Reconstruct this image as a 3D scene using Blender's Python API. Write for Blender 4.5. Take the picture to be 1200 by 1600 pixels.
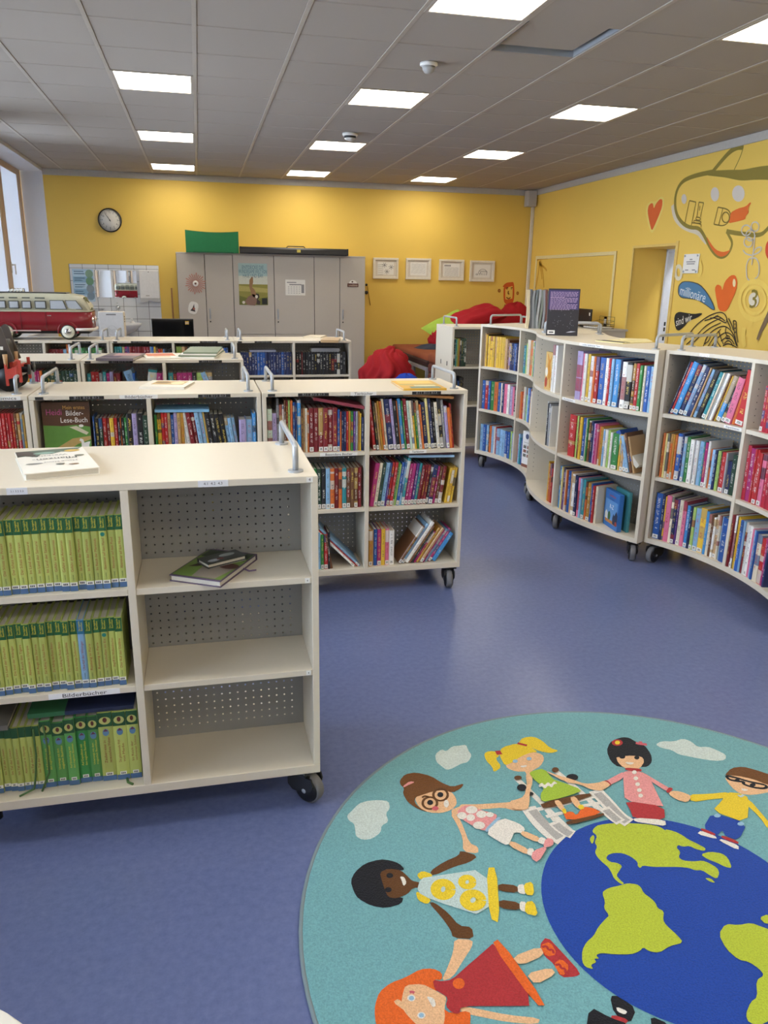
import bpy, math, random
import numpy as np
from mathutils import Matrix, Vector
PI = math.pi
for o in list(bpy.data.objects): bpy.data.objects.remove(o)
scene = bpy.context.scene
COL = scene.collection
random.seed(7)

# ---------------------------------------------------------------- camera
H = 1.60                                   # eye height
F_PX, YAW, PITCH, ROLL = 1210.12, 0.230751, 0.2900626, 0.0172851
def cam_axes():
    cy, sy, cp, sp = math.cos(YAW), math.sin(YAW), math.cos(PITCH), math.sin(PITCH)
    fwd = np.array([sy*cp, cy*cp, -sp]); right = np.array([cy, -sy, 0.0]); up = np.cross(right, fwd)
    cr, sr = math.cos(ROLL), math.sin(ROLL)
    return cr*right + sr*up, -sr*right + cr*up, fwd
AX_R, AX_U, AX_F = cam_axes()
cam_data = bpy.data.cameras.new('camera'); cam = bpy.data.objects.new('camera', cam_data); COL.objects.link(cam)
cam_data.sensor_fit = 'VERTICAL'; cam_data.sensor_height = 36.0; cam_data.sensor_width = 27.0
cam_data.lens = 36.0*F_PX/1600.0; cam_data.clip_start = 0.05; cam_data.clip_end = 200
cam.matrix_world = Matrix(((AX_R[0], AX_U[0], -AX_F[0], 0), (AX_R[1], AX_U[1], -AX_F[1], 0), (AX_R[2], AX_U[2], -AX_F[2], H), (0, 0, 0, 1)))
scene.camera = cam

# ---------------------------------------------------------------- sky, exposure, lamp strength
world = bpy.data.worlds.new('overcast_sky'); scene.world = world; world.use_nodes = True
bg = world.node_tree.nodes['Background']; bg.inputs[0].default_value = (0.72, 0.82, 1.0, 1); bg.inputs[1].default_value = 8.0
scene.view_settings.view_transform = 'Standard'; scene.view_settings.look = 'None'
scene.view_settings.gamma = 1.0; scene.view_settings.use_curve_mapping = False
scene.view_settings.exposure = 0.60
LAMP = 10.4                                 # radiance of a ceiling panel
LAMP_COL = (1.0, 0.92, 0.79)

# points of known planes seen through a pixel of the 1200 x 1600 photograph
def ray(u, v): return (u-600)/F_PX*AX_R - (v-800)/F_PX*AX_U + AX_F
def on_z(u, v, z): d = ray(u, v); k = (z-H)/d[2]; return np.array([d[0]*k, d[1]*k, z])
def on_y(u, v, y): d = ray(u, v); k = y/d[1]; return np.array([d[0]*k, y, H+d[2]*k])
def on_x(u, v, x): d = ray(u, v); k = x/d[0]; return np.array([x, d[1]*k, H+d[2]*k])
def project(p):
    q = np.asarray(p, float) - np.array([0, 0, H]); c = q@AX_F
    return 600+F_PX*(q@AX_R)/c, 800-F_PX*(q@AX_U)/c

# ---------------------------------------------------------------- materials
def lin(h):
    h = h.lstrip('#'); c = [int(h[i:i+2], 16)/255 for i in (0, 2, 4)]
    return tuple(x/12.92 if x <= 0.04045 else ((x+0.055)/1.055)**2.4 for x in c)
class NT:
    def __init__(s, name):
        s.m = bpy.data.materials.new(name); s.m.use_nodes = True; s.t = s.m.node_tree; s.n = s.t.nodes
        s.p = s.n['Principled BSDF']
    def add(s, typ, **kw):
        n = s.n.new(typ)
        for k, v in kw.items(): setattr(n, k, v)
        return n
    def lk(s, a, b): s.t.links.new(a, b)
    def math(s, op, a, b=None, c=None):
        n = s.add('ShaderNodeMath', operation=op)
        for i, x in enumerate((a, b, c)):
            if x is None: continue
            if isinstance(x, (int, float)): n.inputs[i].default_value = x
            else: s.lk(x, n.inputs[i])
        return n.outputs[0]
    def mix(s, f, a, b, blend='MIX'):
        n = s.add('ShaderNodeMix', data_type='RGBA', blend_type=blend)
        for i, x in ((0, f), (6, a), (7, b)):
            if isinstance(x, (int, float)): n.inputs[i].default_value = x
            elif isinstance(x, tuple): n.inputs[i].default_value = x if len(x) == 4 else (*x, 1)
            else: s.lk(x, n.inputs[i])
        return n.outputs[2]
    def noise(s, scale, detail=3, vec=None, rough=0.5):
        n = s.add('ShaderNodeTexNoise'); n.inputs['Scale'].default_value = scale; n.inputs['Detail'].default_value = detail
        n.inputs['Roughness'].default_value = rough
        if vec is None: vec = s.add('ShaderNodeTexCoord').outputs['Object']
        s.lk(vec, n.inputs['Vector']); return n.outputs['Fac']
    def bump(s, h, strength=0.1, dist=0.002):
        b = s.add('ShaderNodeBump'); b.inputs['Strength'].default_value = strength; b.inputs['Distance'].default_value = dist
        s.lk(h, b.inputs['Height']); s.lk(b.outputs[0], s.p.inputs['Normal'])
    def col(s, x):
        if isinstance(x, tuple): s.p.inputs['Base Color'].default_value = (*x[:3], 1)
        else: s.lk(x, s.p.inputs['Base Color'])
    def rough(s, x):
        if isinstance(x, (int, float)): s.p.inputs['Roughness'].default_value = x
        else: s.lk(x, s.p.inputs['Roughness'])
_mats = {}
def mat(name, hexc=None, rough=0.5, metal=0.0, spec=0.5, var=0.08, scale=30, bump=0.0, bscale=200, bdist=0.002):
    """painted / plastic / cloth surface with a slight procedural variation"""
    if name in _mats: return _mats[name]
    n = NT(name); c = lin(hexc)
    f = n.noise(scale, 3)
    n.col(n.mix(f, tuple(min(1, x*(1-var)) for x in c), tuple(min(1, x*(1+var)) for x in c)))
    n.rough(rough); n.p.inputs['Metallic'].default_value = metal; n.p.inputs['Specular IOR Level'].default_value = spec
    if bump: n.bump(n.noise(bscale, 2), bump, bdist)
    _mats[name] = n.m; return n.m
def emis(name, rgb, strength):
    n = NT(name); n.p.inputs['Base Color'].default_value = (0.8, 0.8, 0.8, 1)
    n.p.inputs['Emission Color'].default_value = (*rgb, 1); n.p.inputs['Emission Strength'].default_value = strength
    return n.m

M_LAM = mat('white_laminate', '#d6ccb9', 0.38, var=0.02, scale=60, bump=0.03, bscale=400)
M_EDGE = mat('shelf_edge', '#dcd8cd', 0.45, var=0.02)
M_PERF = mat('grey_sheet_metal', '#8a8986', 0.5, var=0.03)
M_BLACK = mat('black_plastic', '#17171a', 0.4)
M_RUBBER = mat('grey_rubber', '#6a6a6d', 0.65)
M_METAL = mat('grey_metal', '#a9adb2', 0.35, metal=0.35, var=0.03)
M_CHROME = mat('chrome', '#d8dadc', 0.12, metal=1.0, var=0.02)
M_WALL = mat('yellow_wall_paint', '#e8c35a', 0.6, var=0.035, scale=1.4, bump=0.12, bscale=120)
M_WALLW = mat('white_wall_paint', '#d9dade', 0.7, var=0.02, bump=0.1, bscale=150)
M_CEIL = mat('ceiling_tile_white', '#a69d93', 0.85, var=0.05, scale=500, bump=0.15, bscale=500)
M_RAIL = mat('ceiling_rail_white', '#aea599', 0.5)
M_PLENUM = mat('dark_plenum', '#4a4a4c', 0.9)
M_WHITE = mat('white_plastic', '#e4e2de', 0.4)
M_PAPER = mat('paper', '#e7e4db', 0.7, var=0.03)
M_CREAM = mat('cream_trim', '#d9d2c0', 0.5)
M_GREYTRIM = mat('grey_trim', '#b9b4ab', 0.5)
M_CUP = mat('grey_cupboard', '#bfb7ab', 0.45, var=0.02)
M_DARK = mat('dark_gap', '#2c2a28', 0.8)
M_BEIGE = mat('beige_window_frame', '#bfa58a', 0.5)
M_TILEW = mat('glazed_white_tile', '#dfe1e2', 0.15, var=0.03)
M_GROUT = mat('grout', '#7f7f7d', 0.9)
M_INK = mat('ink', '#26242a', 0.6)
M_LINE = mat('grey_ink', '#8f8d8c', 0.7)

def floor_mat():
    n = NT('blue_linoleum'); tc = n.add('ShaderNodeTexCoord').outputs['Object']
    a = n.noise(45, 4, tc, 0.6); b = n.noise(6, 3, tc); c = n.noise(150, 3, tc)
    r = n.add('ShaderNodeValToRGB'); n.lk(a, r.inputs[0])
    r.color_ramp.elements[0].position = 0.25; r.color_ramp.elements[0].color = (*lin('#4e5982'), 1)
    r.color_ramp.elements[1].position = 0.80; r.color_ramp.elements[1].color = (*lin('#6f7aa2'), 1)
    x = n.mix(n.math('MULTIPLY', b, 0.5), r.outputs[0], lin('#5a6690'))
    n.col(n.mix(n.math('MULTIPLY', c, 0.30), x, lin('#6c77a4')))
    n.rough(n.math('MULTIPLY_ADD', b, 0.05, 0.285)); n.p.inputs['Specular IOR Level'].default_value = 0.5
    return n.m
M_FLOOR = floor_mat()
def glass_mat():
    n = NT('window_glass'); out = n.n['Material Output']
    fr = n.add('ShaderNodeFresnel'); fr.inputs[0].default_value = 1.5
    tr = n.add('ShaderNodeBsdfTransparent'); tr.inputs[0].default_value = (0.95, 0.97, 0.97, 1)
    gl = n.add('ShaderNodeBsdfGlossy'); gl.inputs['Roughness'].default_value = 0.02
    mx = n.add('ShaderNodeMixShader'); n.lk(fr.outputs[0], mx.inputs[0]); n.lk(tr.outputs[0], mx.inputs[1]); n.lk(gl.outputs[0], mx.inputs[2])
    n.lk(mx.outputs[0], out.inputs[0]); return n.m
M_GLASS = glass_mat()
def blind_mat():
    n = NT('blind_fabric'); out = n.n['Material Output']; d = n.add('ShaderNodeBsdfDiffuse'); t = n.add('ShaderNodeBsdfTranslucent'); m = n.add('ShaderNodeMixShader')
    f = n.noise(300, 1); c = n.mix(f, (.70, .71, .74), (.78, .79, .82)); n.lk(c, d.inputs[0]); n.lk(c, t.inputs[0]); m.inputs[0].default_value = .40
    n.lk(d.outputs[0], m.inputs[1]); n.lk(t.outputs[0], m.inputs[2]); n.lk(m.outputs[0], out.inputs[0]); return n.m
M_BLIND = blind_mat()
def attr_mat(name, rough, lettering):
    """colour comes from the mesh's own 'col' attribute (alpha = random seed)"""
    n = NT(name); at = n.add('ShaderNodeAttribute', attribute_name='col'); base = at.outputs['Color']; seed = at.outputs['Alpha']
    n.rough(rough)
    if not lettering: n.col(base); return n.m
    uv = n.add('ShaderNodeUVMap').outputs[0]; sp = n.add('ShaderNodeSeparateXYZ'); n.lk(uv, sp.inputs[0]); u, v = sp.outputs[0], sp.outputs[1]
    def vec(x, y, z):
        c = n.add('ShaderNodeCombineXYZ')
        for i, w in enumerate((x, y, z)):
            if isinstance(w, (int, float)): c.inputs[i].default_value = w
            else: n.lk(w, c.inputs[i])
        return c.outputs[0]
    s50 = n.math('MULTIPLY', seed, 50.0)
    let = n.math('GREATER_THAN', n.noise(1.0, 1, vec(n.math('MULTIPLY', u, 5), n.math('MULTIPLY', v, 75), s50)), 0.53)
    wrd = n.math('GREATER_THAN', n.noise(1.0, 0, vec(0.0, n.math('MULTIPLY', v, 9), s50)), 0.46)
    band = n.math('LESS_THAN', n.math('ABSOLUTE', n.math('SUBTRACT', u, 0.5)), 0.20)
    v1 = n.math('GREATER_THAN', v, 0.22); v2 = n.math('LESS_THAN', v, 0.9)
    m = n.math('MULTIPLY', n.math('MULTIPLY', let, wrd), n.math('MULTIPLY', band, n.math('MULTIPLY', v1, v2)))
    sepc = n.add('ShaderNodeSeparateColor'); n.lk(base, sepc.inputs[0])
    lum = n.math('MULTIPLY_ADD', sepc.outputs[1], 0.6, n.math('MULTIPLY', sepc.outputs[0], 0.4))
    light = n.mix(n.math('GREATER_THAN', n.math('FRACT', n.math('MULTIPLY', seed, 7.3)), 0.7), (0.8, 0.78, 0.72), (0.75, 0.55, 0.1))
    dark = n.mix(n.math('GREATER_THAN', n.math('FRACT', n.math('MULTIPLY', seed, 5.7)), 0.6), (0.03, 0.03, 0.05), (0.4, 0.04, 0.05))
    ink = n.mix(n.math('GREATER_THAN', lum, 0.3), light, dark)
    pal = n.add('ShaderNodeValToRGB'); n.lk(n.math('FRACT', n.math('MULTIPLY', seed, 3.1)), pal.inputs[0]); pal.color_ramp.interpolation = 'CONSTANT'
    for k_, h_ in enumerate(('#d8d4ca', '#28282e', '#8a2c30', '#33507e', '#b99a5a', '#cfcac0')):
        e_ = pal.color_ramp.elements[k_] if k_ < 2 else pal.color_ramp.elements.new(k_/6); e_.position = k_/6; e_.color = (*lin(h_), 1)
    hasb = n.math('GREATER_THAN', n.math('FRACT', n.math('MULTIPLY', seed, 13.7)), 0.66)
    zone = n.math('GREATER_THAN', n.noise(1.0, 0, vec(0.0, n.math('MULTIPLY', v, 4), n.math('ADD', s50, 9.0))), 0.58)
    c0 = n.mix(n.math('MULTIPLY', n.math('MULTIPLY', hasb, zone), 0.8), base, pal.outputs[0])
    n.col(n.mix(n.math('MULTIPLY', m, 0.72), c0, ink)); n.p.inputs['Coat Weight'].default_value = 0.25
    n.p.inputs['Coat Roughness'].default_value = 0.25
    return n.m
M_COVER = attr_mat('book_cover', 0.45, True)
M_PRINT = attr_mat('printed_colour', 0.55, False)
def page_mat():
    n = NT('book_pages'); f = n.noise(900, 1); n.col(n.mix(f, lin('#b9b2a4'), lin('#d8d2c4'))); n.rough(0.9); return n.m
M_PAGE = page_mat()
def carpet(name, hexc):
    k = 'rug_'+name
    if k in _mats: return _mats[k]
    n = NT(k); tc = n.add('ShaderNodeTexCoord').outputs['Object']; a = n.noise(230, 2, tc); b = n.noise(5, 3, tc); c = lin(hexc)
    x = n.mix(a, tuple(v*0.55 for v in c), tuple(min(1, v*1.35) for v in c))
    n.col(n.mix(n.math('MULTIPLY', b, 0.3), x, tuple(v*0.8 for v in c))); n.rough(0.95); n.p.inputs['Specular IOR Level'].default_value = 0.1
    n.p.inputs['Sheen Weight'].default_value = 0.15
    n.bump(a, 0.55, 0.004); _mats[k] = n.m; return n.m
def cloth(name, hexc): return mat('cloth_'+name, hexc, 0.8, spec=0.2, var=0.12, scale=12, bump=0.15, bscale=350)

# ---------------------------------------------------------------- mesh building
class MB:
    def __init__(s): s.v = []; s.f = []; s.mi = []; s.sm = []; s.cols = []
    def add(s, vs, fs, mi=0, smooth=False, M=None, col=None):
        b = len(s.v)
        if M is not None: vs = [tuple(M @ Vector(p)) for p in vs]
        s.v += [tuple(map(float, p)) for p in vs]; s.f += [tuple(i+b for i in f) for f in fs]
        s.mi += [mi]*len(fs); s.sm += [smooth]*len(fs); s.cols += [col if col else (1, 1, 1, 1)]*len(vs); return s
    def box(s, x0, x1, y0, y1, z0, z1, b=0.0, mi=0, M=None, col=None):
        if b <= 0:
            vs = [(x, y, z) for x in (x0, x1) for y in (y0, y1) for z in (z0, z1)]
            fs = [(0, 1, 3, 2), (4, 6, 7, 5), (0, 4, 5, 1), (2, 3, 7, 6), (0, 2, 6, 4), (1, 5, 7, 3)]
            return s.add(vs, fs, mi, False, M, col)
        vs = []; idx = {}
        for i, x in enumerate((x0, x1)):
            for j, y in enumerate((y0, y1)):
                for k, z in enumerate((z0, z1)):
                    dx, dy, dz = (b, -b)[i], (b, -b)[j], (b, -b)[k]
                    for a, p in enumerate(((x, y+dy, z+dz), (x+dx, y, z+dz), (x+dx, y+dy, z))):
                        idx[i, j, k, a] = len(vs); vs.append(p)
        fs = []
        q = ((0, 0), (1, 0), (1, 1), (0, 1))
        for i in (0, 1):
            fs.append(tuple(idx[i, j, k, 0] for j, k in (q if i else q[::-1])))
            fs.append(tuple(idx[j, i, k, 1] for j, k in (q[::-1] if i else q)))
            fs.append(tuple(idx[j, k, i, 2] for j, k in (q if i else q[::-1])))
        for j in (0, 1):
            for k in (0, 1):
                g = [(0, j, k), (1, j, k)]; fs.append((idx[g[0]+(1,)], idx[g[1]+(1,)], idx[g[1]+(2,)], idx[g[0]+(2,)]))
                g = [(j, 0, k), (j, 1, k)]; fs.append((idx[g[0]+(0,)], idx[g[1]+(0,)], idx[g[1]+(2,)], idx[g[0]+(2,)]))
                g = [(j, k, 0), (j, k, 1)]; fs.append((idx[g[0]+(0,)], idx[g[1]+(0,)], idx[g[1]+(1,)], idx[g[0]+(1,)]))
        for i in (0, 1):
            for j in (0, 1):
                for k in (0, 1): fs.append((idx[i, j, k, 0], idx[i, j, k, 1], idx[i, j, k, 2]))
        return s.add(vs, fs, mi, False, M, col)
    def prism(s, poly, z0, z1, mi=0, M=None, col=None, smooth=False):
        n = len(poly); vs = [(x, y, z0) for x, y in poly]+[(x, y, z1) for x, y in poly]
        fs = [tuple(range(n))[::-1], tuple(range(n, 2*n))]+[(i, (i+1) % n, n+(i+1) % n, n+i) for i in range(n)]
        return s.add(vs, fs, mi, smooth, M, col)
    def rings(s, rs, mi=0, smooth=True, M=None, cap=True, closed=False, col=None):
        n = len(rs[0]); vs = [p for r in rs for p in r]; fs = []; m = len(rs)
        for a in range(m if closed else m-1):
            b = (a+1) % m
            fs += [(a*n+i, a*n+(i+1) % n, b*n+(i+1) % n, b*n+i) for i in range(n)]
        if cap and not closed: fs += [tuple(range(n))[::-1], tuple(range((m-1)*n, m*n))]
        return s.add(vs, fs, mi, smooth, M, col)
    def lathe(s, prof, n=24, mi=0, M=None, smooth=True, col=None):
        """profile [(r, z)] about z"""
        return s.rings([[(r*math.cos(2*PI*i/n), r*math.sin(2*PI*i/n), z) for i in range(n)] for r, z in prof], mi, smooth, M, True, False, col)
    def cyl(s, p0, p1, r, n=12, mi=0, r1=None, smooth=True, M=None):
        return s.tube([p0, p1], r, n, mi, r1, smooth, M)
    def tube(s, path, r, n=8, mi=0, r1=None, smooth=True, M=None):
        P = [Vector(p) for p in path]; rs = []; up = Vector((0, 0, 1))
        t0 = (P[1]-P[0]).normalized()
        if abs(t0.z) > 0.9: up = Vector((0, 1, 0))
        for i, p in enumerate(P):
            a = P[min(i+1, len(P)-1)]-P[max(i-1, 0)]; t = a.normalized()
            x = t.cross(up)
            if x.length < 1e-3: x = t.cross(Vector((1, 0, 0)))
            x.normalize(); y = x.cross(t).normalized(); up = y
            rr = r if r1 is None else r+(r1-r)*i/(len(P)-1)
            rs.append([tuple(p+x*rr*math.cos(2*PI*k/n)+y*rr*math.sin(2*PI*k/n)) for k in range(n)])
        return s.rings(rs, mi, smooth, M)
    def ball(s, c, r, n=12, m=8, mi=0, sc=(1, 1, 1), M=None):
        rs = []
        for j in range(m+1):
            t = PI*(0.02+0.96*j/m); rr = math.sin(t)*r; z = -math.cos(t)*r
            rs.append([(c[0]+sc[0]*rr*math.cos(2*PI*i/n), c[1]+sc[1]*rr*math.sin(2*PI*i/n), c[2]+sc[2]*z) for i in range(n)])
        return s.rings(rs, mi, True, M)
    def mesh(s, name, mats, uv=None):
        me = bpy.data.meshes.new(name); me.from_pydata(s.v, [], s.f)
        for m in (mats if isinstance(mats, (list, tuple)) else [mats]): me.materials.append(m)
        me.polygons.foreach_set('material_index', s.mi); me.polygons.foreach_set('use_smooth', s.sm)
        if any(c != (1, 1, 1, 1) for c in s.cols):
            a = me.attributes.new('col', 'FLOAT_COLOR', 'POINT'); a.data.foreach_set('color', np.array(s.cols, np.float32).ravel())
        if uv is not None:
            l = me.uv_layers.new(name='UVMap'); vi = np.empty(len(me.loops), np.int32); me.loops.foreach_get('vertex_index', vi)
            l.data.foreach_set('uv', np.array(uv, np.float32)[vi].ravel())
        me.update(); return me
def obj(name, mb, mats, parent=None, loc=None, uv=None):
    me = mb.mesh(name, mats, uv) if isinstance(mb, MB) else mb
    o = bpy.data.objects.new(name, me); COL.objects.link(o)
    if parent is not None: o.parent = parent
    if loc is not None: o.location = loc
    return o
def tag(o, label=None, cat=None, group=None, kind=None):
    if label: o['label'] = label
    if cat: o['category'] = cat
    if group: o['group'] = group
    if kind: o['kind'] = kind
    return o
def thing(name, label, cat, loc=(0, 0, 0), rotz=0.0, group=None):
    o = bpy.data.objects.new(name, None); COL.objects.link(o); o.location = loc; o.rotation_euler = (0, 0, rotz)
    o.empty_display_size = 0.05
    return tag(o, label, cat, group)
def struct(name, mb, mats, parent=None):
    o = obj(name, mb, mats, parent)
    if parent is None: o['kind'] = 'structure'
    return o
def dup(root, loc, rotz=0.0, label=None, group=None):
    def cp(o, par):
        c = o.copy(); COL.objects.link(c)
        if par is not None: c.parent = par
        for ch in o.children: cp(ch, c)
        return c
    r = cp(root, None); r.location = loc; r.rotation_euler = (0, 0, rotz)
    if label: r['label'] = label
    if group: r['group'] = group
    return r
def chaikin(P, closed=True, it=1):
    P = [np.array(p, float) for p in P]
    for _ in range(it):
        Q = []; n = len(P)
        if closed:
            for i in range(n): a, b = P[i], P[(i+1) % n]; Q += [a*.78+b*.22, a*.22+b*.78]
        else:
            Q.append(P[0])
            for i in range(n-1): a, b = P[i], P[i+1]; Q += [a*.75+b*.25, a*.25+b*.75]
            Q.append(P[-1])
        P = Q
    return P
def ribbon2(P, w, w1=None):
    """2-D stroke outline quads: returns verts, faces"""
    P = [np.array(p, float) for p in P]; vs = []; n = len(P)
    for i in range(n):
        t = P[min(i+1, n-1)]-P[max(i-1, 0)]; t = t/(np.linalg.norm(t)+1e-9); nn = np.array([-t[1], t[0]])
        ww = (w if w1 is None else w+(w1-w)*i/(n-1))/2
        vs += [P[i]+nn*ww, P[i]-nn*ww]
    return vs, [(2*i, 2*i+1, 2*i+3, 2*i+2) for i in range(n-1)]
def ell(cx, cy, rx, ry=None, n=20, rot=0.0):
    ry = ry or rx; c, s = math.cos(rot), math.sin(rot)
    return [(cx+c*rx*math.cos(2*PI*i/n)-s*ry*math.sin(2*PI*i/n), cy+s*rx*math.cos(2*PI*i/n)+c*ry*math.sin(2*PI*i/n)) for i in range(n)]
_txt = {}
def text2(st, size=1.0, align='CENTER'):
    """flat lettering: (verts2d, faces) in its own plane"""
    k = (st, align)
    if k not in _txt:
        cu = bpy.data.curves.new('t', 'FONT'); cu.body = st; cu.size = 1.0; cu.align_x = align; cu.align_y = 'CENTER'; cu.resolution_u = 2
        o = bpy.data.objects.new('t', cu); COL.objects.link(o); me = o.to_mesh()
        _txt[k] = ([(v.co.x, v.co.y) for v in me.vertices], [tuple(p.vertices) for p in me.polygons])
        o.to_mesh_clear(); bpy.data.objects.remove(o); bpy.data.curves.remove(cu)
    v, f = _txt[k]; return [(x*size, y*size) for x, y in v], f

# ================================================================ ROOM
CZ = 3.06; XL, XR, YF, YB = -2.10, 5.45, 12.80, -6.4
T = 0.625; GX, GY = -0.5748, 5.4460           # ceiling grid
fl = MB(); fl.box(XL-0.4, XR+0.7, YB, YF+0.05, -0.05, 0.0); floor = struct('floor', fl, M_FLOOR)
w = MB(); w.box(XL-0.4, XR+0.7, YF, YF+0.2, 0, 3.3); wall_far = struct('wall_far', w, M_WALL)
w = MB(); w.box(XL-0.4, XR+0.7, YB-0.2, YB, 0, 3.3); struct('wall_near', w, M_WALLW)
# right wall, 0.45 m thick, with the doorway
DY0, DY1, DZ = 8.53, 9.46, 2.05; WT = 0.50
w = MB(); w.box(XR, XR+WT, YB, DY0, 0, 3.3); w.box(XR, XR+WT, DY1, YF, 0, 3.3); w.box(XR, XR+WT, DY0, DY1, DZ, 3.3)
wall_right = struct('wall_right', w, M_WALL)
# ceiling slab above the grid, ceiling tiles, rails
c = MB(); c.box(XL-0.4, XR+0.6, YB, YF+0.2, 3.26, 3.32); ceiling = struct('ceiling', c, M_PLENUM)
LIGHTS = {(cc, rr) for cc in (0, 3, 6) for rr in (-18, -14, -10, -6, -2, 2, 6, 10)}
tile_me = MB().box(0.012, T-0.012, 0.006, T-0.006, 0, 0.018, 0.004).mesh('ceiling_tile', M_CEIL)
for cc in range(-3, 10):
    for rr in range(-19, 12):
        x, y = GX+T*cc, GY+T*rr
        if (cc, rr) in LIGHTS: continue
        x0, x1 = max(x+.012, XL+.005), min(x+T-.012, XR-.005); y1 = min(y+T-.003, YF-.005)
        y = max(y, YB+.004)
        if x1-x0 < .03 or y1-y < .03: continue
        full = x1-x0 > T-.03 and y1-y > T-.01
        if full:
            o = bpy.data.objects.new('ceiling_tile', tile_me); COL.objects.link(o); o.parent = ceiling; o.location = (x, y, CZ)
            if (cc, rr) == (4, -1): o.location = (x-0.045, y-0.075, CZ+0.02); o.rotation_euler = (0.0, 0.0, 0.006)
        else: o = obj('ceiling_tile', MB().box(x0, x1, y+.006, y1-.003, CZ, CZ+.018), M_CEIL, ceiling)
for cc in range(-2, 10):
    x = GX+T*cc
    r = MB(); r.box(x-.014, x+.014, YB, YF, CZ-.004, CZ+.003, .001); r.box(x-.004, x+.004, YB, YF, CZ, CZ+.05)
    obj('ceiling_rail', r, M_RAIL, ceiling)
r = MB()
for x in (GX+4*T+.03, GX+5*T-.02): r.box(x, x+.003, GY-T, GY, CZ+.004, CZ+.06)
r.box(GX+4*T, GX+5*T, GY-.006, GY-.002, CZ+.002, CZ+.05)
obj('open_frame', r, M_METAL, ceiling)
# cornices
c = MB(); c.box(XL, XR, YF-.02, YF, CZ-.085, CZ, .004); struct('trim_1', c, M_GREYTRIM)
c = MB(); c.box(XR-.02, XR, YB, YF-.02, CZ-.085, CZ, .004); struct('trim_2', c, M_GREYTRIM)

# ceiling panels: the room's lamps
M_DIFF = emis('lit_diffuser', LAMP_COL, LAMP)
fr = MB()
for a, b, c_, d in ((.012, T-.012, .004, .024), (.012, T-.012, T-.024, T-.004), (.012, .034, .024, T-.024), (T-.034, T-.012, .024, T-.024)): fr.box(a, b, c_, d, -.006, .02)
frame_me = fr.mesh('frame', M_RAIL); diff_me = MB().box(.03, T-.03, .02, T-.02, .0, .012).mesh('diffuser', M_DIFF)
colw = {0: 'left', 3: 'middle', 6: 'right'}; roww = {10: 'nearest the far wall', 6: 'second from the far wall', 2: 'third from the far wall', -2: 'fourth from the far wall', -6: 'fifth from the far wall', -10: 'sixth from the far wall', -14: 'seventh from the far wall', -18: 'eighth from the far wall'}
for cc, rr in sorted(LIGHTS):
    t = thing('ceiling_light', f'square lit ceiling panel, {colw[cc]} row, {roww[rr]}', 'ceiling light', (GX+T*cc, GY+T*rr, CZ), 0, 'square ceiling light panels')
    for nm, me in (('frame', frame_me), ('diffuser', diff_me)): obj(nm, me, None, t)
# motion sensor and smoke detector
p = on_z(670, 98, CZ); t = thing('motion_sensor', 'white round motion sensor on the ceiling before the shifted tile', 'sensor', p)
obj('base', MB().lathe([(.062, -.002), (.062, -.018), (.05, -.024)], 24), M_WHITE, t)
obj('dome', MB().lathe([(.046, -.022), (.042, -.045), (.03, -.062), (.008, -.07)], 24), mat('sensor_lens', '#a9a7a4', .4), t)
p = on_z(547, 208, CZ); t = thing('smoke_detector', 'white smoke detector on the ceiling before the middle light row', 'smoke detector', p)
obj('base', MB().lathe([(.08, -.002), (.08, -.02), (.07, -.03)], 24), M_WHITE, t)
obj('vent_ring', MB().lathe([(.064, -.028), (.06, -.05)], 24), M_BLACK, t)
obj('cap', MB().lathe([(.06, -.049), (.05, -.062), (.02, -.072), (.006, -.075)], 24), M_WHITE, t)

# ---------------------------------------------------------------- left wall: windows in deep niches
w = MB(); XO = XL-0.30
w.box(XO-.1, XL, YB, YF+.1, 0, .86); w.box(XO-.1, XL, YB, YF+.1, 3.02, 3.3)
bays = [(9.05, 12.78), (4.6, 8.5), (0.2, 4.1), (-6.2, -.3)]
for (a, b), (a2, b2) in zip(bays[1:]+[(YB, YB)], bays): w.box(XO-.1, XL, b, a2, .86, 3.02)
wall_left = struct('wall_left', w, M_WALLW)
w = MB(); w.box(XO, XL+.0, YF-.006, YF-.0005, .86, 3.02); struct('wall_reveal', w, M_WALLW)
wn = 0
for a, b in bays:
    npan = 3 if b-a > 3 else 2; pw = (b-a)/npan
    for i in range(npan):
        wn += 1; y0, y1 = a+i*pw, a+(i+1)*pw
        win = struct(f'window_{wn}', MB().box(XO-.06, XO+.0, y0, y1, .86, .95, .004), M_BEIGE)
        g = MB(); g.box(XO-.06, XO, y1-.2, y1, .95, 3.02, .004); g.box(XO-.06, XO, y0, y0+.06, .95, 3.02, .004); g.box(XO-.06, XO, y0+.06, y1-.2, 2.94, 3.02, .004)
        obj('window_frame', g, M_BEIGE, win)
        obj('pane', MB().box(XO-.04, XO-.034, y0+.06, y1-.2, .95, 2.94), M_GLASS, win)
        if a > 9 and i > 0: obj('roller_blind', MB().box(XO-.012, XO-.011, y0+.055, y1-.195, .96, 2.95), M_BLIND, win)
        h = MB(); h.box(XO, XO+.012, y0+.02, y0+.05, 1.62, 1.76, .003); h.cyl((XO+.01, y0+.035, 1.72), (XO+.05, y0+.035, 1.72), .009, 8); h.tube([(XO+.05, y0+.035, 1.73), (XO+.05, y0+.035, 1.6)], .009, 8)
        obj('window_handle', h, M_WHITE, win)
w = MB(); w.box(XL-.28, XL+.06, YB, YF, .86, .89, .004); struct('trim_3', w, M_WALLW)

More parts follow.
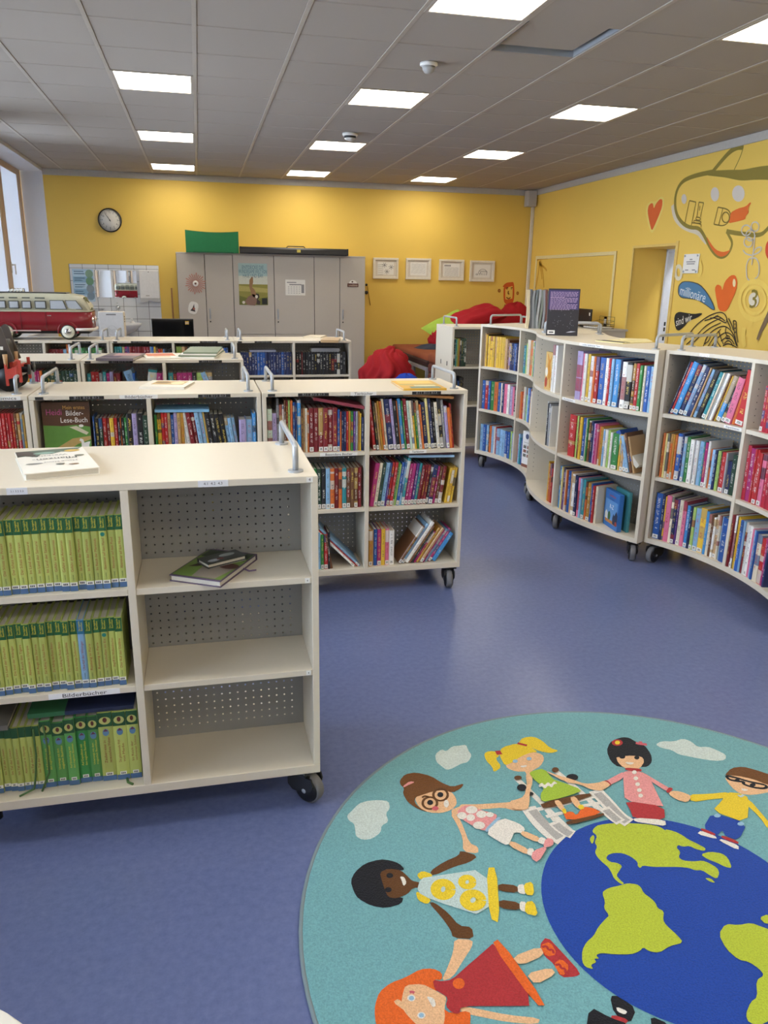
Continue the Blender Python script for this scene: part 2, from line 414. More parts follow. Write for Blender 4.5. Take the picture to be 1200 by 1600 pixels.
# ---------------------------------------------------------------- doorway in the right wall
w = MB(); w.box(XR-.012, XR+.004, DY0-.05, DY0, 0, DZ+.05); w.box(XR-.012, XR+.004, DY1, DY1+.03, 0, DZ+.03); w.box(XR-.012, XR+.004, DY0, DY1, DZ, DZ+.03)
door = struct('door_1', w, mat('door_trim_yellow', '#dcbc6a', .6))
w = MB(); w.box(XR+WT-.04, XR+WT+.16, DY1-.035, DY1, 0, DZ, .003); w.box(XR+WT-.04, XR+WT+.16, DY0, DY1, DZ-.03, DZ, .003)
obj('door_frame', w, mat('white_steel_frame', '#d3d8e2', .35), door)
w = MB()
for z in (1.02, 1.09, .9): w.box(XR+WT+.02, XR+WT+.045, DY1-.0365, DY1-.034, z, z+.05)
obj('strike_plate', w, M_BLACK, door)
w = MB(); w.box(XR+WT+.1, XR+WT+1.4, YB, YF, -.02, 0); w.box(XR+WT+1.4, XR+WT+1.5, 6, 12, 0, 3); w.box(XR+WT, XR+WT+1.5, 12, 12.1, 0, 3); w.box(XR+WT, XR+WT+1.5, 5.9, 6, 0, 3); w.box(XR+WT, XR+WT+1.5, 6, 12, 3, 3.05)
struct('wall_corridor', w, M_WALLW)
t = thing('ceiling_light', 'corridor lamp beyond the open doorway, out of sight', 'ceiling light', (XR+WT+.5, 8.4, 2.98))
obj('diffuser', MB().box(0, .4, 0, .4, 0, .015), emis('corridor_diffuser', (.90, .94, 1.0), 60), t)

# ---------------------------------------------------------------- duct and box in the far right corner
p0 = on_x(829, 320, XR); w = MB(); w.box(XR-.05, XR-.002, YF-.07, YF-.022, 0, 2.86, .004); struct('trim_4', w, M_CREAM)
t = thing('junction_box', 'grey box under the ceiling in the far right corner', 'box', (XR-.12, YF-.14, 2.80))
obj('body', MB().box(-.06, .095, -.05, .11, 0, .24, .006), M_GREYTRIM, t)
obj('lid', MB().box(-.05, .085, -.056, -.05, .015, .225, .002), M_GREYTRIM, t)

# flat paint on the walls --------------------------------------------------------
def RW(u, v): q = on_x(u, v, XR); return (q[1], q[2])           # right wall: (y, z)
def FW(u, v): q = on_y(u, v, YF); return (q[0], q[2])           # far wall: (x, z)
def wallmesh(mb, plane, lift, vs, fs, mi=0):
    mb.add([(XR-lift, a, b) if plane == 'R' else (a, YF-lift, b) for a, b in vs], fs, mi)
_lift = {'R': .0012, 'F': .0012}
def paint(name, plane, hexc, polys=(), strokes=(), circles=(), smooth=1, label=None, tf=None, texts=()):
    """polys in zoom pixels through tf -> photograph pixels -> the wall plane"""
    pf = RW if plane == 'R' else FW; mb = MB(); l = _lift[plane] = _lift[plane]+.00025
    for P in polys:
        Q = chaikin([pf(*tf(*q)) for q in P], True, smooth); wallmesh(mb, plane, l, Q, [tuple(range(len(Q)))])
    for P, wd, wd1 in strokes:
        Q = chaikin([pf(*tf(*q)) for q in P], False, 2); v, f = ribbon2(Q, wd, wd1); l += .00007; wallmesh(mb, plane, l, v, f)
    for cx, cy, rx, ry, wd in circles:
        Q = [pf(*tf(*q)) for q in ell(cx, cy, rx, ry, 24)]
        if wd: v, f = ribbon2(Q+[Q[0]], wd); wallmesh(mb, plane, l, v, f)
        else: wallmesh(mb, plane, l, Q, [tuple(range(24))])
    _lift[plane] = l
    for st, x0, y0, x1, y1, hgt in texts:       # baseline centre line from (x0,y0) to (x1,y1)
        A, B = np.array(pf(*tf(x0, y0))), np.array(pf(*tf(x1, y1))); L = np.linalg.norm(B-A); d = (B-A)/L; nrm = np.array([-d[1], d[0]]) if plane == 'F' else np.array([d[1], -d[0]])
        if nrm[1] < 0: nrm = -nrm
        v, f = text2(st); xs = [a for a, _ in v]; k = L/(max(xs)-min(xs))
        wallmesh(mb, plane, l, [A+d*(a-min(xs))*k+nrm*b*hgt for a, b in v], f)
    o = obj(name, mb, mat('paint_'+hexc, hexc, .7, var=.06, scale=8), wall_right if plane == 'R' else wall_far)
    if label: o['label'] = label
    return o
Z8 = lambda x, y: (1000+x/4.705, 210+y/4.705)
OLV, ORG, GRY = '#8a7a30', '#dc6a26', '#c9bfae'
paint('painted_shadow', 'R', '#d3c7b0', strokes=[([(240, 520), (250, 600), (285, 655), (340, 695), (430, 722), (455, 760), (490, 800)], .055, .04)], tf=Z8)
paint('painted_whale', 'R', OLV, strokes=[([(540, 275), (450, 292), (370, 315), (312, 345), (275, 400), (258, 470), (260, 550), (280, 612), (322, 662), (372, 686), (430, 686), (460, 722), (490, 780), (520, 840), (560, 890), (600, 906), (640, 890), (672, 840), (680, 790), (655, 745), (638, 712)], .05, .03),
      ([(636, 712), (700, 725), (760, 732), (850, 742), (895, 735), (925, 710), (960, 670), (1060, 600)], .045, .04), ([(500, 284), (600, 288), (650, 290), (700, 296), (760, 300), (860, 285), (960, 280), (1100, 270)], .045, .15),
      ([(532, 278), (600, 195), (660, 128), (715, 92), (762, 90)], .045, .06), ([(762, 88), (742, 160), (690, 268)], .012, .012)],
      tf=Z8, label='olive painted whale outline with fin and tail')
paint('painted_tongue', 'R', ORG, polys=[[(485, 740), (520, 800), (560, 850), (610, 866), (650, 856), (670, 842), (640, 886), (600, 902), (562, 886), (515, 825)]], tf=Z8)
paint('painted_spot', 'R', '#cfc6bb', circles=[(325, 475, 19, 36, 0), (552, 440, 31, 52, 0), (725, 435, 46, 60, 0)], tf=Z8)
paint('painted_sketch', 'R', '#7d6a2c', strokes=[(q, .012, .012) for q in ([(365, 487), (389, 492), (413, 498)], [(413, 498), (395, 590), (378, 672)], [(365, 487), (345, 580), (330, 660)], [(435, 498), (452, 500), (470, 503)], [(470, 503), (458, 550), (445, 608)], [(435, 498), (428, 550), (420, 605)],
      [(415, 608), (445, 612), (448, 632), (410, 628), (415, 608)], [(400, 632), (452, 640), (450, 655), (395, 650), (400, 632)], [(385, 650), (452, 658), (450, 680)], [(443, 525), (440, 560)],
      [(575, 535), (560, 600), (545, 660)], [(545, 660), (580, 668), (612, 672), (645, 655), (664, 620), (668, 580), (645, 548), (575, 535)], [(612, 540), (597, 600), (580, 665)])], circles=[(632, 610, 27, 38, .012)], tf=Z8)
paint('painted_hand', 'R', ORG, polys=[[(668, 575), (720, 545), (780, 530), (812, 498), (820, 505), (795, 545), (803, 575), (780, 600), (776, 625), (720, 640), (650, 655), (665, 620)]], tf=Z8)
paint('heart_halo', 'R', '#e8d070', polys=[[(86, 735), (58, 650), (44, 570), (52, 515), (85, 490), (100, 496), (125, 488), (152, 458), (178, 462), (178, 530), (152, 605), (118, 690)]], tf=Z8)
paint('painted_heart', 'R', '#d8622a', polys=[[(88, 712), (70, 640), (58, 570), (64, 525), (85, 504), (98, 508), (104, 548), (120, 508), (150, 474), (168, 479), (166, 530), (140, 600), (110, 670)]], tf=Z8, label='small orange heart left of the whale')
paint('painted_heart', 'R', '#e0661c', polys=[[(580, 1295), (562, 1200), (552, 1130), (570, 1101), (600, 1115), (607, 1152), (625, 1082), (668, 1036), (704, 1034), (720, 1080), (710, 1150), (680, 1215), (650, 1280), (630, 1305)]], tf=Z8, label='large orange heart above the fist')
paint('heart_glint', 'R', '#e9d8a0', circles=[(695, 1092, 11, 30, 0)], tf=Z8)
paint('bubble_outline', 'R', '#4d4a3c', polys=[[(280, 1150), (286, 1106), (318, 1078), (382, 1080), (444, 1100), (494, 1156), (536, 1228), (558, 1288), (538, 1295), (478, 1250), (428, 1220), (370, 1210), (308, 1205), (286, 1183)]], tf=Z8)
paint('speech_bubble', 'R', '#4b7ba0', polys=[[(286, 1150), (292, 1111), (321, 1084), (380, 1087), (440, 1107), (490, 1162), (530, 1232), (550, 1282), (540, 1288), (480, 1244), (430, 1214), (370, 1203), (312, 1198), (292, 1179)]], tf=Z8, label='blue bubble lettered millionäre')
paint('bubble_lettering', 'R', '#d8dfe0', texts=[('millionäre', 300, 1148, 485, 1205, .15)], tf=Z8)
paint('speech_bubble', 'R', '#1f1d1a', polys=[[(253, 1360), (262, 1320), (290, 1303), (330, 1310), (400, 1321), (455, 1312), (462, 1322), (420, 1350), (360, 1371), (320, 1420), (288, 1445), (265, 1430)]], tf=Z8, label='black bubble lettered sind wir')
paint('bubble_lettering', 'R', '#e4dfcd', texts=[('sind wir', 268, 1385, 385, 1345, .13)], tf=Z8)
paint('painted_flower', 'R', '#c3bcae', circles=[(785, 705, 35, 38, .014), (850, 678, 28, 34, .014), (815, 742, 32, 40, .014), (800, 792, 32, 36, .014)],
      strokes=[(q, .014, .014) for q in ([(850, 740), (838, 850), (825, 960)], [(830, 880), (858, 832), (905, 828), (880, 870), (830, 886)], [(828, 890), (782, 880), (760, 850)], [(785, 970), (800, 916), (835, 906), (862, 912), (882, 960), (876, 1055), (790, 1085), (785, 970)], [(785, 1110), (830, 1085), (872, 1070)])], tf=Z8, label='pale outline of a flower in a vase')
paint('sun_rings', 'R', '#eccb62', circles=[(848, 1220, 112, 140, .05), (848, 1220, 78, 98, .03)], strokes=[([(770, 1420), (760, 1500), (775, 1560)], .06, .06), ([(440, 930), (460, 1000), (430, 1040)], .05, .05)], tf=Z8)
paint('number_disc', 'R', '#dcd2bb', circles=[(841, 1217, 38, 54, 0)], tf=Z8)
paint('number', 'R', '#837428', texts=[('3', 815, 1217, 866, 1217, .26)], tf=Z8)
paint('brown_stroke', 'R', '#7b6448', strokes=[([(960, 1310), (925, 1380), (890, 1450), (868, 1510)], .07, .03)], tf=Z8)
paint('pale_ring', 'R', '#ddd3b4', circles=[(287, 1015, 22, 46, .045)], tf=Z8)
paint('painted_apple', 'R', '#d2482a', circles=[(968, 850, 42, 78, 0)], tf=Z8)
fist = [[(310, 1540), (350, 1490), (400, 1420), (455, 1370), (520, 1328), (590, 1304), (628, 1318), (648, 1365), (635, 1388), (610, 1375), (560, 1348), (520, 1350)], [(345, 1545), (420, 1480), (480, 1412), (540, 1375), (600, 1350)], [(380, 1545), (450, 1480), (520, 1420), (600, 1385)],
        [(470, 1560), (485, 1510), (520, 1460), (565, 1425), (620, 1405), (665, 1430), (695, 1475), (722, 1560)], [(500, 1565), (540, 1500), (580, 1450), (600, 1430)], [(530, 1560), (560, 1515), (590, 1480), (640, 1450), (690, 1480), (715, 1555)], [(690, 1372), (695, 1440), (712, 1530)], [(712, 1380), (712, 1450), (725, 1530)], [(690, 1372), (705, 1368), (714, 1382)],
        [(655, 1352), (680, 1400), (690, 1440)], [(640, 1360), (660, 1400), (672, 1430)], [(600, 1520), (640, 1490), (680, 1510), (700, 1545)], [(625, 1540), (645, 1515), (670, 1520), (690, 1560)], [(615, 1555), (650, 1535), (690, 1552), (720, 1568)], [(560, 1480), (575, 1530), (600, 1565)], [(585, 1450), (600, 1500), (620, 1545)], [(480, 1540), (510, 1520), (525, 1480)], [(640, 1415), (630, 1450), (650, 1490)], [(700, 1395), (706, 1393)], [(700, 1425), (710, 1423)], [(702, 1455), (716, 1453)], [(560, 1335), (600, 1345), (630, 1372)], [(480, 1370), (540, 1350), (580, 1330)]]
paint('painted_fist', 'R', '#2a2118', strokes=[(q, .013, .010) for q in fist], circles=[(650, 1492, 14, 12, .010)], tf=Z8, label='black line drawing of a fist')
Z5 = lambda x, y: (570+x/4.286, 380+y/4.286)
paint('painted_face', 'F', '#cf5a1c', polys=[[(936, 372), (950, 378), (966, 374), (990, 370), (989, 392), (975, 406), (950, 406), (938, 395)]], strokes=[([(935, 300), (934, 380), (944, 402), (968, 408), (990, 396), (996, 340), (995, 285), (990, 265)], .03, .03), ([(936, 300), (950, 280), (975, 276), (993, 272)], .09, .06), ([(990, 278), (989, 268), (991, 262)], .02, .02)], tf=Z5, label='orange painted face with beard')
paint('face_feature', 'F', '#7a4a10', strokes=[([(962, 320), (958, 338), (968, 340)], .02, .02), ([(948, 362), (962, 374), (976, 362)], .018, .018), ([(948, 300), (954, 296), (960, 300)], .015, .015), ([(978, 300), (984, 296), (990, 300)], .015, .015)], circles=[(953, 306, 3, 4, 0), (981, 306, 3, 4, 0)], tf=Z5)
paint('face_ear', 'F', '#a8641c', circles=[(900, 318, 6, 8, .02), (1023, 335, 5, 8, .02)], strokes=[([(940, 410), (932, 430), (925, 450)], .02, .02), ([(985, 410), (984, 425), (982, 432)], .02, .02)], tf=Z5)
# yellow board with cream frame on the right wall
yA, zA = RW(839, 400); yB, _ = RW(965, 394); zB = .75
t = thing('wall_board', 'yellow painted board in a cream frame left of the doorway', 'board', (XR, (yA+yB)/2, zB))
hw = (yA-yB)/2; hz = 2.03-zB
obj('panel', MB().box(-.012, -.004, -hw+.05, hw-.05, .04, hz-.05), mat('board_yellow', '#e2bd55', .6, var=.03), t)
f = MB(); f.box(-.022, -.004, -hw, hw, hz-.05, hz, .003); f.box(-.022, -.004, -hw, -hw+.05, 0, hz-.05, .003); f.box(-.022, -.004, hw-.05, hw, 0, hz-.05, .003); f.box(-.022, -.004, -hw+.05, hw-.05, 0, .04, .003)
obj('frame', f, mat('frame_cream', '#e0cf98', .55), t)
s_ = MB(); 
for P in ([(380, 65), (375, 110), (365, 165)], [(382, 62), (392, 110), (395, 160)], [(380, 75), (400, 90), (405, 100)], [(378, 65), (385, 100), (388, 130)], [(370, 60), (390, 55), (410, 54)]):
    Q = chaikin([RW(680+x/2.308, 380+y/2.308) for x, y in P], False, 2); v, f_ = ribbon2(Q, .035); s_.add([(-.0145, a-(yA+yB)/2, b-zB) for a, b in v], f_)
obj('painted_ray', s_, mat('ray_ochre', '#c7962e', .7), t)
# light switch strip and plaque
p = on_x(946, 512, XR); t = thing('light_switch', 'cream light switch beside the doorway', 'switch', (XR, p[1], 1.02))
obj('plate', MB().box(-.012, -.001, -.045, .045, -.07, .16, .004), M_CREAM, t); obj('rocker', MB().box(-.018, -.012, -.03, .03, .06, .13, .003), M_WHITE, t); obj('rocker', MB().box(-.018, -.012, -.03, .03, -.05, .02, .003), M_WHITE, t)
p = on_x(1081, 412, XR); t = thing('wall_plaque', 'small white plaque with four screws right of the doorway', 'plaque', p)
obj('plate', MB().box(-.016, -.004, -.145, .145, -.105, .105, .003), M_PAPER, t)
s_ = MB()
for a in (-.12, .12):
    for b in (-.085, .085): s_.cyl((-.016, a, b), (-.022, a, b), .012, 10)
obj('screw', s_, M_METAL, t)
s_ = MB()
for zz, ww in ((.045, .05), (.02, .17), (-.002, .15)): s_.box(-.0175, -.016, -ww/2, ww/2, zz-.006, zz+.006)
for a in (.06, -.07): s_.box(-.0175, -.016, a-.03, a+.03, -.075, -.063)
obj('lettering', s_, M_LINE, t)

# ================================================================ MOBILE BOOKCASES
TH = 0.020
def perforated(mb, mapf, s0, s1, z0, z1, pitch=0.025, r=0.0028):
    """sheet with real round (octagonal) holes; mapf(s, z) -> point"""
    ns, nz = int((s1-s0)/pitch), int((z1-z0)/pitch); ps, pz = (s1-s0)/ns, (z1-z0)/nz
    vs = [mapf(s0+i*ps, z0+j*pz) for j in range(nz+1) for i in range(ns+1)]; fs = []
    def g(i, j): return j*(ns+1)+i
    oct_ = [(math.cos(PI/8+k*PI/4)*r, math.sin(PI/8+k*PI/4)*r) for k in range(8)]
    for j in range(nz):
        for i in range(ns):
            c0 = g(i, j), g(i+1, j), g(i+1, j+1), g(i, j+1)
            if i == 0 or j == 0 or i == ns-1 or j == nz-1: fs.append(c0); continue
            cs, cz = s0+(i+.5)*ps, z0+(j+.5)*pz; b = len(vs); vs += [mapf(cs+a, cz+q) for a, q in oct_]
            # octagon vertex k at angle 22.5+45k; sides: right(7,0) top(1,2) left(3,4) bottom(5,6)
            fs += [(c0[1], c0[2], b+0, b+7), (c0[2], c0[3], b+2, b+1), (c0[3], c0[0], b+4, b+3), (c0[0], c0[1], b+6, b+5)]
            fs += [(c0[2], b+1, b+0), (c0[3], b+3, b+2), (c0[0], b+5, b+4), (c0[1], b+7, b+6)]
    mb.add(vs, fs)
def castor_meshes():
    f = MB(); f.box(-.04, .04, -.04, .04, .108, .121, .002); f.cyl((0, 0, .112), (0, 0, .085), .022, 14)
    hood = [(-.040, .100), (.044, .100), (.050, .080), (.044, .060), (.020, .042), (-.030, .040), (-.048, .055), (-.048, .082)]
    for y in (-.0285, .0225): f.prism([(a, b) for a, b in hood], 0, .006, 0, Matrix(((1, 0, 0, .01), (0, 0, 1, y), (0, 1, 0, 0), (0, 0, 0, 1))))
    f.box(-.028, .04, -.024, .024, .088, .098, .002)
    w = MB(); R = Matrix(((1, 0, 0, .026), (0, 0, 1, 0), (0, 1, 0, .05), (0, 0, 0, 1)))
    w.lathe([(.012, -.020), (.042, -.019), (.043, -.014), (.043, .014), (.042, .019), (.012, .020)], 24, 1, R)
    w.lathe([(.043, -.016), (.048, -.015), (.050, -.008), (.050, .008), (.048, .015), (.043, .016)], 28, 0, R)
    w.lathe([(.002, -.029), (.008, -.029), (.008, .029), (.002, .029)], 12, 2, R)
    return f.mesh('castor', M_BLACK), w.mesh('wheel', [M_RUBBER, M_BLACK, M_METAL])
CAST, WHEEL = castor_meshes()
def castor(parent, x, y, a):
    c = obj('castor', CAST, None, parent, (x, y, 0)); c.rotation_euler = (0, 0, a)
    obj('wheel', WHEEL, None, c)
def rail_handle(parent, p, q, h=.075):
    m = MB(); p, q = Vector((*p, 0)), Vector((*q, 0)); d = (q-p).normalized(); r = .022; up = Vector((0, 0, 1))
    path = [p, p+up*(h-r)] + [p+up*(h-r)+d*r*(1-math.cos(t))+up*r*math.sin(t) for t in (PI/6, PI/3, PI/2)] + [q+up*(h-r)-d*r*(1-math.cos(t))+up*r*math.sin(t) for t in (PI/2, PI/3, PI/6)] + [q+up*(h-r), q]
    m.tube(path, .0085, 10)
    for e in (p, q): m.add(*_disc(e, .022, .005), 0, False)
    return obj('rail_handle', m, M_METAL, parent)
def _disc(c, r, h, n=16):
    vs = [(c.x+r*math.cos(2*PI*i/n), c.y+r*math.sin(2*PI*i/n), c.z+z) for z in (0, h) for i in range(n)]
    return vs, [tuple(range(n))[::-1], tuple(range(n, 2*n))]+[(i, (i+1) % n, n+(i+1) % n, n+i) for i in range(n)]
SZ = (.150, .478, .775)                         # shelf tops of the low units
def straight_unit(label, x0, y0, w=1.035, d=.50, top=1.077, sz=SZ, group=None, swivel=-PI*.25):
    t = thing('mobile_bookcase', label, 'bookcase', (x0+w/2, y0+d/2, 0), 0, group); a, b = w/2, d/2; z0, z1 = .120, top
    M = lambda m, n, mt=M_LAM: obj(n, m, mt, t)
    M(MB().box(-a, a, -b, b, z1-TH, z1, .0015), 'top_panel'); M(MB().box(-a, a, -b, b, z0, z0+.03, .0015), 'bottom_panel')
    for s in (-1, 1): M(MB().box(min(s*a, s*(a-TH)), max(s*a, s*(a-TH)), -b, b, z0+.03, z1-TH, .0015), 'side_panel')
    for s in (-1, 1): M(MB().box(-.0105, .0105, min(s*b, s*.002), max(s*b, s*.002), z0+.03, z1-TH, .001), 'divider')
    for s in (-1, 1):
        for z in sz[1:]:
            for x0_, x1_ in ((-a+TH, -.011), (.011, a-TH)): M(MB().box(x0_, x1_, min(s*(b-.004), s*.002), max(s*(b-.004), s*.002), z-.019, z, .001), 'shelf_board')
    pf = MB(); perforated(pf, lambda s, z: (s, 0, z), -a+TH, a-TH, z0+.03, z1-TH); M(pf, 'back_panel', M_PERF)
    for sx in (-1, 1):
        rail_handle(t, (sx*(a-.055), -b+.06), (sx*(a-.055), b-.05)).location.z = z1
        for sy in (-1, 1): castor(t, sx*(a-.05), sy*(b-.05), (PI*.78 if sy > 0 else swivel) if sx > 0 else (PI*.6 if sy > 0 else PI*.9))
    return t
def front_label(t, x0, x1, z0, z1, b, hexc, text, ink, name='label_strip', k=.72):
    """paper strip on a board edge at local y=-b, with its lettering"""
    o = obj(name, MB().box(x0, x1, -b-.0012, -b+.0005, z0, z1), mat('strip_'+hexc, hexc, .5), t)
    if text:
        v, f = text2(text); xs = [p[0] for p in v]; s = (x1-x0)*k/(max(xs)-min(xs)); s2 = min(s, (z1-z0)*1.0)
        m = MB(); m.add([((x0+x1)/2+p[0]*s, -b-.0018, (z0+z1)/2+p[1]*s2) for p in v], f); obj('lettering', m, ink, o)
    return o
U_ = {}
U_['S1'] = straight_unit('white mobile bookcase in the foreground with green series books and empty shelves', -.737, 2.08)
U_['M1'] = straight_unit('white mobile bookcase with yellow picture book on top and red spines below', .27, 3.74, swivel=-PI*.54)
U_['M2'] = straight_unit('white mobile bookcase showing a large picture book cover on its left', -.770, 3.75)
U_['M3'] = straight_unit('white mobile bookcase at the left edge carrying the wooden toy locomotive', -1.812, 3.76)
U_['R3a'] = straight_unit('white mobile bookcase with three picture books and papers lying on top', -.765, 5.36)
U_['R3b'] = straight_unit('white mobile bookcase cut by left edge, just behind the locomotive, with an empty top', -1.806, 5.36)
U_['R4a'] = straight_unit('white mobile bookcase carrying the red and cream toy van', -1.795, 7.02)
U_['R4b'] = straight_unit('white mobile bookcase in the last row before the black monitor', -.755, 7.02)
U_['R4c'] = straight_unit('white mobile bookcase with navy and black series before the grey cupboards', .283, 7.02)
# label holders and strips
for k in ('M1', 'M2', 'R3a', 'R3b', 'R4a', 'R4b', 'R4c'):
    for x in (-.27, .30): front_label(U_[k], x-.075, x+.075, 1.058, 1.073, .25, '#1d1c1c', 'B11 B12 B13', M_LINE, 'label_holder')
    front_label(U_[k], -.49, -.455, 1.059, 1.072, .25, '#2a2928', None, None, 'label_holder')
front_label(U_['M1'], .43-.5175, .56-.5175, 1.0575, 1.0755, .25, '#e9e7e2', 'Tierbücher', M_INK)
front_label(U_['M2'], .39-.5175, .56-.5175, 1.0575, 1.0755, .25, '#e9e7e2', 'Bilderbücher', M_INK)
front_label(U_['M3'], .36, .49, 1.0575, 1.0755, .25, '#e9e7e2', 'Comics', M_INK)
front_label(U_['M1'], -.24, -.05, .757, .774, .246, '#e9e7e2', 'Besondere Bücher', M_INK)
front_label(U_['M1'], .22, .31, .757, .774, .246, '#e9e7e2', 'Tierbücher', M_INK)
front_label(U_['S1'], .192, .272, 1.058, 1.076, .25, '#dedee2', '4.1  4.2  4.3', M_INK, k=.62)
front_label(U_['S1'], .485, .503, 1.060, 1.074, .25, '#e9e7e2', '4', M_INK, k=.3)
front_label(U_['S1'], -.285, -.235, 1.058, 1.076, .25, '#dedee2', '3.1 3.2 3.3', M_INK, k=.62)
front_label(U_['S1'], -.245, -.055, .4605, .477, .246, '#e9e9ea', 'Bilderbücher', M_INK, k=.62)
front_label(U_['S1'], .478, .492, .758, .773, .246, '#e9e7e2', '4', M_INK, k=.3)
front_label(U_['S1'], .478, .492, .461, .476, .246, '#e9e7e2', '4', M_INK, k=.3)

CZS = (.150, .527, .900)
class Arc:
    """curved mobile unit: front at radius rf, back at rb, viewer's left end at angle aL, right end at aR"""
    def __init__(s, label, O, aL, aR, rf, rb, top=1.255):
        s.O, s.aL, s.aR, s.rf, s.rb = np.array(O), math.radians(aL), math.radians(aR), rf, rb; s.sg = 1 if aR > aL else -1; s.din = 1 if rb > rf else -1
        s.L = abs(s.aR-s.aL)*rf; s.z1 = top
        am = (s.aL+s.aR)/2; base = s.O+((rf+rb)/2)*np.array([math.cos(am), math.sin(am)]); s.base = base
        s.t = thing('curved_bookcase', label, 'bookcase', (base[0], base[1], 0), 0, None)
        n = 20; z0 = .120
        def P(si, dep, z, rel=True):
            q = s.pt(si, dep); return (q[0]-base[0], q[1]-base[1], z)
        s.P = P
        def slab(sa, sb, d0, d1, za, zb, k=n):
            m = MB(); rs = [[P(sa+(sb-sa)*i/k, d0, za), P(sa+(sb-sa)*i/k, d1, za), P(sa+(sb-sa)*i/k, d1, zb), P(sa+(sb-sa)*i/k, d0, zb)] for i in range(k+1)]
            return m.rings(rs, 0, False)
        D = abs(rf-rb); s.D = D; e = TH; mid = s.L/2
        M = lambda m, nm, mt=M_LAM: obj(nm, m, mt, s.t)
        M(slab(0, s.L, 0, D, top-.02, top), 'top_panel'); M(slab(0, s.L, 0, D, z0, z0+.03), 'bottom_panel')
        M(slab(0, e, 0, D, z0+.03, top-.02, 1), 'side_panel'); M(slab(s.L-e, s.L, 0, D, z0+.03, top-.02, 1), 'side_panel')
        M(slab(mid-.0105, mid+.0105, 0, D/2-.002, z0+.03, top-.02, 1), 'divider'); M(slab(mid-.0105, mid+.0105, D/2+.002, D, z0+.03, top-.02, 1), 'divider')
        for z in CZS[1:]:
            for a, b in ((e, mid-.011), (mid+.011, s.L-e)):
                M(slab(a, b, .004, D/2-.002, z-.022, z, 10), 'shelf_board'); M(slab(a, b, D/2+.002, D-.004, z-.022, z, 10), 'shelf_board')
        pf = MB(); perforated(pf, lambda q, z: P(q, D/2, z), e, s.L-e, z0+.03, top-.02, .025*rf/((rf+rb)/2)); M(pf, 'back_panel', M_PERF)
        # adjustment holes in side panel and divider
        hm = MB()
        for q, sgn in ((e+.0006, 1), (mid+.0112, 1), (mid-.0112, -1), (s.L-e-.0006, -1)):
            for dep in (.045, D/2-.05):
                for i in range(30):
                    z = .22+i*.034
                    if any(abs(z-zz+.01) < .02 for zz in CZS): continue
                    vs = [P(q, dep+.003*math.cos(k*PI/3), z+.003*math.sin(k*PI/3)) for k in range(6)]; hm.add(vs, [tuple(range(6))])
        M(hm, 'peg_holes', M_DARK)
        for q in (.055, s.L-.055):
            h = rail_handle(s.t, P(q, .06, 0)[:2], P(q, D-.05, 0)[:2]); h.location.z = top
            for dep in (.05, D-.05):
                c = P(q, dep, 0); castor(s.t, c[0], c[1], random.uniform(-2.8, -1.6))
        if s.din < 0: c = P(s.L*.5, .05, 0); castor(s.t, c[0], c[1], -2.2)
    def pt(s, si, dep):
        a = s.aL+s.sg*si/s.rf; r = s.rf+s.din*dep; return s.O+r*np.array([math.cos(a), math.sin(a)])
    def frame(s, si, dep, z):
        a = s.aL+s.sg*si/s.rf; p = s.pt(si, dep)
        x = s.sg*np.array([-math.sin(a), math.cos(a)]); y = s.din*np.array([math.cos(a), math.sin(a)])
        return Matrix(((x[0], y[0], 0, p[0]), (x[1], y[1], 0, p[1]), (0, 0, 1, z), (0, 0, 0, 1)))
    def edge_label(s, s0, s1, z0, z1, text, hexc='#eceae6', lift=.0016, dep=0.0):
        m = MB(); k = 8
        m.rings([[s.P(s0+(s1-s0)*i/k, dep-lift, z0), s.P(s0+(s1-s0)*i/k, dep+.0005, z0), s.P(s0+(s1-s0)*i/k, dep+.0005, z1), s.P(s0+(s1-s0)*i/k, dep-lift, z1)] for i in range(k+1)], 0, False)
        o = obj('label_strip', m, mat('strip_'+hexc, hexc, .5), s.t)
        v, f = text2(text); xs = [p[0] for p in v]; sc = (s1-s0)*.75/(max(xs)-min(xs)); m = MB()
        m.add([s.P((s0+s1)/2+p[0]*sc, dep-lift-.0006, (z0+z1)/2+p[1]*(z1-z0)*.95) for p in v], f); obj('lettering', m, M_INK, o)
O1, O2, O3 = (1.312, 5.928), (3.961, 4.746), (1.508, 3.329)
U_['C2'] = Arc('white S-shaped run\'s outward curved bookcase with a dark book standing on top', O2, 156.6, 209.0, 1.7, 1.2)
U_['C1'] = Arc('white inward curved bookcase farthest along the run, holding a row of yellow spines', O1, 29.0, -23.4, 1.2, 1.7)
U_['C3'] = Arc('white inward curved bookcase at the right edge with leaning blue and red books', O3, 31.0, -21.4, 1.2, 1.7)
U_['C2'].t['label'] = 'white outward curved bookcase with a dark purple book standing on its top'
U_['C2'].edge_label(.95, 1.17, 1.237, 1.253, 'Leichte Sachbücher Tiere'); U_['C2'].edge_label(.80, .95, .882, .897, 'Sachbücher', dep=.004)
U_['C3'].edge_label(.41, .53, .882, .897, 'Experimente', dep=.004); U_['C3'].edge_label(.20, .26, 1.238, 1.252, '. . .')
C0X, C0Y = 2.20, 6.80
U_['C0'] = straight_unit('tall white bookcase end behind the curved run, near the red cushions', C0X, C0Y, .9, .5, 1.215, (.15, .51, .86))
for x in (-.28,):
    m = MB(); m.box(-.4525, -.45, -.13, -.115, .86, .90); m.box(-.4525, -.45, .06, .075, .86, .90); obj('slot_cover', m, M_BLACK, U_['C0'])

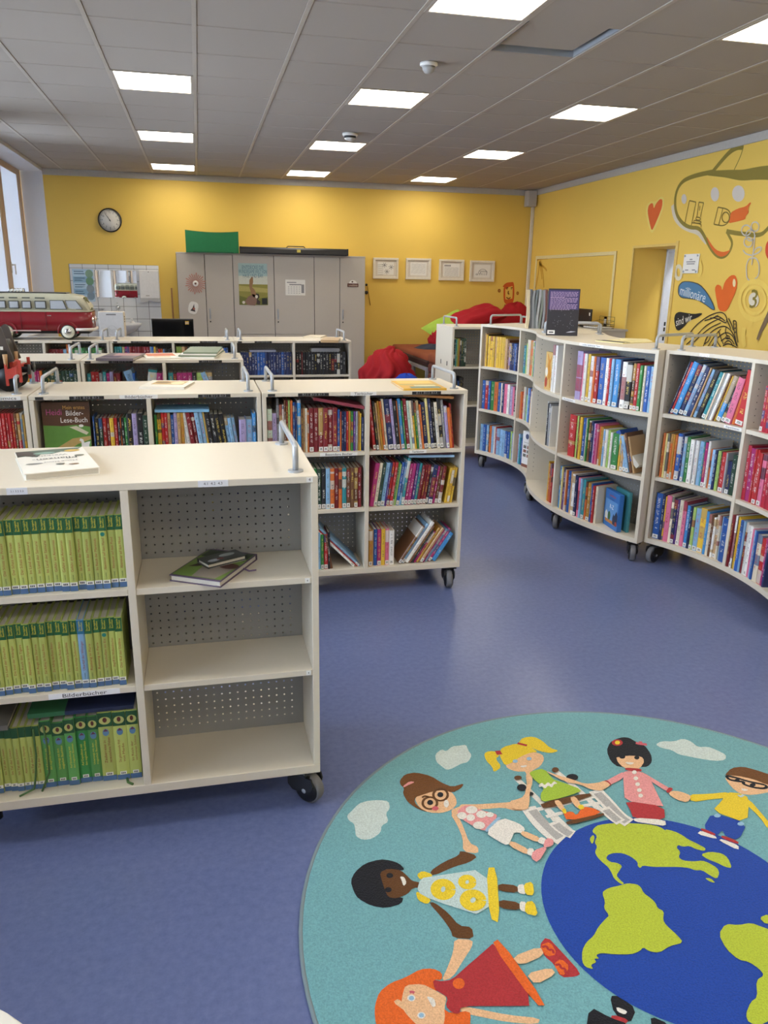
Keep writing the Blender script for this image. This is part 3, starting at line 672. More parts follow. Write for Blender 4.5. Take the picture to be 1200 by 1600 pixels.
# ================================================================ BOOKS
PAL = {'r': ('red', '#b3282b'), 'dr': ('dark red', '#7a1a22'), 'cr_': ('crimson', '#b01c35'), 'pk': ('pink', '#d6708f'), 'mg': ('magenta', '#a52a6c'), 'pu': ('purple', '#57307a'), 'nv': ('navy', '#1c2856'),
       'bl': ('blue', '#2557a2'), 'lb': ('light blue', '#86aed0'), 'sb': ('sky blue', '#3f8dcc'), 'tq': ('turquoise', '#2f8790'), 'gn': ('green', '#35803f'), 'lg': ('light green', '#9dbc66'), 'mt': ('mint', '#c3d8c8'),
       'dg': ('dark green', '#213d2c'), 'ye': ('yellow', '#dcb335'), 'ly': ('pale yellow', '#e3d48c'), 'or': ('orange', '#cc6a2c'), 'br': ('brown', '#6a4428'), 'tn': ('tan', '#bc986c'), 'cr': ('cream', '#e0d5bc'),
       'wh': ('white', '#e4e2dd'), 'gr': ('grey', '#94959a'), 'bk': ('black', '#1b1a1e'), 'lv': ('lavender', '#a698c2'), 'oc': ('ochre', '#b1832e'), 'kg': ('lime green', '#b1ba62'), 'gg': ('leaf green', '#5c9a52')}
BOOKS = []
def row(unit, bay, level, spec, s0, s1=None, where='', setback=.025, L=0.0, ordn='left', titles=None, style=None, group=None, dmul=.70):
    """spec tokens 'colour thickness_mm height_cm[*count]'; L<deg> lean; G<mm> gap. Stores placements only."""
    u = U_[unit]; toks = []
    for tk in spec.split(';'):
        p = tk.split()
        if not p: continue
        if p[0][0] == 'L' and len(p) == 1: toks.append(('L', float(p[0][1:]))); continue
        if p[0][0] == 'G' and len(p) == 1: toks.append(('G', float(p[0][1:])/1000)); continue
        h = p[2]; cnt = 1
        if '*' in h: h, cnt = h.split('*')
        for _ in range(int(cnt)): toks.append(('B', p[0], float(p[1])/1000, float(h)/100))
    curved = isinstance(u, Arc); convex = curved and u.din < 0
    def steplen(t, d, lean): return t/math.cos(math.radians(lean))*(u.rf/(u.rf-d-.01) if convex else 1.0)
    lean = L; tot = gap = 0
    for k in toks:
        if k[0] == 'L': lean = k[1]
        elif k[0] == 'G': gap += k[1]
        else: tot += steplen(k[2], k[3]*dmul, lean)
    sc = 1.0 if s1 is None else (s1-s0-gap)/tot
    s = s0; lean = L; z = (CZS if curved else ((.15, .51, .86) if unit == 'C0' else SZ))[level]; nb = sum(1 for k in toks if k[0] == 'B'); i = 0
    for k in toks:
        if k[0] == 'L': lean = k[1]; continue
        if k[0] == 'G': s += k[1]; continue
        _, c, t, h = k; t *= sc; d = min(.205, h*dmul); rnd = random.Random(hash((unit, bay, level, i)) % 9999 if False else (ord(unit[0])*7+ord(unit[1])*131+bay*17+level*29+i*101))
        sb = setback+rnd.uniform(-.004, .006); th = math.radians(lean); step = steplen(t, d, lean)
        if curved: F = u.frame(s+step/2, sb, z) @ Matrix.Translation((-t/math.cos(th)/2, 0, 0))
        else: F = Matrix.Translation(Vector((u.location.x-u_w(u)/2+s, u.location.y-.25+sb, z)))
        if lean > 0: B = F @ Matrix.Translation((t/math.cos(th), 0, 0)) @ Matrix.Rotation(th, 4, 'Y') @ Matrix.Translation((-t, 0, 0))
        else: B = F @ Matrix.Rotation(th, 4, 'Y')
        i += 1
        BOOKS.append(dict(M=B, t=t-.0006, d=d, h=h, c=c, seed=rnd.random(), where=where, i=i, n=nb, ordn=ordn, style=style, title=(titles[i-1] if titles and i <= len(titles) else None), group=group or f'books on {where}', lean=lean, unit=unit))
        s += step
def u_w(u): return .9 if u is U_['C0'] else 1.035
# --- S1: the two-colour green series
tit1 = ['Das Geheimnis der Mumie']*5+['Der Schatz der Piraten']+['Das Geheimnis der Mumie']*1+['Der Schatz der Piraten']*4+['Im Land der Samurai']*3+['Gefahr am Amazonas']*3+['Im Reich der Mammuts']*3+['Abenteuer auf dem Mond']*3
tit2 = ['Im Tal der Löwen']*5+['Auf den Spuren der Eisbären', 'Im Schatten des Vulkans', 'Im Land der Drachen', 'Die Insel der Wikinger', 'Im Reich des Tigers', 'Abenteuer in Olympia', 'Im Auge des Sturms', 'Der Auftrag des Roten Ritters', 'Der Auftrag des Roten Ritters', 'Der Auftrag des Roten Ritters', 'Das verzauberte Spukschloss', 'Das mächtige Zauberschwert', 'Überfall der Wikinger', 'Rettung in Paris', 'Rettung in Paris', 'Verschollen im Eis', 'Angriff des Wolkendrachen', 'Der Ruf der Delfine']
row('S1', 0, 2, 'kg 20 21*5;lb 20 21;kg 20 21*17;', .02, .505, 'top left shelf of the foreground bookcase', ordn='right', titles=tit1, style='series', setback=.02)
row('S1', 0, 1, 'kg 20 21*17;lb 20 21;kg 20 21*5', .02, .482, 'middle left shelf of the foreground bookcase', ordn='right', titles=tit2, style='series', setback=.02)
BOOKS_S1B = len(BOOKS)
row('S1', 0, 0, 'kg 20 21*11;gg 34 22;gg 36 21;gg 32 22;gn 36 22;gg 32 22;kg 44 23;kg 40 23;kg 36 23', .02, .50, 'bottom left shelf of the foreground bookcase', ordn='right', style='omni', setback=.045,
    titles=['Im Tal der Löwen']*8+['Abenteuer in Olympia', 'Im Tal der Löwen', 'Im Tal der Löwen', 'Auf Expedition mit dem magischen Baumhaus', 'Unterwegs mit dem magischen Baumhaus', 'Auf Entdeckung mit dem magischen Baumhaus', 'Auf Expedition mit dem magischen Baumhaus', 'Unterwegs mit dem magischen Baumhaus', 'Zauberreise in verwunschene Welten', 'Die geheimnisvolle Welt von Merlin', 'Im Reich der verlorenen Schätze'])
# --- M1
W = 'of red-spine bookcase'
row('M1', 0, 2, 'mt 24 22;lv 22 20;gr 14 27;tn 14 24;wh 9 24;br 10 26;dr 11 26;lg 11 26;or 11 26;bl 12 25;nv 10 25;sb 20 26;br 10 22;tn 10 22;cr 12 22;or 8 21;dr 24 22*6;bl 14 21;or 8 20;nv 12 20*2;r 12 20;oc 12 20;gn 14 20;pu 10 20;gr 12 20;oc 10 20;ye 8 19;nv 14 17', .024, .505, 'top left shelf '+W)
row('M1', 1, 2, 'r 14 26;bk 12 25;tn 10 24;oc 10 25;or 10 25;cr 12 26;nv 24 26;lv 14 26;bk 16 25;or 6 25;sb 16 26;gn 8 25;dr 16 26;mt 12 25;cr 10 25;ye 10 25;gn 10 24;wh 14 25;or 8 23;nv 20 24;ly 12 26;nv 14 26;bk 14 24;cr 14 24;bk 16 26;gr 14 25;lv 14 22;or 14 21;r 8 23', .555, .985, 'top right shelf '+W, L=-7)
row('M1', 0, 1, 'bk 18 21*6;tn 16 21;lg 16 21;lb 16 20;lg 16 20;gn 18 21;dg 18 21;bk 18 21;lb 18 21;or 18 21;dr 18 21;or 14 21;tq 18 21;br 16 21*3;dr 16 21', .03, .495, 'middle left shelf '+W, L=0)
row('M1', 1, 1, 'mg 20 23;cr 16 23;dg 14 23;lb 20 23;pu 8 23;r 14 23*2;gn 8 23;lg 8 22;bl 14 23;lb 10 23;tq 14 25;mg 16 22;mg 14 22;pu 16 22;tq 14 22;dr 14 21*3;bk 10 21;nv 20 21;mg 12 20;br 14 20;dr 16 20;G18;ye 13 19*3', .535, .985, 'middle right shelf '+W, L=8)
row('M1', 0, 0, 'bk 12 20*4;bl 12 20*6;dr 12 20*4;nv 12 20*3;lb 12 20;gn 14 19;r 18 19;bk 10 20;L-9;br 12 19', .03, .345, 'bottom left shelf '+W, L=0)
row('M1', 0, 0, 'wh 14 31;r 6 29;lb 12 30', .455, None, 'the fallen set, bottom left '+W, L=-44, ordn='left')
row('M1', 1, 0, 'oc 18 20;tn 6 20;bl 16 20;mg 18 20;ye 18 20;pk 18 20;wh 24 19', .535, .675, 'bottom right shelf '+W, L=0)
row('M1', 1, 0, 'br 16 24;lb 16 25;wh 20 26;br 10 24;bk 10 21;mg 12 20;oc 14 22;tn 16 22;mg 8 21;lb 14 21;mg 16 21;sb 24 18', .690, .905, 'the heap, bottom right '+W, L=33)
# --- M2 (behind the foreground unit)
W = 'of picture-book bookcase'
row('M2', 0, 2, 'G210;bl 6 20;bk 18 19;dg 14 19;r 16 19;dr 14 19;ye 16 19;r 14 19;bk 12 19;or 4 19;bk 12 19;gn 12 19;bk 22 21;lv 20 21;bk 24 21;dg 20 20', .05, .505, 'top left shelf '+W)
row('M2', 1, 2, 'gn 10 20;ye 16 21;r 12 21*2;tn 12 21;bl 12 20;lv 14 21;tn 12 21;oc 14 21;L-7;wh 14 21*2;dr 16 21*2;lb 16 21*2;ye 8 21;bk 18 20*4;lb 14 18*3;L0;lv 28 17;lb 26 17;sb 14 20', .535, 1.01, 'top right shelf '+W)
row('M3', 1, 2, 'dr 16 22*8;r 16 22*8;r 12 22*5;br 10 22;r 12 22;lb 9 22;ye 8 21', .62, 1.005, 'top shelf under the toy locomotive')
# --- back rows
row('R3a', 0, 2, 'tq 15 21.5;r 16 22.5*2;gr 15 21.5;tq 14 22.5;mg 14 21.5;lv 14 22.5;dr 14 21.5*2;G75;bl 12 21.5;L-18;lb 34 23.5;L8;tq 36 23.5;mg 20 21.5*2', .03, .50, 'left shelf of third-row bookcase')
row('R3a', 1, 2, 'tq 15 21.5;bk 12 21.5;mg 16 21.5*3;bk 14 21.5;lg 18 21.5;ye 14 21.5;gr 18 21.5;L-20;lb 16 22.5', .54, .86, 'right shelf of third-row bookcase')
row('R3b', 1, 2, 'ye 16 23.5;lb 14 23.5;gn 12 23.5;mg 14 23.5*2;or 14 23.5;dg 20 23.5*9', .70, 1.01, 'third-row shelf at left edge')
row('R4a', 1, 2, 'dr 14 23*4;lb 14 23;or 8 27;wh 10 27;gn 14 23;gn 14 24*8', .55, .97, 'top shelf under the toy van')
row('R4b', 0, 2, 'tq 16 25*4;mg 14 25*2;dr 18 25*7;lb 12 25;bl 12 25;ye 14 25;br 16 24;r 14 23;or 14 23;lb 12 23;bk 14 23*3', .03, .50, 'left shelf of last-row middle bookcase')
row('R4b', 1, 2, 'lg 14 25*2;tn 16 25;br 14 25;lb 14 24*8;bl 12 24*8', .54, .98, 'right shelf of last-row middle bookcase')
row('R4c', 0, 2, 'nv 24 20*6;bl 24 20*3;nv 24 20*6;bl 22 20;nv 24 20*3', .05, .50, 'navy series shelf in last row')
row('R4c', 1, 2, 'bk 24 20*2;dr 8 20;bk 26 20*15', .54, .99, 'black series shelf in last row')
row('R4c', 0, 1, 'dr 24 20*12', .05, .45, 'the middle left shelf in the last row')
row('R4c', 1, 1, 'dr 24 22*12', .55, .99, 'the middle right shelf in the last row')
row('C0', 0, 2, 'dg 14 25;tq 14 24;lg 14 25;oc 14 25;bk 14 25;dg 16 25*3', .03, None, 'upper shelf of tall bookcase end')
row('C0', 0, 1, 'nv 14 25;bk 14 22;bl 14 22;bk 14 25*3', .05, None, 'lower shelf of tall bookcase end')
# --- C1
W = 'of far curved bookcase'
row('C1', 0, 2, 'tn 12 28;ye 10 27;bk 6 27;ye 18 26*3;tn 14 26;ye 20 26*3;ye 16 26;tn 22 25;br 12 24;lv 12 22;nv 16 22*3;bl 16 22;nv 16 22*2;pk 14 27;wh 12 29', .03, .530, 'top left shelf '+W)
row('C1', 1, 2, 'tq 24 22;lg 10 24;cr 14 27;wh 14 27;tn 12 27;or 14 27*2;wh 10 27;tn 10 26;lg 10 26;bl 18 27', .585, .86, 'top right shelf '+W)
row('C1', 0, 1, 'bl 18 25;r 18 25;bl 14 25;gn 24 25;or 24 25;bl 18 25;cr 12 25;nv 16 25;pk 22 25;wh 18 25;lv 20 24;pk 16 24;bk 20 24;or 18 24', .03, .530, 'middle left shelf '+W)
row('C1', 1, 1, 'or 16 22;r 20 22;cr 14 27;gr 12 27;lg 12 27;lb 14 27;bl 22 27;ye 12 27;nv 14 27;wh 10 26', .57, .86, 'middle right shelf '+W)
row('C1', 0, 0, 'lb 20 24;bl 18 24;lb 14 24;bk 8 24;or 14 24;lb 14 24;wh 12 24;r 10 24;lb 22 23*3;bl 20 23*2;lg 16 24;lb 20 23;pk 16 23', .03, .530, 'bottom left shelf '+W)
row('C1', 1, 0, 'r 12 23;lb 30 25;tq 22 22;bl 24 22', .575, None, 'bottom right shelf '+W)
# --- C2
W = 'of outward curved bookcase'
row('C2', 0, 2, 'wh 34 31;wh 34 31', .55, None, 'top left shelf '+W)
row('C2', 0, 1, 'wh 10 30;bk 26 29;gr 20 29;gr 18 27;wh 8 28', .52, None, 'middle left shelf '+W)
row('C2', 0, 0, 'ye 12 28;or 20 27;or 16 27;r 16 27', .62, None, 'bottom left shelf '+W)
row('C2', 1, 2, 'lv 44 30;pk 8 29;wh 22 29;ye 18 29;wh 22 28;or 14 28;r 22 28;bl 34 28;wh 20 28;r 14 28;lb 16 28;sb 30 28;nv 10 28;wh 26 27;bk 28 27;oc 16 27;r 18 27;gn 16 26;cr 12 26;bl 20 26;lb 20 26', .90, 1.53, 'top right shelf '+W)
row('C2', 1, 1, 'r 50 27;lg 14 27;dr 12 27;ye 18 27;bl 20 27;cr 8 27;gn 10 27;br 14 26;nv 14 26;lv 10 25;mg 12 25;pk 10 25;or 12 24;oc 14 24;lb 10 23;wh 16 23;lg 12 23;wh 12 22;gn 34 22;ye 12 22;tn 16 22;L-16;lb 16 22*2;br 12 24;tn 10 22', .87, 1.47, 'middle right shelf '+W)
row('C2', 1, 0, 'sb 18 29;ly 12 29;pu 18 29;cr 10 28;or 8 28;bl 20 28;tn 12 28;wh 20 27;nv 20 27;pk 16 26;lb 12 26;tq 18 26;or 12 25;oc 22 25;bl 10 25;r 12 24;cr 14 24', .80, 1.21, 'bottom right shelf '+W)
# --- C3
W = 'of right-edge bookcase'
row('C3', 0, 2, 'nv 8 31;r 12 31;sb 24 31;nv 22 30;lb 18 30;nv 20 29;tn 8 29;lb 16 28;bk 24 28;tq 18 27;cr 10 27;gr 10 27;wh 14 27;br 8 26;ye 8 26;sb 22 26;bk 22 26;L13;pk 32 25;or 16 25;L7;r 44 29', .035, .505, 'top left shelf '+W, L=17)
row('C3', 0, 1, 'or 14 26;ly 10 26;cr 12 26;or 14 26;oc 12 26;or 12 26;bl 24 27;nv 12 27;lb 16 26;gn 20 26;wh 22 25;gr 8 25;wh 18 25;lb 22 25;tq 10 25;mg 18 25;wh 14 26;or 10 22;lb 18 22;nv 14 22;lg 18 22;br 8 22;r 26 22;gr 10 22;nv 24 18;dg 26 22', .03, .505, 'middle left shelf '+W)
row('C3', 0, 0, 'bl 34 28;nv 16 28;ye 8 27;pk 26 28;cr 14 28;nv 20 27;pu 8 27;cr 20 27;pk 20 27;sb 20 25;nv 14 25;lg 16 25;lb 26 25;ye 34 26;sb 16 25;cr 16 24;br 14 24;wh 12 23;tn 18 25;cr 12 25;lb 10 25;bl 36 25', .03, .52, 'bottom left shelf '+W)
row('C3', 1, 2, 'G60;cr_ 22 23;cr_ 20 23*8', .56, None, 'top right shelf '+W)
row('C3', 1, 1, 'cr_ 26 29;mg 32 28;r 14 28;r 14 28;r 30 27;pk 30 27;cr_ 26 27*4', .565, None, 'middle right shelf '+W)
row('C3', 1, 0, 'dr 14 29;wh 20 29;bk 5 29;ye 10 29;ye 12 28;bl 24 28;lb 14 28;dr 18 28;wh 16 27;wh 22 27;pk 14 26;lb 20 26;bl 14 26;cr 36 25;r 34 24;mg 20 25;nv 16 25', .56, None, 'bottom right shelf '+W, setback=.005)

def book_parts(t, d, h, col, seed):
    b = min(.0026, t*.18); c = (*col, seed)
    pr = [(0, d), (0, .004), (t*.22, .0004), (t*.78, .0004), (t, .004), (t, d), (t-b, d), (t-b, b+.004), (b, b+.004), (b, d)]
    m = MB(); m.prism(pr, 0, h, 0, None, c)
    uv = [(x/t, z) for z in (0, 1) for x, _ in pr]
    p = MB().box(b, t-b, .005+b, d-.003, .003, h-.0035)
    return m, uv, p
def area(b):
    P = []
    for x, z in ((0, 0), (b['t'], 0), (b['t'], b['h']), (0, b['h'])):
        q = b['M'] @ Vector((x, 0, z)); P.append(project(q))
    P = [(min(max(x, 0), 1200), min(max(y, 0), 1600)) for x, y in P]
    return abs(sum(P[i][0]*P[(i+1) % 4][1]-P[(i+1) % 4][0]*P[i][1] for i in range(4)))/2
for b in BOOKS: b['area'] = area(b)
BOOKS = [b for b in BOOKS if b['area'] > 1]
for lev in (1, 2):                           # books of the other side, seen only through the holes
    for q in range(44):
        if lev == 1 and 2 < q < 8: continue
        BOOKS.append(dict(BOOKS[0], M=Matrix.Translation((-.737+.97-.0212*q, 2.08+.48, SZ[lev])) @ Matrix.Rotation(PI, 4, 'Z'), t=.0205, d=.20, h=.262, c='bk' if q % 3 else 'nv', area=.5, style=None, seed=.37+q*.003))
BOOKS.sort(key=lambda b: -b['area'])
def ordw(n): return f"{n}{'th' if 10 <= n % 100 <= 20 else {1: 'st', 2: 'nd', 3: 'rd'}.get(n % 10, 'th')}"
def band(mb, t, h, z0, z1, col, x0=.06, x1=.94, lift=.0004):
    mb.box(t*x0, t*x1, -lift, .0015, h*z0, h*z1, 0, 0, None, (*col, .5))
def spine_text(mb, txt, t, h, z0, z1, col, width, x=.5, up=True, lift=.0008):
    """lettering reading up the spine between heights z0..z1"""
    v, f = text2(txt); xs = [p[0] for p in v]; L = max(xs)-min(xs); k = min((z1-z0)*h/L, width*t/.72*1.4); ky = min(width*t/.75, k*1.5)
    mb.add([(t*x-py*ky, -lift, h*z0+(px-min(xs))*k) for px, py in v], f, 0, False, None, (*col, .5))
NLIM = 300
far_v = MB(); far_uv = []; far_p = MB()
for n, b in enumerate(BOOKS):
    col = lin(PAL[b['c']][1]); rnd = random.Random(int(b['seed']*1e6)); j = rnd.uniform(.85, 1.15); col = tuple(min(1, c*j) for c in col)
    t, d, h = b['t'], b['d'], b['h']; cm, uv, pg = book_parts(t, d, h, col, b['seed'])
    if n >= NLIM:
        far_v.add([b['M'] @ Vector(v) for v in cm.v], cm.f, 0, False, None, cm.cols[0]); far_uv += uv
        if b['area'] > .6: far_p.add([b['M'] @ Vector(v) for v in pg.v], pg.f, 1, False, None, (.5, .5, .5, 1))
        continue
    k = b['i'] if b['ordn'] == 'left' else b['n']-b['i']+1
    o = obj('book', cm, M_COVER if b['style'] is None else M_PRINT, None, None, uv); o.matrix_world = b['M']
    look = 'leaning ' if abs(b['lean']) > 5 else ''
    size = 'thick ' if t > .03 else ('thin ' if t < .0105 else '')
    tag(o, f"{look}{size}{PAL[b['c']][0]} book, {ordw(k)} from {b['ordn']} on {b['where']}", 'book', b['group'])
    obj('page_block', pg, M_PAGE, o)
    W_ = lin('#e2e0da')
    if b['style'] == 'series':
        dk = lin('#1f5c35') if b['c'] == 'kg' else lin('#2c6f93'); m = MB(); band(m, t, h, .80, .995, dk, 0.02, .98); obj('top_band', m, M_PRINT, o); m = MB(); band(m, t, h, .077, .125, W_, .04, .96, .0006); obj('spine_label', m, M_PRINT, o); m = MB(); band(m, t, h, 0.005, .075, lin('#4a6a94'), .02, .98, .0006); obj('bottom_band', m, M_PRINT, o); m = MB()
        if k in (3, 17, 20): m.add([(t*.5+.006*math.cos(q*PI/5), -.0007, h*.755+.006*math.sin(q*PI/5)) for q in range(10)], [tuple(range(10))], 0, False, None, (*lin('#1f7a6a'), .5))
        if m.v: obj('spine_dot', m, M_PRINT, o)
        m = MB(); spine_text(m, 'Das magische', t, h, .845, .985, lin('#e6d23c'), .26, .36); spine_text(m, 'Baumhaus', t, h, .845, .965, lin('#e6d23c'), .26, .68)
        spine_text(m, b['title'] or 'Im Tal der Löwen', t, h, .27, .70, lin('#9a3a20'), .34); spine_text(m, 'Loewe', t, h, .145, .23, lin('#3a4a20'), .24)
        for q in range(3): m.box(t*(.22+.2*q), t*(.36+.2*q), -.0009, -.0006, h*.088, h*.113, 0, 0, None, (.05, .05, .06, .5))
        obj('spine_lettering', m, M_PRINT, o)['kind'] = 'stuff'
    elif b['style'] == 'omni':
        big = t > .026; m = MB(); band(m, t, h, .80 if big else .84, .995, lin('#24522f'), .02, .98); obj('top_band', m, M_PRINT, o); m = MB(); band(m, t, h, .08, .125, W_, .25 if big else .04, .75 if big else .96, .0006); obj('spine_label', m, M_PRINT, o); m = MB(); band(m, t, h, .005, .075, lin('#4a6a94'), .02, .98, .0006); obj('bottom_band', m, M_PRINT, o); m = MB()
        if big:
            m.add([(t*.5+t*.40*math.cos(q*PI/8), -.0007, h*.885+h*.055*math.sin(q*PI/8)) for q in range(16)], [tuple(range(16))], 0, False, None, (*lin('#b9b86a'), .5))
            m.add([(t*.5+t*.15*math.cos(q*PI/8), -.0009, h*.895+h*.035*math.sin(q*PI/8)) for q in range(16)], [tuple(range(16))], 0, False, None, (*lin('#5a2a22'), .5))
            m.add([(t*.5+.009*math.cos(q*PI/6), -.0007, h*.715+.012*math.sin(q*PI/6)) for q in range(12)], [tuple(range(12))], 0, False, None, (*lin('#5f86a8'), .5))
            m.add([(t*.5-.007, -.0009, h*.73), (t*.5+.007, -.0009, h*.73), (t*.5, -.0009, h*.77)], [(0, 1, 2)], 0, False, None, (*lin('#6b3a4a'), .5))
        if m.v: obj('spine_emblem', m, M_PRINT, o)['kind'] = 'stuff'
        m = MB(); ic = lin('#8a2a20') if b['c'] == 'kg' else lin('#dfd04a'); wds = (b['title'] or 'Im Tal der Löwen').split(); hw_ = (len(wds)+1)//2
        if big:
            spine_text(m, ' '.join(wds[:hw_]), t, h, .27, .60, ic, .20, .36); spine_text(m, ' '.join(wds[hw_:]), t, h, .27, .64, ic, .20, .66)
        else: spine_text(m, b['title'] or '', t, h, .27, .70, ic, .34)
        for q in range(3): m.box(t*(.34+.12*q), t*(.42+.12*q), -.0009, -.0006, h*.09, h*.113, 0, 0, None, (.05, .05, .06, .5))
        obj('spine_lettering', m, M_PRINT, o)['kind'] = 'stuff'
    elif rnd.random() < .85 and t > .007 and b['unit'] not in ('C3',) or (b['unit'] == 'C3' and rnd.random() < .6 and t > .007):
        m = MB(); band(m, t, h, .018, .018+.022/h, W_, .08, .92, .0005); m.box(t*.25, t*.75, -.0008, -.0004, h*.018+.006, h*.018+.009, 0, 0, None, (.08, .08, .09, .5)); m.box(t*.3, t*.7, -.0008, -.0004, h*.018+.012, h*.018+.016, 0, 0, None, (.08, .08, .09, .5))
        obj('spine_label', m, M_PRINT, o)
if len(far_v.v):
    nv = len(far_v.v); far_v.add(far_p.v, far_p.f, 1, False, None, (.5, .5, .5, 1)); far_uv += [(0, 0)]*len(far_p.v)
    o = obj('distant_books', far_v, [M_COVER, M_PAGE], None, None, far_uv)
    tag(o, 'rows of smaller distant books standing on the farther bookcases', 'books', None, 'stuff')

# ================================================================ LOOSE BOOKS AND PAPERS
def quad_frame(pts_px, z):
    """mean rectangle (centre, axes, sizes) of four pixel corners on the plane z: order front-left, front-right, back-right, back-left"""
    q = [on_z(u, v, z)[:2] for u, v in pts_px]; c = sum(q)/4; ex = ((q[1]-q[0])+(q[2]-q[3]))/2; ey = ((q[3]-q[0])+(q[2]-q[1]))/2
    return c, math.atan2(ex[1], ex[0]), np.linalg.norm(ex), np.linalg.norm(ey)
def flat_book(name, label, c, ang, w, d, th, z, cover, group=None, spine='left', pages=True, cat='book'):
    """book lying flat: cover boards and spine as one mesh, page block inside; local x along w"""
    m = MB(); b = min(.0025, th*.2); a, e = w/2, d/2
    m.box(-a, a, -e, e, 0, b); m.box(-a, a, -e, e, th-b, th)
    if spine == 'left': m.box(-a, -a+b*1.5, -e, e, b, th-b)
    elif spine == 'front': m.box(-a, a, -e, -e+b*1.5, b, th-b)
    elif spine == 'right': m.box(a-b*1.5, a, -e, e, b, th-b)
    else: m.box(-a, a, e-b*1.5, e, b, th-b)
    o = obj(name, m, cover, None, (c[0], c[1], z)); o.rotation_euler = (0, 0, ang); tag(o, label, cat, group)
    g = .004; p = MB().box(-a+(b*1.5 if spine == 'left' else g), a-(b*1.5 if spine == 'right' else g), -e+(b*1.5 if spine == 'front' else g), e-(b*1.5 if spine == 'back' else g), b, th-b)
    if pages: obj('page_block', p, M_PAGE, o)
    return o
def cover_art(o, items, z):
    """flat print on top of a lying book: items (hex, polygon) in local metres"""
    for k, (hx, P) in enumerate(items):
        m = MB(); m.add([(x, y, z+.0004+.0002*k) for x, y in P], [tuple(range(len(P)))]); obj('cover_print', m, mat('print_'+hx, hx, .5, var=.1, scale=40), o)
def cover_text(o, st, x, y, hgt, hexc, z, rot=0.0, width=None):
    v, f = text2(st); xs = [p[0] for p in v]; k = hgt/.72; kx = k if width is None else width/(max(xs)-min(xs)); c, s = math.cos(rot), math.sin(rot)
    m = MB(); m.add([(x+c*px*kx-s*py*k, y+s*px*kx+c*py*k, z+.0016) for px, py in v], f); obj('cover_lettering', m, mat('print_'+hexc, hexc, .5), o)
ZT = 1.077
# white book on the foreground unit: lies upside down to us
c, a, w, d = quad_frame([(36, 742), (154, 729), (130, 699), (24, 706)], ZT+.02)
o = flat_book('book', 'white hardcover lying on the foreground bookcase top, lettered upside down', c, a, w, d, .020, ZT, mat('cover_white', '#e9e4d8', .4, var=.03), None, 'right')
hw, hd = w/2, d/2
cover_art(o, [('#5c6b5c', [(-hw+.002, hd-.002), (-hw+.002, hd*.45), (-hw*.75, hd*.5), (-hw*.45, hd*.35), (-hw*.3, hd*.6), (0, hd*.55), (hw*.3, hd*.7), (hw*.6, hd*.62), (hw*.8, hd*.8), (hw-.003, hd-.002)]),
              ('#4a3f38', [(-hw+.003, hd-.004), (-hw+.003, hd*.5), (-hw*.8, hd*.55), (-hw*.5, hd*.4), (-hw*.42, hd*.75), (-hw*.6, hd-.01)]), ('#c9a44a', ell(hw*.62, hd*.72, .022, .016)), ('#8aa89a', ell(-hw*.2, hd*.66, .03, .014)), ('#8c8a86', ell(-hw*.62, -hd*.25, .022, .008)), ('#7a7a6a', ell(hw*.72, hd*.2, .014, .01)), ('#6a6a62', ell(hw*.05, -hd*.45, .012, .008)), ('#8a6a4a', ell(hw*.4, -hd*.55, .014, .006))], .020)
cover_text(o, 'Pflanzen-', 0, hd*.08, .024, '#2e2c2a', .020, PI, w*.62); cover_text(o, 'Werkstatt', -.01, hd*.38, .016, '#5c5a56', .020, PI, w*.52); cover_text(o, 'Meine kleine', .01, -hd*.22, .013, '#6a6864', .020, PI, w*.46)
# two books and a sheet in the empty bay
z1 = SZ[2]
c, a, w, d = quad_frame([(271, 902), (351, 911), (396, 868), (322, 858)], z1+.014)
o = flat_book('book', 'open-bay purple bound nature book lying flat under a smaller book', c, a, w, d, .019, z1, mat('cover_purple', '#5a4a62', .5), None, 'back'); hw, hd = w/2, d/2
o['label'] = 'purple bound nature book lying flat in the empty bay, under a smaller book'
cover_art(o, [('#6f8a3e', [(-hw*.95, -hd*.93), (hw*.95, -hd*.93), (hw*.95, hd*.9), (-hw*.95, hd*.9)]), ('#8f8478', [(-hw*.2, -hd*.9), (hw*.7, -hd*.9), (hw*.9, -hd*.2), (hw*.3, hd*.2), (-hw*.3, -hd*.2)]), ('#3a2a22', [(-hw*.8, -hd*.35), (-hw*.5, -hd*.3), (-hw*.1, 0), (-hw*.15, hd*.1), (-hw*.6, -hd*.1)]), ('#4a2a24', ell(hw*.62, -hd*.05, .03, .022)), ('#33402c', [(-hw*.9, hd*.4), (hw*.9, hd*.35), (hw*.95, hd*.9), (-hw*.9, hd*.9)])], .019)
m = MB(); m.tube([(hw, hd*.2, .006), (hw+.02, hd*.18, .001), (hw+.035, hd*.3, .001)], .0025, 6); obj('ribbon_marker', m, mat('ribbon_purple', '#6a5478', .7), o)
c2, a2, w2, d2 = quad_frame([(325, 889), (382, 874), (370, 866), (316, 878)], z1+.022)
s_ = obj('card', MB().box(-w2/2, w2/2, -d2/2, d2/2, 0, .0015), mat('card_grey', '#c8c8c6', .5), None, (c2[0], c2[1], z1+.0202)); s_.rotation_euler = (0, 0, a2); tag(s_, 'pale grey card between the two books in the empty bay', 'card')
c2, a2, w2, d2 = quad_frame([(324, 885), (381, 869), (372, 860), (309, 873)], z1+.032)
o = flat_book('book', 'small dark covered book on the purple nature book in the empty bay', c2, a2, w2, d2, .014, z1+.022, mat('cover_darkgreen', '#3c403e', .35), None, 'back'); hw, hd = w2/2, d2/2
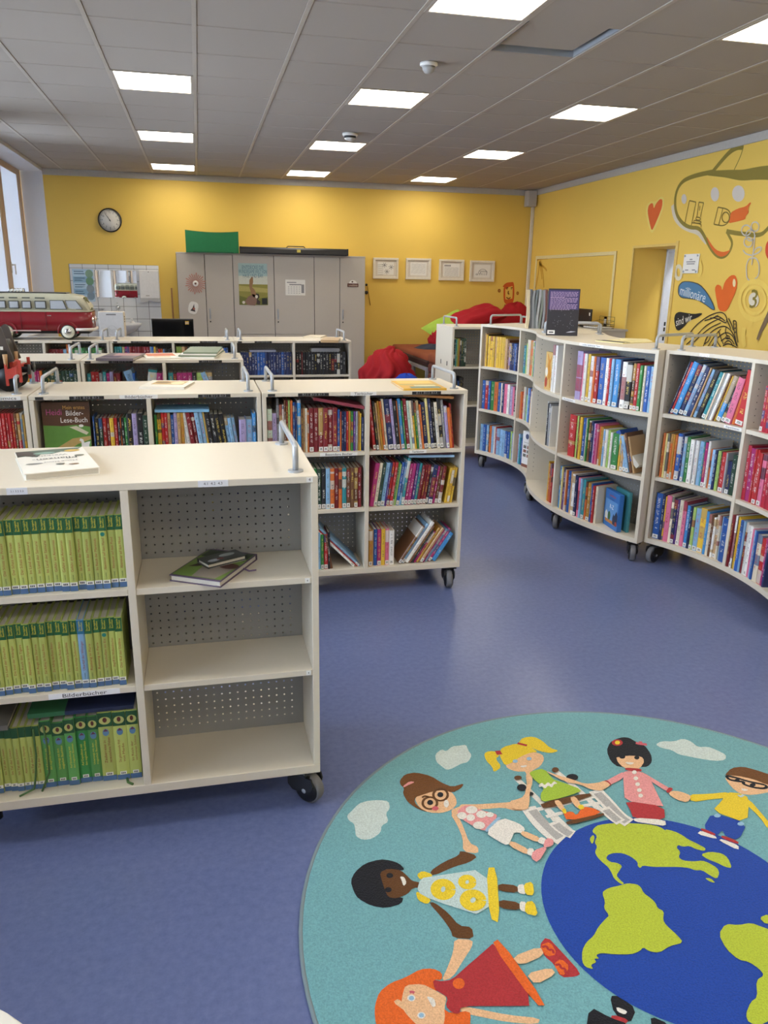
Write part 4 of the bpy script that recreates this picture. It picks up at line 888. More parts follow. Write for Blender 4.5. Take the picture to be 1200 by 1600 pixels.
cover_art(o, [('#9aa3a3', ell(hw*.3, hd*.2, hw*.4, hd*.35)), ('#a5aab0', ell(-hw*.55, -hd*.45, hw*.3, hd*.3)), ('#7a4a48', ell(-hw*.2, -hd*.4, hw*.18, hd*.2))], .014)
# picture books on the middle rows
def top_book(px, z, th, label, hexc, art=(), name='book', spine='front', cat='book'):
    c, a, w, d = quad_frame(px, z+th); o = flat_book(name, label, c, a, w, d, th, z, mat('cover_'+hexc, hexc, .4, var=.06), None, spine, True, cat); hw, hd = w/2, d/2
    cover_art(o, [(h, [(x*hw, y*hd) for x, y in P]) for h, P in art], th); return o, hw, hd
sq = lambda x0, x1, y0, y1: [(x0, y0), (x1, y0), (x1, y1), (x0, y1)]
top_book([(223, 604), (295, 605), (298, 595), (233, 594)], ZT, .012, 'white picture book with tan cover picture lying on the second-row bookcase', '#e4ded0', [('#c9a86a', sq(-.7, .75, -.3, .8)), ('#e8d9a8', ell(.4, .2, .3, .4)), ('#8a6a3a', ell(-.3, .3, .35, .3))])
o, hw, hd = top_book([(629, 607), (695, 607), (676, 594), (612, 595)], ZT, .010, 'yellow picture book lying on the red-spine bookcase by its right handle', '#dca93a', [('#e9c76a', sq(-.8, .8, .2, .9)), ('#c9b06a', sq(-.9, .9, -.2, .1)), ('#6a8a7a', sq(-.6, .8, -.9, -.55)), ('#e3dcb8', sq(-.3, .7, -.5, -.25))])
top_book([(156, 560), (213, 560), (223, 552), (168, 551)], ZT, .016, 'grey and pink picture book lying leftmost on the third-row bookcase', '#6f6468', [('#b88a86', sq(-.5, .9, 0, .8)), ('#5a4a62', sq(-.9, .1, -.7, -.1))])
top_book([(221, 560), (276, 559), (277, 551), (228, 552)], ZT, .008, 'white magazine with orange cover lying in the middle of the third-row bookcase', '#e6dfd2', [('#cf6a3e', sq(-.8, .9, -.2, .8)), ('#e8c9a0', sq(-.5, .5, -.7, -.3))])
for k in range(4):
    px = [(285+k, 560-2.2*k), (345, 560-2.2*k), (343, 551-2.2*k), (287+k, 550-2.2*k)]
    c, a, w, d = quad_frame(px if k == 0 else [(285, 560), (345, 560), (343, 551), (287, 550)], ZT)
    p = obj('magazine', MB().box(-w/2+.006*k, w/2-.004*k, -d/2, d/2, 0, .010), M_PAPER if k % 2 == 0 else mat('magazine_green', '#7d8a72', .5), None, (c[0]+.004*k, c[1], ZT+.0102*k)); p.rotation_euler = (0, 0, a+.03*(k-1.5))
    tag(p, ['lowest white magazine in the stack right on the third-row bookcase', 'green-grey magazine second from bottom of the third-row stack', 'white magazine second from top of the third-row stack', 'green-grey topmost magazine of the third-row stack'][k], 'magazine', 'magazines stacked on the third-row bookcase')
top_book([(473, 526), (502, 527), (510, 523.5), (485, 523)], ZT, .010, 'flat white booklet lying left of the brown books in the last row', '#d9cdb4')
for k in range(2):
    top_book([(504, 531), (531, 532), (530, 527), (503, 527)], ZT+.022*k, .021, ['lower brown book of the pair lying on the last-row bookcase', 'upper tan book of the pair lying on the last-row bookcase'][k], ['#8a5a3a', '#b89a72'][k])
# books lying across the rows of spines
def flat_in(unit, x0, x1, z, th, hexc, label, tilt=0.0, dep=.18, yoff=.02):
    u = U_[unit]; w = x1-x0; M_ = Matrix.Translation((u.location.x-.5175+(x0+x1)/2, u.location.y-.25+yoff+dep/2, z)) @ Matrix.Rotation(math.radians(tilt), 4, 'Y')
    m = MB(); b = .002; m.box(-w/2, w/2, -dep/2, dep/2, 0, b); m.box(-w/2, w/2, -dep/2, dep/2, th-b, th); m.box(-w/2, w/2, -dep/2, -dep/2+b, b, th-b)
    o = obj('book', m, mat('cover_'+hexc, hexc, .4, var=.1, scale=50)); o.matrix_world = M_; tag(o, label, 'book'); obj('page_block', MB().box(-w/2+.003, w/2-.003, -dep/2+b, dep/2-.003, b, th-b), M_PAGE, o)
flat_in('M1', .245, .505, 1.011, .014, '#8f3a48', 'pink edged book lying slanted across the red spines', 11, .20)
flat_in('M1', .53, .80, 1.043, .010, '#2a2a33', 'dark book lying across the top right row of the red-spine bookcase', 1.0, .19)
flat_in('M1', .70, .965, 1.040, .012, '#9a6a3a', 'orange and green book lying slanted above the top right row', 4.0, .19, .012)
flat_in('M1', .74, .985, .729, .012, '#8fb0cc', 'light blue book lying on the middle right row of the red-spine bookcase', 1.5, .17)
flat_in('M1', .66, .975, .743, .010, '#4a2436', 'dark maroon book lying uppermost on the middle right row', 1.2, .17, .03)
flat_in('M2', .54, .79, .9875, .012, '#7fb2d6', 'light blue book lying across coloured spines of the second-row bookcase', 0.6, .17)
flat_in('R4c', .13, .36, .978, .016, '#8d8fa0', 'grey magazine lying across the navy series', 0, .18)
flat_in('R4c', .68, .93, .978, .03, '#9a9a9a', 'grey stack of booklets lying across the black series', 0, .18)
flat_in('S1', .30, .49, .381, .012, '#2b3350', 'navy book lying across the thick green spines on the bottom left shelf', 0, .16, .05)
flat_in('S1', .20, .30, .381, .014, '#356b45', 'green book with red edge lying across the thick green spines', 0, .16, .05)
flat_in('S1', .03, .15, .363, .016, '#6d6a62', 'grey paperback lying on the narrow spines, bottom left shelf', 0, .18, .03)
u = U_['S1']; m = MB()
for x0, pts in ((.21, [(.002, -.002, .20), (.004, -.012, .12), (-.004, -.014, .05), (-.012, -.016, .012), (-.05, -.03, .003)]), (.24, [(0, -.002, .21), (.006, -.01, .14), (.004, -.014, .06), (-.02, -.02, .004)])):
    m.tube([(u.location.x-.5175+x0+a, u.location.y-.25+.045+b, .15+c) for a, b, c in pts], .003, 6)
tag(obj('ribbon_bookmark', m, mat('ribbon_green', '#4a6a38', .7)), 'green ribbon bookmarks hanging from the thick green books', 'bookmark')
m = MB(); m.tube([(u.location.x-.5175+.455, u.location.y-.25+.05, .152), (u.location.x-.5175+.46, u.location.y-.25+.02, .153), (u.location.x-.5175+.475, u.location.y-.25+.008, .153)], .004, 6)
tag(obj('ribbon_bookmark', m, mat('ribbon_green', '#4a6a38', .7)), 'short green bookmark end on the bottom shelf by the divider', 'bookmark')
# standing picture book facing out (second row, left)
x0, x1 = on_y(66, 660, 3.80)[0], on_y(141, 660, 3.80)[0]; hgt = .265; w = x1-x0
o = obj('book', MB().box(0, w, 0, .012, 0, hgt, .001), mat('cover_woodbrown', '#5a3a22', .4, var=.2, scale=20)); o.location = (x0, 3.79, SZ[2]); o.rotation_euler = (math.radians(-5), 0, 0)
tag(o, 'large picture book facing out, green meadow cover lettered Bilder-Lese-Buch', 'book')
def art(name, hexc, P, k): 
    m = MB(); m.add([(x*w, -.0004-.0002*k, z*hgt) for x, z in P], [tuple(range(len(P)))]); obj(name, m, mat('print_'+hexc, hexc, .45, var=.1, scale=40), o)
art('printed_meadow', '#5f8f3a', [(.01, 0), (.99, 0), (.99, .56), (.7, .60), (.4, .58), (.01, .60)], 1); art('printed_plank', '#7a5230', sq(.01, .99, .86, .862), 1); art('printed_plank', '#7a5230', sq(.01, .99, .74, .742), 1)
art('printed_path', '#b79a5c', [(.02, .14), (.3, .22), (.6, .36), (.99, .40), (.99, .34), (.7, .26), (.4, .10), (.2, .02), (.02, .02)], 2); art('printed_path', '#cfc6a8', [(.55, .56), (.7, .58), (.95, .46), (.9, .42), (.7, .50)], 2)
art('printed_goat', '#e6e2d8', [(.78, .24), (.76, .12), (.79, .12), (.81, .2), (.88, .2), (.90, .10), (.93, .10), (.94, .24), (.97, .30), (.93, .30), (.84, .28), (.82, .34), (.76, .36), (.74, .32), (.78, .30)], 3)
art('printed_goat', '#e6e2d8', ell(.80, .58, .05, .025), 3)
def ltext(st, cx, cz, hh, hexc, width):
    v, f = text2(st); xs = [p[0] for p in v]; k = hh/.72; kx = width*w/(max(xs)-min(xs)); m = MB(); m.add([(cx*w+a*kx, -.0014, cz*hgt+b*k) for a, b in v], f); obj('cover_lettering', m, mat('print_'+hexc, hexc, .45), o)
ltext('Mein erstes', .67, .90, .018, '#d8a24a', .46); ltext('Bilder-', .68, .80, .024, '#f0ece2', .36); ltext('Lese-Buch', .66, .68, .024, '#f0ece2', .56); ltext('Heidi', .25, .82, .028, '#c6528a', .32)
# R-Z box book facing out in the outward curved unit
A = U_['C2']; 
def arcface(si, dep, z, yaw=0): return A.frame(si, dep, z) @ Matrix.Rotation(yaw, 4, 'Z')
o = obj('book', MB().box(-.095, .095, 0, .03, 0, .235, .0015), mat('cover_rz', '#2f6db4', .4, var=.08)); o.matrix_world = arcface(1.315, .05, CZS[0], math.radians(-24)); tag(o, 'blue book lettered R-Z facing out beside the bottom row', 'book')
def fl(o, name, hexc, P, k, lift=.0005): 
    m = MB(); m.add([(x, -lift-.0002*k, z) for x, z in P], [tuple(range(len(P)))]); obj(name, m, mat('print_'+hexc, hexc, .45, var=.1, scale=40), o)
def fltext(o, st, cx, cz, hh, hexc, width, lift=.0016):
    v, f = text2(st); xs = [p[0] for p in v]; k = hh/.72; kx = width/(max(xs)-min(xs)); m = MB(); m.add([(cx+a*kx, -lift, cz+b*k) for a, b in v], f); obj('cover_lettering', m, mat('print_'+hexc, hexc, .45), o)
fl(o, 'printed_panel', '#5f92c8', sq(-.08, .08, .03, .175), 1); fl(o, 'printed_ground', '#b9773a', sq(-.07, .07, .03, .05), 2); fl(o, 'printed_house', '#d8d5cc', [(-.075, .05), (-.04, .05), (-.04, .085), (-.058, .105), (-.075, .085)], 2); fl(o, 'printed_tree', '#3f6a3c', ell(-.02, .075, .018, .028), 2); fl(o, 'printed_machine', '#23324a', [(.03, .035), (.085, .03), (.09, .1), (.07, .125), (.05, .09), (.035, .1), (.025, .07)], 3); fl(o, 'printed_machine', '#a23a32', ell(.075, .045, .014), 4)
fltext(o, 'R-Z', .005, .135, .028, '#eef0f2', .05); fltext(o, 'Lexikon', .005, .205, .016, '#c23a3a', .085); fltext(o, 'Junior', .005, .183, .010, '#23487a', .06)
o = obj('book', MB().box(-.085, .085, 0, .02, 0, .25, .0015), mat('cover_teal', '#3d7f86', .4)); o.matrix_world = arcface(1.36, .088, CZS[0], math.radians(-24)); tag(o, 'teal book standing just behind the R-Z book', 'book')
# kangaroo picture book and white box set, upper left bay
o = obj('book', MB().box(-.055, .055, 0, .02, 0, .255, .0015), mat('cover_kangaroo', '#c9a866', .4)); o.matrix_world = arcface(.475, .03, CZS[2], math.radians(8)); tag(o, 'tan book with an orange leaping animal facing out', 'book')
fl(o, 'printed_panel', '#d3b070', sq(-.05, .05, .005, .25), 1); fl(o, 'printed_animal', '#c8872e', [(-.03, .24), (-.02, .24), (.01, .20), (.04, .24), (.035, .21), (.02, .18), (.045, .10), (.03, .08), (.045, .02), (.03, .015), (.015, .08), (-.01, .06), (-.005, .12), (-.02, .16), (-.015, .19)], 2); fl(o, 'printed_stone', '#a8442c', ell(-.028, .05, .02, .035), 2); fl(o, 'printed_stone', '#e4dccb', ell(-.03, .12, .02, .03), 2)
# white poster-like box, lower right bay of the far unit
A = U_['C1']; o = obj('box', MB().box(-.062, .062, 0, .04, 0, .30, .002), M_WHITE); o.matrix_world = A.frame(.77, .035, CZS[0]) @ Matrix.Rotation(math.radians(20), 4, 'Z'); tag(o, 'white printed box standing on the far curved unit\'s bottom shelf', 'box')
fl(o, 'printed_disc', '#4a5270', ell(0, .26, .022), 1)
for i in range(2):
    for j in range(3): fl(o, 'printed_picture', '#8a5a4a' if (i+j) % 2 else '#6a6a62', sq(-.045+.05*i, -.005+.05*i, .09+.035*j, .115+.035*j), 1)
fl(o, 'printed_line', '#b9b4ae', sq(-.04, .045, .205, .212), 1); fl(o, 'printed_line', '#b9b4ae', sq(-.04, .045, .19, .194), 1); fl(o, 'printed_base', '#7a4a3a', sq(-.06, .06, .004, .03), 1)
# fallen books at the right end of the outward unit's middle shelf
A = U_['C2']
for k, (si, dep, rot, hx, lab) in enumerate(((1.40, .03, -32, '#2f4f9a', 'blue book fallen aslant at the right end of the middle shelf'), (1.445, .035, -48, '#c9c4b8', 'pale book with grey picture fallen beside the blue one'))):
    w_ = .03; o = obj('book', MB().box(-w_/2, w_/2, 0, .17, 0, .20, .001), mat('cover_'+hx, hx, .4)); o.matrix_world = A.frame(si, dep, CZS[1]+.11-.03*k) @ Matrix.Rotation(math.radians(rot), 4, 'Y') @ Matrix.Translation((0, 0, -.05)); tag(o, lab, 'book'); obj('page_block', MB().box(-w_/2+.002, w_/2-.002, .002, .1705, .002, .2005), M_PAGE, o)
# things on the curved units' tops
zt = 1.255
pA, pB = on_z(853, 524, zt), on_z(899, 524, zt); wv = 46*np.linalg.norm(pA-np.array([0, 0, H]))/F_PX; ang = -math.atan2(pA[0], pA[1])+.10; hgt = .315
o = obj('book', MB().box(0, wv, 0, .022, 0, hgt, .0015), mat('cover_night', '#25242c', .35, var=.05)); o.location = (pA[0], pA[1], zt); o.rotation_euler = (math.radians(-6), 0, ang); tag(o, 'black and purple book standing upright on the outward curved bookcase', 'book')
hgt_ = hgt; fl(o, 'printed_glow', '#3f3568', sq(.006, wv-.006, hgt*.56, hgt*.97), 1); fl(o, 'sticker', '#e6e6e4', sq(.008, wv*.27, .010, .036), 2); fl(o, 'sticker_code', '#3a3a3c', sq(.018, wv*.23, .018, .027), 3)
m = MB(); rr = random.Random(3)
for blk, (za, n_) in enumerate(((.92, 5), (.795, 5), (.66, 5))):
    for i in range(n_):
        z = hgt*za-i*.0085; x = wv*.07; end = wv*(.93 if i < n_-1 else rr.uniform(.5, .7))
        while x < end-.01:
            L_ = rr.uniform(.008, .022); m.add([(x, -.0013, z), (min(x+L_, end), -.0013, z), (min(x+L_, end), -.0013, z+.0042), (x, -.0013, z+.0042)], [(0, 1, 2, 3)]); x += L_+.004
obj('cover_lettering', m, mat('print_mauve', '#a993b8', .5), o)
m = MB()
for i in range(26): x, z = rr.uniform(.02, wv-.02), rr.uniform(.05, hgt*.55); m.add([(x+.0014*math.cos(q*PI/3), -.0012, z+.0014*math.sin(q*PI/3)) for q in range(6)], [tuple(range(6))])
m.add([(wv*.62, -.0012, .022), (wv*.78, -.0012, .032), (wv*.95, -.0012, .030), (wv*.8, -.0012, .024)], [(0, 1, 2, 3)]); obj('printed_star', m, mat('print_star', '#b8b8c4', .5), o)
# magazine row
pA, pB = on_z(822, 513, zt), on_z(849, 512, zt); pA[:2] += .0; L_ = 33*np.linalg.norm(pA-np.array([0, 0, H]))/F_PX; ang = -math.atan2(pA[0], pA[1])+.06; n_ = 9; cols = ['#cdbf9e', '#5a5a5e', '#8f9294', '#6a7274', '#a3a5a6', '#7a8078', '#8d9096', '#6e4a44', '#55565a']
for i in range(n_):
    tk = L_/n_; m = MB(); hh = .295+.006*math.sin(i*2.1)
    m.rings([[(x+.006*math.sin(z*14+i), y, z) for x, y in ((0, 0), (tk*.9, 0), (tk*.9, .21), (0, .21))] for z in np.linspace(0, hh, 8)], 0, False)
    o = obj('magazine', m, mat('magazine_'+cols[i], cols[i], .35, var=.2, scale=14)); o.location = (pA[0]+math.cos(ang)*tk*i, pA[1]+math.sin(ang)*tk*i, zt); o.rotation_euler = (0, 0, ang)
    tag(o, f'upright {["cream", "dark grey", "grey", "slate", "pale grey", "green-grey", "silver", "brown", "charcoal"][i]} backed magazine, {ordw(i+1)} from left on the far curved bookcase', 'magazine', 'magazines standing on the far curved bookcase')
t = thing('wire_rack', 'black wire rack beside the standing magazines', 'rack', (pA[0]+math.cos(ang)*(L_+.012), pA[1]+math.sin(ang)*(L_+.012), zt), ang)
m = MB()
for k in range(14): m.tube([(.0, .03, .03+k*.0155), (.075, .03, .03+k*.0155)], .0016, 5)
obj('wire', m, M_BLACK, t); m = MB(); m.tube([(0, .03, 0), (0, .03, .25)], .003, 6); m.tube([(.075, .03, 0), (.075, .03, .25)], .003, 6); m.tube([(0, .03, .004), (0, .2, .004), (.075, .2, .004), (.075, .03, .004)], .003, 6); obj('rack_frame', m, M_BLACK, t)
# yellow spotted papers
for k, (px, lab) in enumerate((([(947, 533), (990, 538), (1003, 533), (960, 530)], 'yellow sheet with black dotted edge on the outward curved bookcase'), ([(968, 533), (1018, 535), (1012, 531), (975, 530.5)], 'pale yellow folder lying right of the dotted sheet'))):
    c, a, w, d = quad_frame(px, zt+.004); o = obj('paper_sheet', MB().box(-w/2, w/2, -d/2, d/2, 0, .006), mat('paper_yellow', '#ddd09a', .6), None, (c[0], c[1], zt+.006*k)); o.rotation_euler = (0, 0, a); tag(o, lab, 'paper')
    if k == 0:
        m = MB(); n_ = 12
        for i in range(n_):
            for j in range(2): x, y = -w/2+w*(i+.5+.5*j)/(n_+1), -d/2+.02+.04*j; m.box(x-.011, x+.011, y-.012, y+.012, .006, .0072)
        obj('printed_dots', m, M_INK, o)

# ================================================================ RUG
RC, RR = np.array((1.1434, 1.4628)), 0.9752
rug = thing('round_rug', 'round turquoise rug printed with children holding hands around a globe', 'rug', (RC[0], RC[1], 0))
m = MB(); n_ = 96
m.rings([[((RR+dr)*math.cos(2*PI*i/n_), (RR+dr)*math.sin(2*PI*i/n_), z) for i in range(n_)] for dr, z in ((0, .0005), (.001, .006), (-.004, .0105), (-.012, .011))], 0, True, None, True)
obj('pile', m, carpet('turquoise', '#70a4aa'), rug)
m = MB(); m.rings([[((RR+.002+.006*math.cos(a))*math.cos(2*PI*i/n_), (RR+.002+.006*math.cos(a))*math.sin(2*PI*i/n_), .006+.0055*math.sin(a)) for a in np.linspace(0, 2*PI, 8, endpoint=False)] for i in range(n_)], 0, True, None, False, True)
obj('bound_edge', m, mat('rug_binding', '#76868c', .85, bump=.3, bscale=300), rug)
RCOL = dict(cloud='#c3d0cb', blue='#1f449c', green='#aebc38', skin='#e2b48a', dark='#5f3d1e', black='#1c1c22', brown='#6d4520', yellow='#dfc32f', red='#a83236', orange='#dc6426', pink='#dc9393', white='#dcd8d0', pale='#b9cccb', lblue='#8fb4cf', grey='#a9a7a4', lgreen='#9dba3c', hot='#c9606a', peach='#e8c09a')
ZA = lambda x, y: (460+x/3, 1110+y/3)
ZB = lambda x, y: (800+x/3, 1110+y/3)
def fig(name, label, items, tf):
    """printed motif: list of (colour, polygon | ('s', path, width) | ('e', cx, cy, rx, ry)), painted in order"""
    m = MB(); cols = []; k = 0
    for it in items:
        if it[0] not in cols: cols.append(it[0])
        z = .0115+.00022*k; k += 1; sh = it[1]
        g = lambda q: on_z(*tf(*q), .0115)[:2]-RC
        if isinstance(sh, tuple) and sh[0] == 's': v, f = ribbon2(chaikin([g(q) for q in sh[1]], False, 2), sh[2]); 
        elif isinstance(sh, tuple) and sh[0] == 'e': v = [g(q) for q in ell(*sh[1:5])]; f = [tuple(range(len(v)))]
        else: v = chaikin([g(q) for q in sh], True, 1); f = [tuple(range(len(v)))]
        # winding up
        v = [(p[0], p[1], z) for p in v]; m.add(v, f, cols.index(it[0]))
    o = obj(name, m, [carpet(c, RCOL[c]) for c in cols], rug)
    if label: o['label'] = label
    return o
m = MB(); m.add([(.0254+.3631*math.cos(2*PI*i/72), -.0128+.3631*math.sin(2*PI*i/72), .0122) for i in range(72)], [tuple(range(72))]); g_ = obj('printed_globe', m, carpet('blue', RCOL['blue']), rug); g_['label'] = 'blue globe with green continents'
C_ = lambda L: [('green', p) for p in L]
o = fig('printed_continent', None, C_([[(375, 570), (385, 552), (405, 538), (470, 530), (560, 530), (640, 535), (690, 545), (735, 575), (765, 592), (792, 625), (768, 642), (790, 665), (780, 690), (800, 705), (850, 710), (890, 705), (920, 715), (962, 740), (972, 765), (960, 792), (928, 775), (890, 750), (860, 752), (830, 740), (780, 735), (720, 735), (660, 735), (612, 728), (601, 742), (588, 730), (590, 714), (560, 688), (520, 671), (480, 669), (450, 678), (440, 695), (460, 712), (492, 716), (517, 730), (505, 750), (488, 775), (505, 795), (527, 814), (513, 818), (478, 790), (468, 765), (450, 735), (425, 715), (400, 690), (388, 665), (400, 640), (386, 620), (400, 590)],
    [(362, 605), (380, 583), (388, 600), (376, 632)], [(712, 558), (760, 568), (800, 588), (822, 605), (862, 624), (908, 648), (902, 662), (860, 652), (832, 637), (800, 641), (772, 630), (768, 602), (738, 580)], [(882, 677), (930, 664), (985, 673), (1012, 694), (1032, 742), (1000, 737), (960, 716), (918, 701)], [(902, 788), (932, 790), (954, 812), (928, 806)],
    [(422, 858), (440, 842), (462, 833), (510, 823), (540, 813), (585, 818), (602, 830), (617, 860), (652, 885), (672, 905), (682, 930), (712, 945), (707, 985), (722, 1010), (772, 1055), (804, 1092), (740, 1107), (690, 1140), (640, 1132), (615, 1113), (598, 1132), (560, 1147), (480, 1147), (420, 1140), (392, 1150), (410, 1168), (383, 1166), (396, 1184), (368, 1196), (382, 1218), (343, 1206), (328, 1180), (328, 1130), (348, 1090), (383, 1060), (403, 1020), (438, 980), (456, 965), (430, 930), (436, 900)],
    [(968, 1052), (1000, 1004), (1060, 1010), (1120, 999), (1170, 1018), (1200, 1028), (1290, 1080), (1330, 1180), (1330, 1300), (1260, 1400), (1180, 1480), (1110, 1470), (1094, 1430), (1118, 1370), (1150, 1348), (1143, 1270), (1182, 1245), (1158, 1215), (1110, 1182), (1060, 1172), (1003, 1122)], [(1158, 975), (1200, 958), (1240, 990), (1190, 1008)]]), ZB)
o.location.z = .0012
for tf, P in ((ZA, [(660, 205), (690, 182), (712, 192), (740, 168), (775, 165), (805, 160), (815, 188), (832, 210), (815, 242), (780, 250), (745, 270), (715, 280), (690, 262), (664, 240)]), (ZA, [(246, 492), (270, 470), (300, 438), (340, 424), (395, 420), (442, 425), (448, 460), (428, 482), (442, 522), (408, 540), (405, 572), (365, 602), (320, 607), (288, 590), (285, 560), (280, 530), (254, 516)]),
              (ZB, [(672, 160), (700, 144), (760, 146), (800, 131), (840, 145), (870, 172), (920, 170), (960, 186), (1004, 208), (1000, 233), (950, 237), (880, 226), (830, 216), (780, 206), (750, 186), (700, 176)])):
    fig('printed_cloud', None, [('cloud', P)], tf)
fig('printed_child', 'girl with brown hair bun, glasses and pink dotted top', [
    ('skin', [(765, 440), (860, 440), (940, 435), (1010, 430), (1050, 420), (1090, 440), (1100, 470), (1030, 470), (980, 455), (900, 462), (810, 466)]), ('skin', [(730, 485), (765, 490), (790, 540), (820, 622), (862, 640), (862, 672), (790, 662), (790, 600), (760, 530)]),
    ('skin', [(735, 465), (765, 455), (795, 440), (822, 442), (800, 460), (770, 485), (740, 500)]),
    ('skin', [(562, 410), (600, 388), (650, 376), (700, 370), (737, 383), (757, 410), (762, 440), (737, 467), (690, 482), (630, 480), (585, 457)]),
    ('brown', [(493, 330), (518, 300), (570, 291), (640, 308), (690, 340), (740, 360), (797, 342), (780, 367), (740, 387), (700, 374), (650, 380), (600, 397), (567, 408), (562, 432), (592, 462), (632, 480), (575, 462), (530, 430), (508, 390), (515, 365), (497, 350)]),
    ('pink', [(508, 357), (540, 333), (567, 337), (532, 352), (514, 362)]),
    ('dark', ('s', ell(685, 397, 34, 28)+[(719, 397)], .008)), ('dark', ('s', ell(635, 436, 34, 28)+[(669, 436)], .008)), ('black', ('e', 684, 397, 14, 12)), ('black', ('e', 636, 434, 14, 12)), ('white', ('e', 712, 440, 12, 18)), ('hot', ('e', 660, 462, 16, 10)), ('dark', ('s', [(598, 412), (610, 402), (630, 408)], .006)), ('dark', ('s', [(668, 372), (690, 368), (708, 374)], .006)),
    ('pink', [(758, 482), (790, 450), (830, 448), (870, 470), (942, 488), (952, 500), (922, 545), (892, 572), (830, 542), (788, 516)]), ('white', ('e', 830, 470, 28, 18)), ('white', ('e', 785, 498, 22, 17)), ('white', ('e', 826, 507, 20, 16)), ('white', ('e', 876, 492, 24, 17)), ('white', ('e', 865, 544, 28, 18)), ('white', ('e', 916, 494, 18, 12)),
    ('lblue', [(952, 503), (972, 510), (906, 578), (888, 568)]), ('white', [(970, 507), (1050, 534), (1082, 560), (1070, 582), (1030, 577), (1020, 602), (1000, 642), (950, 616), (894, 579)]),
    ('skin', [(1070, 568), (1157, 605), (1140, 627), (1058, 590)]), ('skin', [(1015, 615), (1102, 660), (1095, 687), (1003, 640)]), ('white', [(1152, 598), (1182, 610), (1170, 637), (1138, 625)]), ('pink', [(1178, 604), (1215, 612), (1212, 642), (1163, 652)]), ('white', [(1095, 653), (1122, 655), (1120, 692), (1088, 682)]), ('pink', [(1118, 665), (1192, 640), (1142, 722), (1108, 702)])], ZA)
fig('printed_child', 'girl with black afro hair and yellow hemmed dress', [
    ('dark', [(633, 755), (700, 710), (770, 680), (778, 655), (862, 682), (822, 712), (750, 732), (650, 777)]), ('dark', [(628, 900), (657, 900), (722, 950), (772, 1010), (832, 1015), (842, 1072), (743, 1067), (733, 1030), (690, 970)]),
    ('black', [(263, 800), (283, 758), (330, 718), (400, 698), (450, 703), (492, 718), (517, 745), (502, 752), (440, 747), (407, 757), (417, 800), (427, 850), (447, 880), (512, 875), (502, 907), (430, 927), (360, 917), (298, 882), (278, 850)]),
    ('dark', [(400, 760), (440, 742), (500, 750), (532, 780), (552, 800), (592, 808), (597, 832), (555, 832), (530, 862), (480, 882), (440, 877), (423, 840), (410, 800)]), ('black', ('e', 447, 775, 16, 12)), ('black', ('e', 440, 842, 16, 12)), ('white', [(494, 780), (515, 782), (526, 810), (512, 827), (503, 800)]),
    ('yellow', [(573, 772), (600, 753), (647, 770), (642, 787), (590, 797)]), ('yellow', [(568, 850), (600, 860), (642, 890), (622, 912), (578, 892)]), ('pale', [(590, 790), (650, 780), (902, 743), (915, 977), (640, 890), (573, 852)]), ('yellow', [(900, 740), (947, 738), (964, 1002), (914, 977)]),
    ('yellow', ('s', ell(697, 842, 35, 32)+[(732, 842)], .028)), ('yellow', ('s', ell(810, 808, 26, 22)+[(836, 808)], .02)), ('yellow', ('s', ell(837, 893, 38, 32)+[(875, 893)], .028)),
    ('dark', [(955, 815), (1047, 825), (1047, 860), (955, 850)]), ('dark', [(958, 890), (1057, 905), (1057, 942), (960, 932)]), ('white', [(1045, 823), (1077, 818), (1087, 867), (1048, 862)]), ('yellow', [(1073, 818), (1117, 806), (1124, 872), (1083, 870)]), ('white', [(1055, 900), (1087, 903), (1087, 952), (1056, 942)]), ('yellow', [(1083, 903), (1122, 898), (1144, 972), (1078, 957)])], ZA)
fig('printed_child', 'girl with orange hair and red dress', [
    ('skin', [(688, 1270), (720, 1200), (745, 1130), (750, 1070), (837, 1075), (832, 1110), (792, 1170), (742, 1252)]), ('skin', [(778, 1388), (830, 1393), (1000, 1428), (1152, 1443), (1142, 1472), (1000, 1462), (850, 1432), (783, 1417)]),
    ('orange', [(378, 1380), (398, 1320), (450, 1278), (520, 1253), (590, 1213), (650, 1210), (692, 1230), (692, 1265), (650, 1262), (662, 1300), (700, 1400), (730, 1420), (822, 1408), (827, 1450), (812, 1540), (790, 1640), (450, 1640), (388, 1500), (376, 1430)]),
    ('skin', [(518, 1288), (600, 1283), (650, 1308), (692, 1330), (714, 1345), (702, 1400), (707, 1440), (690, 1510), (660, 1540), (600, 1500), (558, 1460), (520, 1420), (493, 1370), (458, 1372), (488, 1350)]),
    ('orange', [(455, 1375), (485, 1330), (520, 1288), (505, 1340), (500, 1390), (540, 1450), (610, 1510), (560, 1520), (490, 1440)]), ('skin', [(460, 1368), (490, 1352), (520, 1390), (545, 1425), (520, 1412)]), ('white', ('e', 548, 1350, 19, 16)), ('lblue', ('e', 549, 1351, 12, 11)), ('white', ('e', 595, 1432, 19, 16)), ('lblue', ('e', 595, 1432, 12, 11)), ('white', [(618, 1342), (655, 1352), (664, 1388), (648, 1396), (634, 1370)]), ('hot', ('s', [(540, 1325), (552, 1322), (562, 1328)], .007)),
    ('red', [(648, 1265), (690, 1275), (740, 1265), (800, 1210), (870, 1150), (945, 1083), (1140, 1388), (960, 1390), (780, 1390), (775, 1427), (740, 1422), (708, 1390), (720, 1350), (690, 1330), (658, 1312)]), ('orange', [(923, 1097), (960, 1073), (1184, 1387), (1133, 1388)]), ('orange', ('e', 770, 1285, 28, 26)),
    ('skin', [(1018, 1160), (1152, 1110), (1172, 1152), (1058, 1202)]), ('skin', [(1083, 1240), (1202, 1210), (1226, 1240), (1130, 1292)])], ZA)
